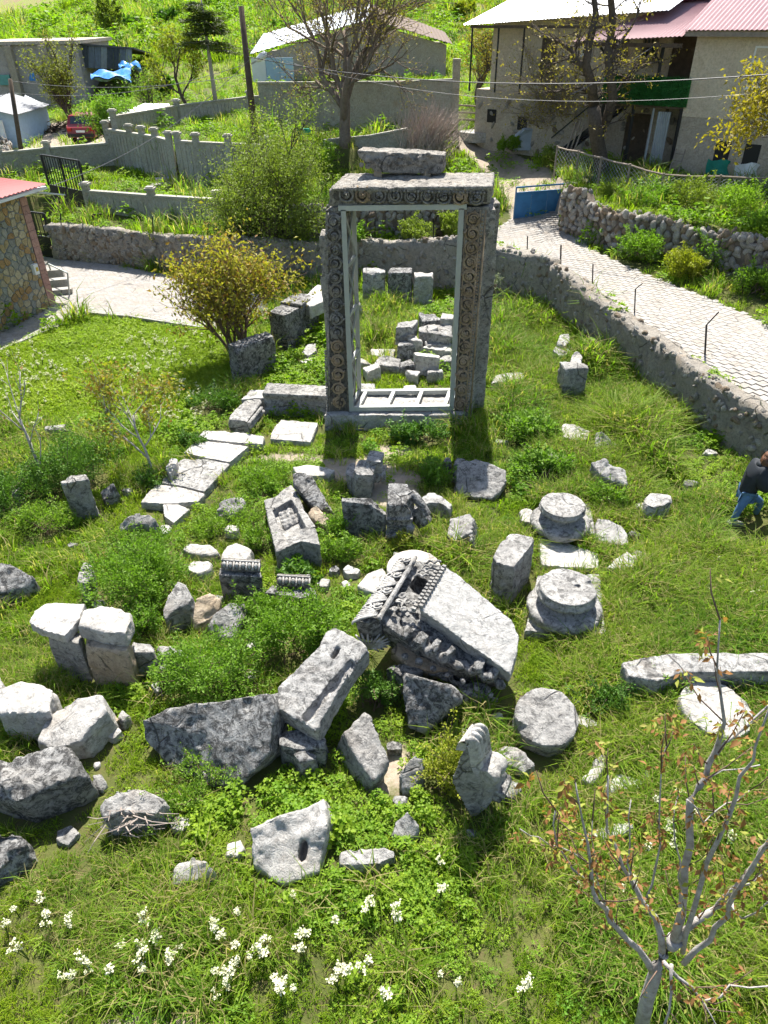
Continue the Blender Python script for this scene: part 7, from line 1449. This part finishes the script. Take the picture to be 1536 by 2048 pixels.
co = thing('conifer', 'young conifer with a bare lower trunk and flat dark branches', 'tree', (*G(434, 222, 3.3)[:2], tz1(*G(434, 222, 3.3)[:2]))); c_ = ORG[co]; m = MB(); tpz = 9.2 - c_[2]; m.tube([c_ - (0, 0, .2), c_ + (-.05, 0, tpz * .5), c_ + (-.1, 0, tpz)], [.14, .10, .03], 8); m.build('trunk', M_BARK, co, True); P = []; D = []; m = MB(); rg = random.Random(5)
for k in range(70):
    u = rg.uniform(.52, 1.0); z = tpz * u; a = rg.uniform(0, 6.28); L_ = (1.15 - u) * 2.6 * rg.uniform(.7, 1.1) + .25; d_ = np.array((math.cos(a), math.sin(a), rg.uniform(-.18, .1))); b_ = c_ + np.array((-.1 * u, 0, z)); m.tube([b_, b_ + d_ * L_], [.025, .008], 4)
    for q in range(110): s_ = rg.uniform(.15, 1); w = rg.gauss(0, .22 * L_ * (1.1 - s_) + .08); P.append(b_ + d_ * L_ * s_ + np.array((-d_[1] * w, d_[0] * w, rg.gauss(-.03, .04)))); D.append(d_ + np.array((-d_[1], d_[0], 0)) * (1 if w > 0 else -1))
m.build('branches', M_BARK, co); V, F = leaf_arrays(np.array(P), .2, .9, 8, dirs=np.array(D), aspect=.3); link('needles', tri_mesh('needles', V - c_, F), M_CONI, co, c_)
# shrubs on the hillside
hs_ = [(215, 60, 90, 24, 3.2, M_LEAFG, 'bright green young tree on the hillside above the tin shed'), (170, 20, 110, 14, 1.2, M_LEAF, 'round shrub high on the left hillside'), (75, 55, 100, 12, 1., M_LEAF, 'small shrub on the hillside above the block building'), (330, 40, 100, 16, 1.4, M_LEAFD, 'dark shrub on the hillside left of the conifer'), (285, 12, 118, 12, 1.3, M_LEAFD, 'dark shrub near the hill crest'),
       (300, 85, 88, 12, 1., M_LEAF, 'low shrub among the pale rocks of the hillside'), (265, 55, 96, 12, 1., M_LEAFD, 'small dark shrub behind the bright young tree'), (450, 20, 105, 18, 1.6, M_LEAF, 'shrub on the hillside behind the utility pole'), (880, 60, 85, 14, 1.2, M_LEAF, 'shrub on the hillside above the far house'), (930, 20, 95, 14, 1.4, M_LEAFY, 'yellowish shrub on the upper hillside'), (840, 25, 100, 12, 1.2, M_LEAFD, 'dark shrub on the upper hillside'), (980, 60, 80, 16, 1.6, M_LEAF, 'shrub beside the zinc roof'), (130, 95, 84, 12, 1., M_LEAFD, 'dark shrub directly above the tin shed'), (250, 195, 60, 14, .8, M_LEAF, 'low shrub below the blue tarpaulins'), (330, 190, 57, 12, .9, M_LEAFD, 'leafy shrub beside the thin bare shrub'), (560, 60, 90, 14, 1.2, M_LEAF, 'shrub above the far house roof')]
for k, (x, y, Y, rx, h, mt_, lab) in enumerate(hs_):
    p_ = at(x, y, Y); z = tz1(p_[0], Y); r_ = rx / FPX * Y * 1.1; bush(lab, (p_[0], Y, z), (r_, r_, h), 900, mt_, .3, lumps=7, stems=3, name='hillside_shrub', cat='shrub', group='shrubs on the hillside')
for k in range(46):
    x = random.uniform(190, 330); y = random.uniform(62, 100); Y = random.uniform(82, 94); p_ = at(x, y, Y); z = tz1(p_[0], Y); s_ = random.uniform(.4, 1.3)
    o = bpy.data.objects.new('hillside_rock', PEB[k % 12]); COL.objects.link(o); o.location = (p_[0], Y, z + .1); o.scale = (s_ * 1.4, s_, s_ * .8); o.rotation_euler = (random.uniform(-.4, .4), 0, random.uniform(0, 6)); tag(o, 'pale rock of the rocky outcrop above the tin shed', 'rock', 'rocks of the hillside outcrop')
# brambly shrubs on the court wall and garden
for x, y, z, rx, h, lab in [(640, 345, 2.1, 40, .9, 'green shrub at the foot of the big tree, left of the gate'), (480, 470, 1.35, 30, .5, 'weeds on the plastered wall beside the green tree'), (900, 470, 1.5, 22, .7, 'weeds on the strip behind the gate, right'), (830, 478, 1.45, 36, .55, 'weeds on the strip behind the gate, middle'), (700, 480, 1.45, 28, .4, 'weeds on the strip behind the gate, left'), (960, 250, 3.1, 30, .6, 'weeds below the wooden pole gate'), (1020, 300, 2.6, 26, .5, 'weeds left of the covered pile'), (1100, 330, 2.5, 22, .6, 'weeds in front of the covered pile')]:
    bpx(lab, x, y, rx, h, 1300, M_LEAF if 'left' in lab else M_LEAFG, .09, z=z, ry=.6)
PAVED += [[tuple(p_[:2]) for p_ in (fw(-10, 1, 0), fw(9, -.2, 0), fw(9, 8, 0), fw(-10, 8, 0))], [tuple(p_[:2]) for p_ in (ev(-.1, -.1, 0), ev(8, -.1, 0), ev(8, 5, 0), ev(-.1, 5, 0))]]

# ------------------------------------------------------------------ person at the right edge
def skin(name, joints, edges, mat, parent, sub=2):
    """continuous surface grown round a skeleton: joints = {key: (pos, radius)}"""
    ks = list(joints); me_ = bpy.data.meshes.new(name); me_.from_pydata([tuple(np.array(joints[k][0]) - ORG[parent]) for k in ks], [(ks.index(a), ks.index(b)) for a, b in edges], []); o = bpy.data.objects.new(name, me_); COL.objects.link(o)
    md = o.modifiers.new('skin', 'SKIN'); md.use_smooth_shade = True; sv = me_.skin_vertices[0].data
    for i, k in enumerate(ks): r_ = joints[k][1]; sv[i].radius = (r_, r_) if not hasattr(r_, '__len__') else r_; sv[i].use_root = i == 0
    s_ = o.modifiers.new('sub', 'SUBSURF'); s_.levels = sub; s_.render_levels = sub
    dg = bpy.context.evaluated_depsgraph_get(); m2 = bpy.data.meshes.new_from_object(o.evaluated_get(dg), depsgraph=dg); bpy.data.objects.remove(o); m2.name = name; m2.materials.clear(); m2.polygons.foreach_set('use_smooth', [True] * len(m2.polygons)); return link(name, m2, mat, parent, ORG[parent])
PY = 10.85; A_ = lambda x, y, dy=0.: at(x, y, PY + dy)
FOOT.append([tuple(G(x, y, 0)[:2]) for x, y in [(1440, 1030), (1560, 1020), (1560, 1110), (1430, 1100)]])
per = thing('person', 'person in a dark hooded jacket and blue jeans bending forward in the tall grass', 'person', G(1465, 1056, 0))
hip = A_(1494, 985, .1); chest = A_(1512, 945, .08); neck = A_(1524, 927, .08); head = A_(1537, 919, .06)
lk, lf = A_(1478, 1018, -.02), A_(1463, 1050, -.05); rk, rf = A_(1522, 1004, .25), A_(1507, 1036, .35); sL, sR = chest + (.03, -.15, .09), chest + (.05, .2, .09); eL, eR = A_(1524, 972, -.12), A_(1545, 970, .3); hL, hR = A_(1540, 985, -.1), A_(1556, 978, .2)
hl0 = hip + (-.02, -.09, -.03); hr0 = hip + (.03, .1, -.03); J = dict(hip=(hip, .13), belly=((hip + chest) / 2, .125), chest=(chest, .14), neck=(neck, .055), head=(head, (.095, .11)), crown=(head + (.06, 0, .07), (.08, .09)), hl=(hl0, .09), lk=(lk, .062), la=(lf + (0, 0, .07), .045), lf=(lf + (.14, -.02, .02), .04), hr=(hr0, .09), rk=(rk, .062), ra=(rf + (0, 0, .07), .045), rf=(rf + (.13, 0, .02), .04), sL=(sL, .03), eL=(eL, .034), hL=(hL, .03), sR=(sR, .03), eR=(eR, .034), hR=(hR, .03))
E_ = [('hip', 'belly'), ('belly', 'chest'), ('chest', 'neck'), ('neck', 'head'), ('head', 'crown'), ('hip', 'hl'), ('hl', 'lk'), ('lk', 'la'), ('la', 'lf'), ('hip', 'hr'), ('hr', 'rk'), ('rk', 'ra'), ('ra', 'rf'), ('chest', 'sL'), ('sL', 'eL'), ('eL', 'hL'), ('chest', 'sR'), ('sR', 'eR'), ('eR', 'hR')]
for s_, h_, dy in (('L', hL, -1), ('R', hR, 1)):
    for k in range(4): J['f%s%d' % (s_, k)] = (h_ + (.06, dy * (-.03 + .02 * k), -.04), .011); J['g%s%d' % (s_, k)] = (h_ + (.075 + .01 * (k % 2), dy * (-.03 + .02 * k), -.085), .009); E_ += [('h' + s_, 'f%s%d' % (s_, k)), ('f%s%d' % (s_, k), 'g%s%d' % (s_, k))]
    J['t' + s_] = (h_ + (.05, -dy * .045, .0), .012); E_.append(('h' + s_, 't' + s_))
skin('body', J, E_, plain('skin', (.45, .27, .19), .6), per)
jj = {k: (v[0], (np.array(v[1]) + .025).tolist() if hasattr(v[1], '__len__') else v[1] + (.08 if k[0] in 'se' else .035)) for k, v in J.items()}
jj['hem'] = (hip + (-.0, 0, .0), .165); jj['hL'] = (jj['eL'][0] * .25 + jj['hL'][0] * .75, .07); jj['hR'] = (jj['eR'][0] * .25 + jj['hR'][0] * .75, .07); jj['belly'] = (J['belly'][0], .17); jj['chest'] = (chest, .175); jj['col'] = (neck + (-.01, 0, -.01), .085); jj['hood'] = (neck + (-.09, .0, -.02), .085)
M_JACK = plain('dark_jacket', (.018, .022, .028), .75, .3, 0, .3, 8.); M_JEAN = plain('blue_jeans', (.09, .17, .30), .85, .2, 0, .25, 8.)
skin('jacket', {k: jj[k] for k in ('belly', 'hem', 'chest', 'col', 'hood', 'sL', 'eL', 'hL', 'sR', 'eR', 'hR')}, [('belly', 'hem'), ('belly', 'chest'), ('chest', 'col'), ('col', 'hood'), ('chest', 'sL'), ('sL', 'eL'), ('eL', 'hL'), ('chest', 'sR'), ('sR', 'eR'), ('eR', 'hR')], M_JACK, per)
skin('jeans', {k: (v[0], v[1] + .012) for k, v in J.items() if k in ('hip', 'hl', 'lk', 'la', 'hr', 'rk', 'ra')}, [('hip', 'hl'), ('hl', 'lk'), ('lk', 'la'), ('hip', 'hr'), ('hr', 'rk'), ('rk', 'ra')], M_JEAN, per)
for f_ in (lf, rf): m = MB(); m.prism([f_ + (-.08, -.05, .09), f_ + (.06, -.045, .09), f_ + (.2, -.03, .05), f_ + (.2, .03, .05), f_ + (.06, .045, .09), f_ + (-.08, .05, .09)], [f_ + (-.09, -.055, -.02), f_ + (.06, -.055, -.02), f_ + (.22, -.04, -.02), f_ + (.22, .04, -.02), f_ + (.06, .055, -.02), f_ + (-.09, .055, -.02)]); m.build('shoe', plain('grey_shoe', (.2, .2, .21), .7), per, True)
M_HAIR = plain('brown_hair', (.12, .055, .028), .5, .4, 0, .4, 25.); m = MB(); rg = random.Random(2)
for k in range(260):
    a, b = rg.uniform(0, 6.28), rg.uniform(-.2, 1.5); c_ = head + (.03, 0, .03); d_ = np.array((math.cos(a) * math.cos(b) * .10 - .02, math.sin(a) * math.cos(b) * .105, math.sin(b) * .12)); p0 = c_ + d_; p1 = c_ + d_ * 1.12 + np.array((-.01, 0, -.09)); p2 = c_ + d_ * (1.05) + np.array((rg.gauss(.0, .03), rg.gauss(0, .03), -.22 - rg.random() * .14)); m.tube([p0, p1, p2], [.014, .014, .005], 4)
m.build('hair', M_HAIR, per, True)
m = MB(); c_ = head + (.02, 0, .02); m.lathe([(0, -.03), (.1, 0), (.115, .06), (.09, .11), (0, .14)], c_, 14); m.build('hair_cap', M_HAIR, per, True)
for s_ in (-1, 1): m = MB(); m.lathe([(0, -.012), (.012, 0), (0, .012)], head + (.105, s_ * .035, .01), 8); m.build('eye', M_WHITE, per, True)
m = MB(); m.prism([head + (.10, -.012, .02), head + (.10, .012, .02), head + (.13, 0, -.03)], [head + (.08, -.02, -.03), head + (.08, .02, -.03), head + (.08, 0, -.035)]); m.build('nose', plain('skin_nose', (.45, .27, .19), .6), per, True)
m = MB(); m.box(head + (.10, 0, -.055), (.02, .05, .014)); m.build('mouth', plain('lips', (.4, .15, .12), .5), per)

# ------------------------------------------------------------------ white flowers
M_PET = leaf_mat('cream_petal', (.72, .70, .50), (.80, .78, .60), .3); M_STEM = leaf_mat('flower_stem', (.10, .16, .03), (.14, .2, .03), .3)
def flower_mesh(seed, mat, n=60, r=.05):
    rg = np.random.default_rng(seed); V = []; F = []; mb_ = MB(); k = rg.integers(3, 6); C = [np.array((rg.normal() * r * .6, rg.normal() * r * .6, .34 + rg.normal() * .03)) for _ in range(k)]
    for c_ in C: mb_.tube([(0, 0, -.02), (c_[0] * .4, c_[1] * .4, .2), tuple(c_)], [.005, .004, .003], 3, False)
    P = np.concatenate([c_ + rg.normal(size=(n // k + 3, 3)) * r * np.array((.24, .24, .17)) for c_ in C]); V1, F1 = leaf_arrays(P, r * .5, 1., seed, aspect=.9)
    me_ = bpy.data.meshes.new('flower_head'); b0 = len(mb_.v); me_.from_pydata(mb_.v + V1.tolist(), [], mb_.f + (F1 + b0).tolist()); me_.materials.append(M_STEM); me_.materials.append(mat); me_.polygons.foreach_set('material_index', [0] * len(mb_.f) + [1] * len(F1)); return me_
FL = [flower_mesh(k, M_PET) for k in range(6)]
def flowers(pts, label, group, sc=1.):
    for k, (x, y) in enumerate(pts):
        p_ = G(x, y + 22, 0); o = bpy.data.objects.new('white_flower', FL[k % 6]); COL.objects.link(o); o.location = (p_[0], p_[1], tz1(p_[0], p_[1])); s_ = sc * random.uniform(.55, 1.05); o.scale = (s_ * 1.1, s_ * 1.1, s_); o.rotation_euler = (random.gauss(0, .12), random.gauss(0, .12), random.uniform(0, 6)); tag(o, label, 'flower', group)
fg = [(90, 1800), (105, 1835), (145, 1830), (135, 1845), (110, 1850), (255, 1883), (285, 1890), (292, 1900), (320, 1870), (180, 1925), (192, 1930), (132, 1948), (152, 1945), (224, 1945), (318, 1885), (345, 1913), (372, 1895), (300, 1930), (300, 1940), (335, 1930), (445, 1850), (455, 1857), (440, 1862), (300, 1832), (482, 1828), (488, 1900), (510, 1895), (500, 1910), (535, 1875), (540, 1885), (490, 1915), (440, 1940), (455, 1948), (465, 1942), (437, 1985), (462, 1970), (530, 1905), (560, 1955), (565, 1945), (565, 1985), (590, 1785), (600, 1880), (615, 1860), (655, 1845), (675, 1925), (690, 1940), (720, 1935), (785, 1830), (800, 1830), (755, 1815), (880, 1780), (610, 1895), (740, 1820), (680, 1960), (770, 1980), (880, 1935), (912, 1950), (1040, 1985), (1050, 1975), (885, 1720), (590, 1970), (45, 1820), (20, 1860), (60, 1900), (1165, 1760), (1180, 1765), (1175, 1790), (1240, 1770), (1260, 1775), (1285, 1700), (1340, 1680), (1375, 1640), (1335, 1690), (1310, 1600), (1350, 1590), (1440, 1690), (1190, 1740)]
flowers(fg, 'cream white flower head in the foreground grass', 'foreground white flowers')
flowers([(1430, 1120), (1455, 1125), (1500, 1110), (1510, 1195), (1520, 1180), (1495, 1190), (1260, 1190), (1450, 1145), (1465, 1205), (1535, 1220), (1410, 1180)], 'white flower head in the tall grass below the person', 'flowers by the person')
rg = random.Random(12); lawn = []
while len(lawn) < 300:
    x, y = rg.uniform(0, 470), rg.uniform(655, 860)
    cl = math.sin(x * .021 + 1) + math.sin(y * .05 + x * .012) + rg.uniform(-1, 1)
    if y > 705 - x * .42 and x < 480 - max(0, y - 770) * .9 and cl > .15: lawn.append((x, y - 18))
flowers(lawn, 'small white flower head on the lawn left of the ruins', 'white flowers of the left lawn', .8)

# ------------------------------------------------------------------ grass and flowers, scattered as real blades
M_GR = leaf_mat('grass_blade', (.15, .30, .02), (.42, .50, .03), .62, zone=.55)
M_GRT = leaf_mat('tall_grass_blade', (.12, .27, .025), (.37, .46, .042), .62, c3=(.42, .36, .16), zone=.5)
M_CLO = leaf_mat('clover_leaf', (.14, .31, .022), (.40, .51, .034), .56, zone=.6)
M_DRY = leaf_mat('dry_grass_blade', (.42, .36, .16), (.32, .32, .09), .35)
def tuft(name, n, h, w, spread, lean, mat, seed):
    rg = np.random.default_rng(seed); V = []; F = []
    for i in range(n):
        a = rg.uniform(0, 6.283); rr = spread * math.sqrt(rg.random()); p_ = np.array((math.cos(a) * rr, math.sin(a) * rr, -.02)); b = rg.uniform(0, 6.283); d = np.array((math.cos(b), math.sin(b), 0)); s = np.array((-d[1], d[0], 0))
        H = h * rg.uniform(.55, 1.2); ln = lean * H * rg.uniform(.2, 1.3); ww = w * rg.uniform(.7, 1.3); k = len(V)
        V += [p_ - s * ww / 2, p_ + s * ww / 2, p_ + d * ln * .35 + (0, 0, H * .6) - s * ww * .42, p_ + d * ln * .35 + (0, 0, H * .6) + s * ww * .42, p_ + d * ln + (0, 0, H * (1 - .25 * min(1, lean)))]
        F += [(k, k + 1, k + 3), (k, k + 3, k + 2), (k + 2, k + 3, k + 4)]
    me_ = tri_mesh(name, V, F); me_.materials.append(mat); return bpy.data.objects.new(name, me_)
def clover(name, n, h, leaf, spread, mat, seed, flat=1.2):
    rg = np.random.default_rng(seed); P = []; D = []
    for i in range(n):
        a = rg.uniform(0, 6.283); rr = spread * math.sqrt(rg.random()); H = h * rg.uniform(.35, 1.1) * (1 - .4 * rr / spread)
        for q in range(3): b = a + q * 2.1; P.append((math.cos(a) * rr, math.sin(a) * rr, H)); D.append((math.cos(b), math.sin(b), .15))
    V, F = leaf_arrays(np.array(P), leaf, flat, seed, dirs=np.array(D), aspect=.75); me_ = tri_mesh(name, V, F); me_.materials.append(mat); return bpy.data.objects.new(name, me_)
KINDS = [tuft('short_tuft', 26, .13, .011, .13, .7, M_GR, 1), tuft('short_tuft', 26, .17, .011, .13, .8, M_GR, 2), tuft('tall_tuft', 20, .34, .011, .12, .8, M_GRT, 3), tuft('tall_tuft', 22, .42, .012, .12, 1.0, M_GRT, 4),
         clover('clover_patch', 26, .13, .034, .14, M_CLO, 5), clover('clover_patch', 30, .16, .03, .15, M_CLO, 6), clover('leafy_weed', 22, .28, .05, .12, M_CLO, 7, .6), tuft('dry_tuft', 7, .24, .005, .1, .6, M_DRY, 8)]
def scatter(name, P, rz, sc, ki, objs, mat=None, tilt=.12):
    c_ = bpy.data.collections.new(name + '_kinds')
    for i, o in enumerate(objs): o.name = '%02d_' % i + o.name; c_.objects.link(o)
    me_ = bpy.data.meshes.new(name); me_.vertices.add(len(P)); me_.vertices.foreach_set('co', np.asarray(P, float).ravel())
    rot = np.stack([RNG.normal(0, tilt, len(P)), RNG.normal(0, tilt, len(P)), rz], 1)
    for nm, typ, val, key in (('rot', 'FLOAT_VECTOR', rot, 'vector'), ('scl', 'FLOAT', np.asarray(sc, float), 'value'), ('kind', 'INT', np.asarray(ki, np.int32), 'value')):
        a = me_.attributes.new(nm, typ, 'POINT'); a.data.foreach_set(key, val.ravel())
    o = link(name, me_); ng = bpy.data.node_groups.new(name, 'GeometryNodeTree'); ng.interface.new_socket('Geometry', in_out='INPUT', socket_type='NodeSocketGeometry'); ng.interface.new_socket('Geometry', in_out='OUTPUT', socket_type='NodeSocketGeometry')
    N = ng.nodes; Lk = ng.links; gi = N.new('NodeGroupInput'); go = N.new('NodeGroupOutput'); ci = N.new('GeometryNodeCollectionInfo'); ci.inputs['Collection'].default_value = c_; ci.inputs['Separate Children'].default_value = True; ci.inputs['Reset Children'].default_value = True
    ip = N.new('GeometryNodeInstanceOnPoints'); ip.inputs['Pick Instance'].default_value = True
    def att(nm, typ):
        q = N.new('GeometryNodeInputNamedAttribute'); q.data_type = typ; q.inputs['Name'].default_value = nm; return q.outputs['Attribute']
    Lk.new(gi.outputs[0], ip.inputs['Points']); Lk.new(ci.outputs[0], ip.inputs['Instance']); Lk.new(att('rot', 'FLOAT_VECTOR'), ip.inputs['Rotation']); Lk.new(att('scl', 'FLOAT'), ip.inputs['Scale']); Lk.new(att('kind', 'INT'), ip.inputs['Instance Index']); Lk.new(ip.outputs[0], go.inputs[0])
    md = o.modifiers.new('scatter', 'NODES'); md.node_group = ng; return o
def visible(x, y, z, mar=170):
    v = np.stack([x, y, z - CAM_H], 1); d = v @ _F; u = CX + FPX * (v @ _RT) / d; w = CY - FPX * (v @ _UP) / d
    return (d > .5) & (u > -mar) & (u < 1536 + mar) & (w > -mar) & (w < 2048 + mar)
def free(x, y):
    ok = np.ones(len(x), bool)
    for p_ in FOOT:
        p_ = np.array([np.array(q)[:2] for q in p_]); c_ = p_.mean(0); w_ = np.linalg.norm(p_ - c_, axis=1)[:, None] + 1e-6; p_ = c_ + (p_ - c_) * (1 + .09 / w_); lo = p_.min(0); hi = p_.max(0); m = ok & (x > lo[0]) & (x < hi[0]) & (y > lo[1]) & (y < hi[1])
        if m.any(): ii = np.where(m)[0]; ok[ii[inpoly(x[ii], y[ii], p_)]] = False
    return ok
def field(name, label, n, x0, x1, y0, y1, dens, test=None, tall=0., grow_=1., seed=0, scale=1., kinds=None, objs=None):
    rg = np.random.default_rng(seed); x = rg.uniform(x0, x1, n); y = rg.uniform(y0, y1, n); z = tz(x, y)
    d = np.sqrt(x * x + y * y + (z - CAM_H) ** 2); keep = visible(x, y, z) & (rg.random(n) < np.clip(dens(d), 0, 1))
    if test is not None: keep &= test(x, y)
    x, y, z, d = x[keep], y[keep], z[keep], d[keep]; keep = free(x, y); dd = dirt_at(x, y) & (rg.random(len(x)) < .85); keep &= ~dd; x, y, z, d = x[keep], y[keep], z[keep], d[keep]
    a = noise2(x, y, .55, 21) + rg.normal(0, .35, len(x)); b = noise2(x, y, .8, 33) + rg.normal(0, .3, len(x)) + tall
    ki = np.where(a > .25, 4 + rg.integers(0, 2, len(x)), rg.integers(0, 2, len(x))); ki = np.where(b > .55, 2 + rg.integers(0, 2, len(x)), ki); ki = np.where((a > .5) & (b < .2) & (rg.random(len(x)) < .5), 6, ki); ki = np.where(rg.random(len(x)) < .018, 7, ki)
    sc = scale * rg.uniform(.75, 1.3, len(x)) * (1 + .35 * noise2(x, y, .9, 44)) * np.clip(d / 17, .85, 1.7)
    if kinds is not None: ki = rg.choice(kinds, len(x))
    cl_ = np.clip(noise2(x, y, .7, 91) - .25, 0, 1); sc = sc * (1 + (.8 * cl_ * np.clip((y - 4) / 5, .15, 1) if kinds is None else 0))
    o = scatter(name, np.stack([x, y, z], 1), rg.uniform(0, 6.283, len(x)), sc, ki, [k.copy() for k in (objs or KINDS)]); tag(o, label, 'grass', kind='stuff'); print(name, len(x)); return o
LAWN = [tuple(G(x, y, 0)[:2]) for x, y in [(-150, 790), (0, 712), (178, 640), (360, 658), (440, 668), (480, 760), (430, 800), (350, 850), (200, 850), (0, 850), (-150, 880)]]
INN = lambda x, y: inpoly(x, y, INNER) & ~NOGROW(x, y) & ~inpoly(x, y, LAWN)
OUT = lambda x, y: ~inpoly(x, y, INNER) & ~NOGROW(x, y)
field('meadow_grass', 'long green grass and clover growing among the fallen stones', 95000, -15, 11, 1.5, 31, lambda d: (11.5 / d) ** 1.6, INN, tall=.12, seed=1)
field('hillside_grass', 'grass on the gardens and slopes behind the ruins', 90000, -34, 34, 12, 75, lambda d: (26 / d) ** 1.5 * .55, OUT, tall=-.05, seed=2, scale=1.15)
def rightgrass(x, y): return INN(x, y) & (x > 2.6 + (y - 8) * .12 * (y < 15)) & (noise2(x, y, .5, 77) > -.35)
field('tall_grass', 'tall seeding grass between the gate, column bases and right wall', 26000, 2, 9.5, 3, 22, lambda d: (12 / d) ** 1.3, rightgrass, tall=1.2, seed=3, scale=1.3)

field('hill_grass', 'rough grass over the hill beyond the village', 60000, -75, 60, 72, 150, lambda d: .4 + 0 * d, OUT, tall=-.3, seed=5, scale=2.6)

M_LAWN = leaf_mat('lawn_blade', (.28, .42, .028), (.42, .52, .036), .58, zone=.5); LK = [tuft('lawn_tuft', 28, .11, .011, .14, .6, M_LAWN, 21), tuft('lawn_tuft', 28, .14, .011, .14, .7, M_LAWN, 22), clover('lawn_clover', 24, .10, .032, .14, M_LAWN, 23)]
field('lawn_grass', 'short bright green lawn left of the paved steps', 60000, -16, -2, 13, 24, lambda d: .55 + 0 * d, lambda x, y: inpoly(x, y, LAWN) & ~NOGROW(x, y), seed=6, scale=1.0, kinds=[0, 0, 1, 2], objs=LK)
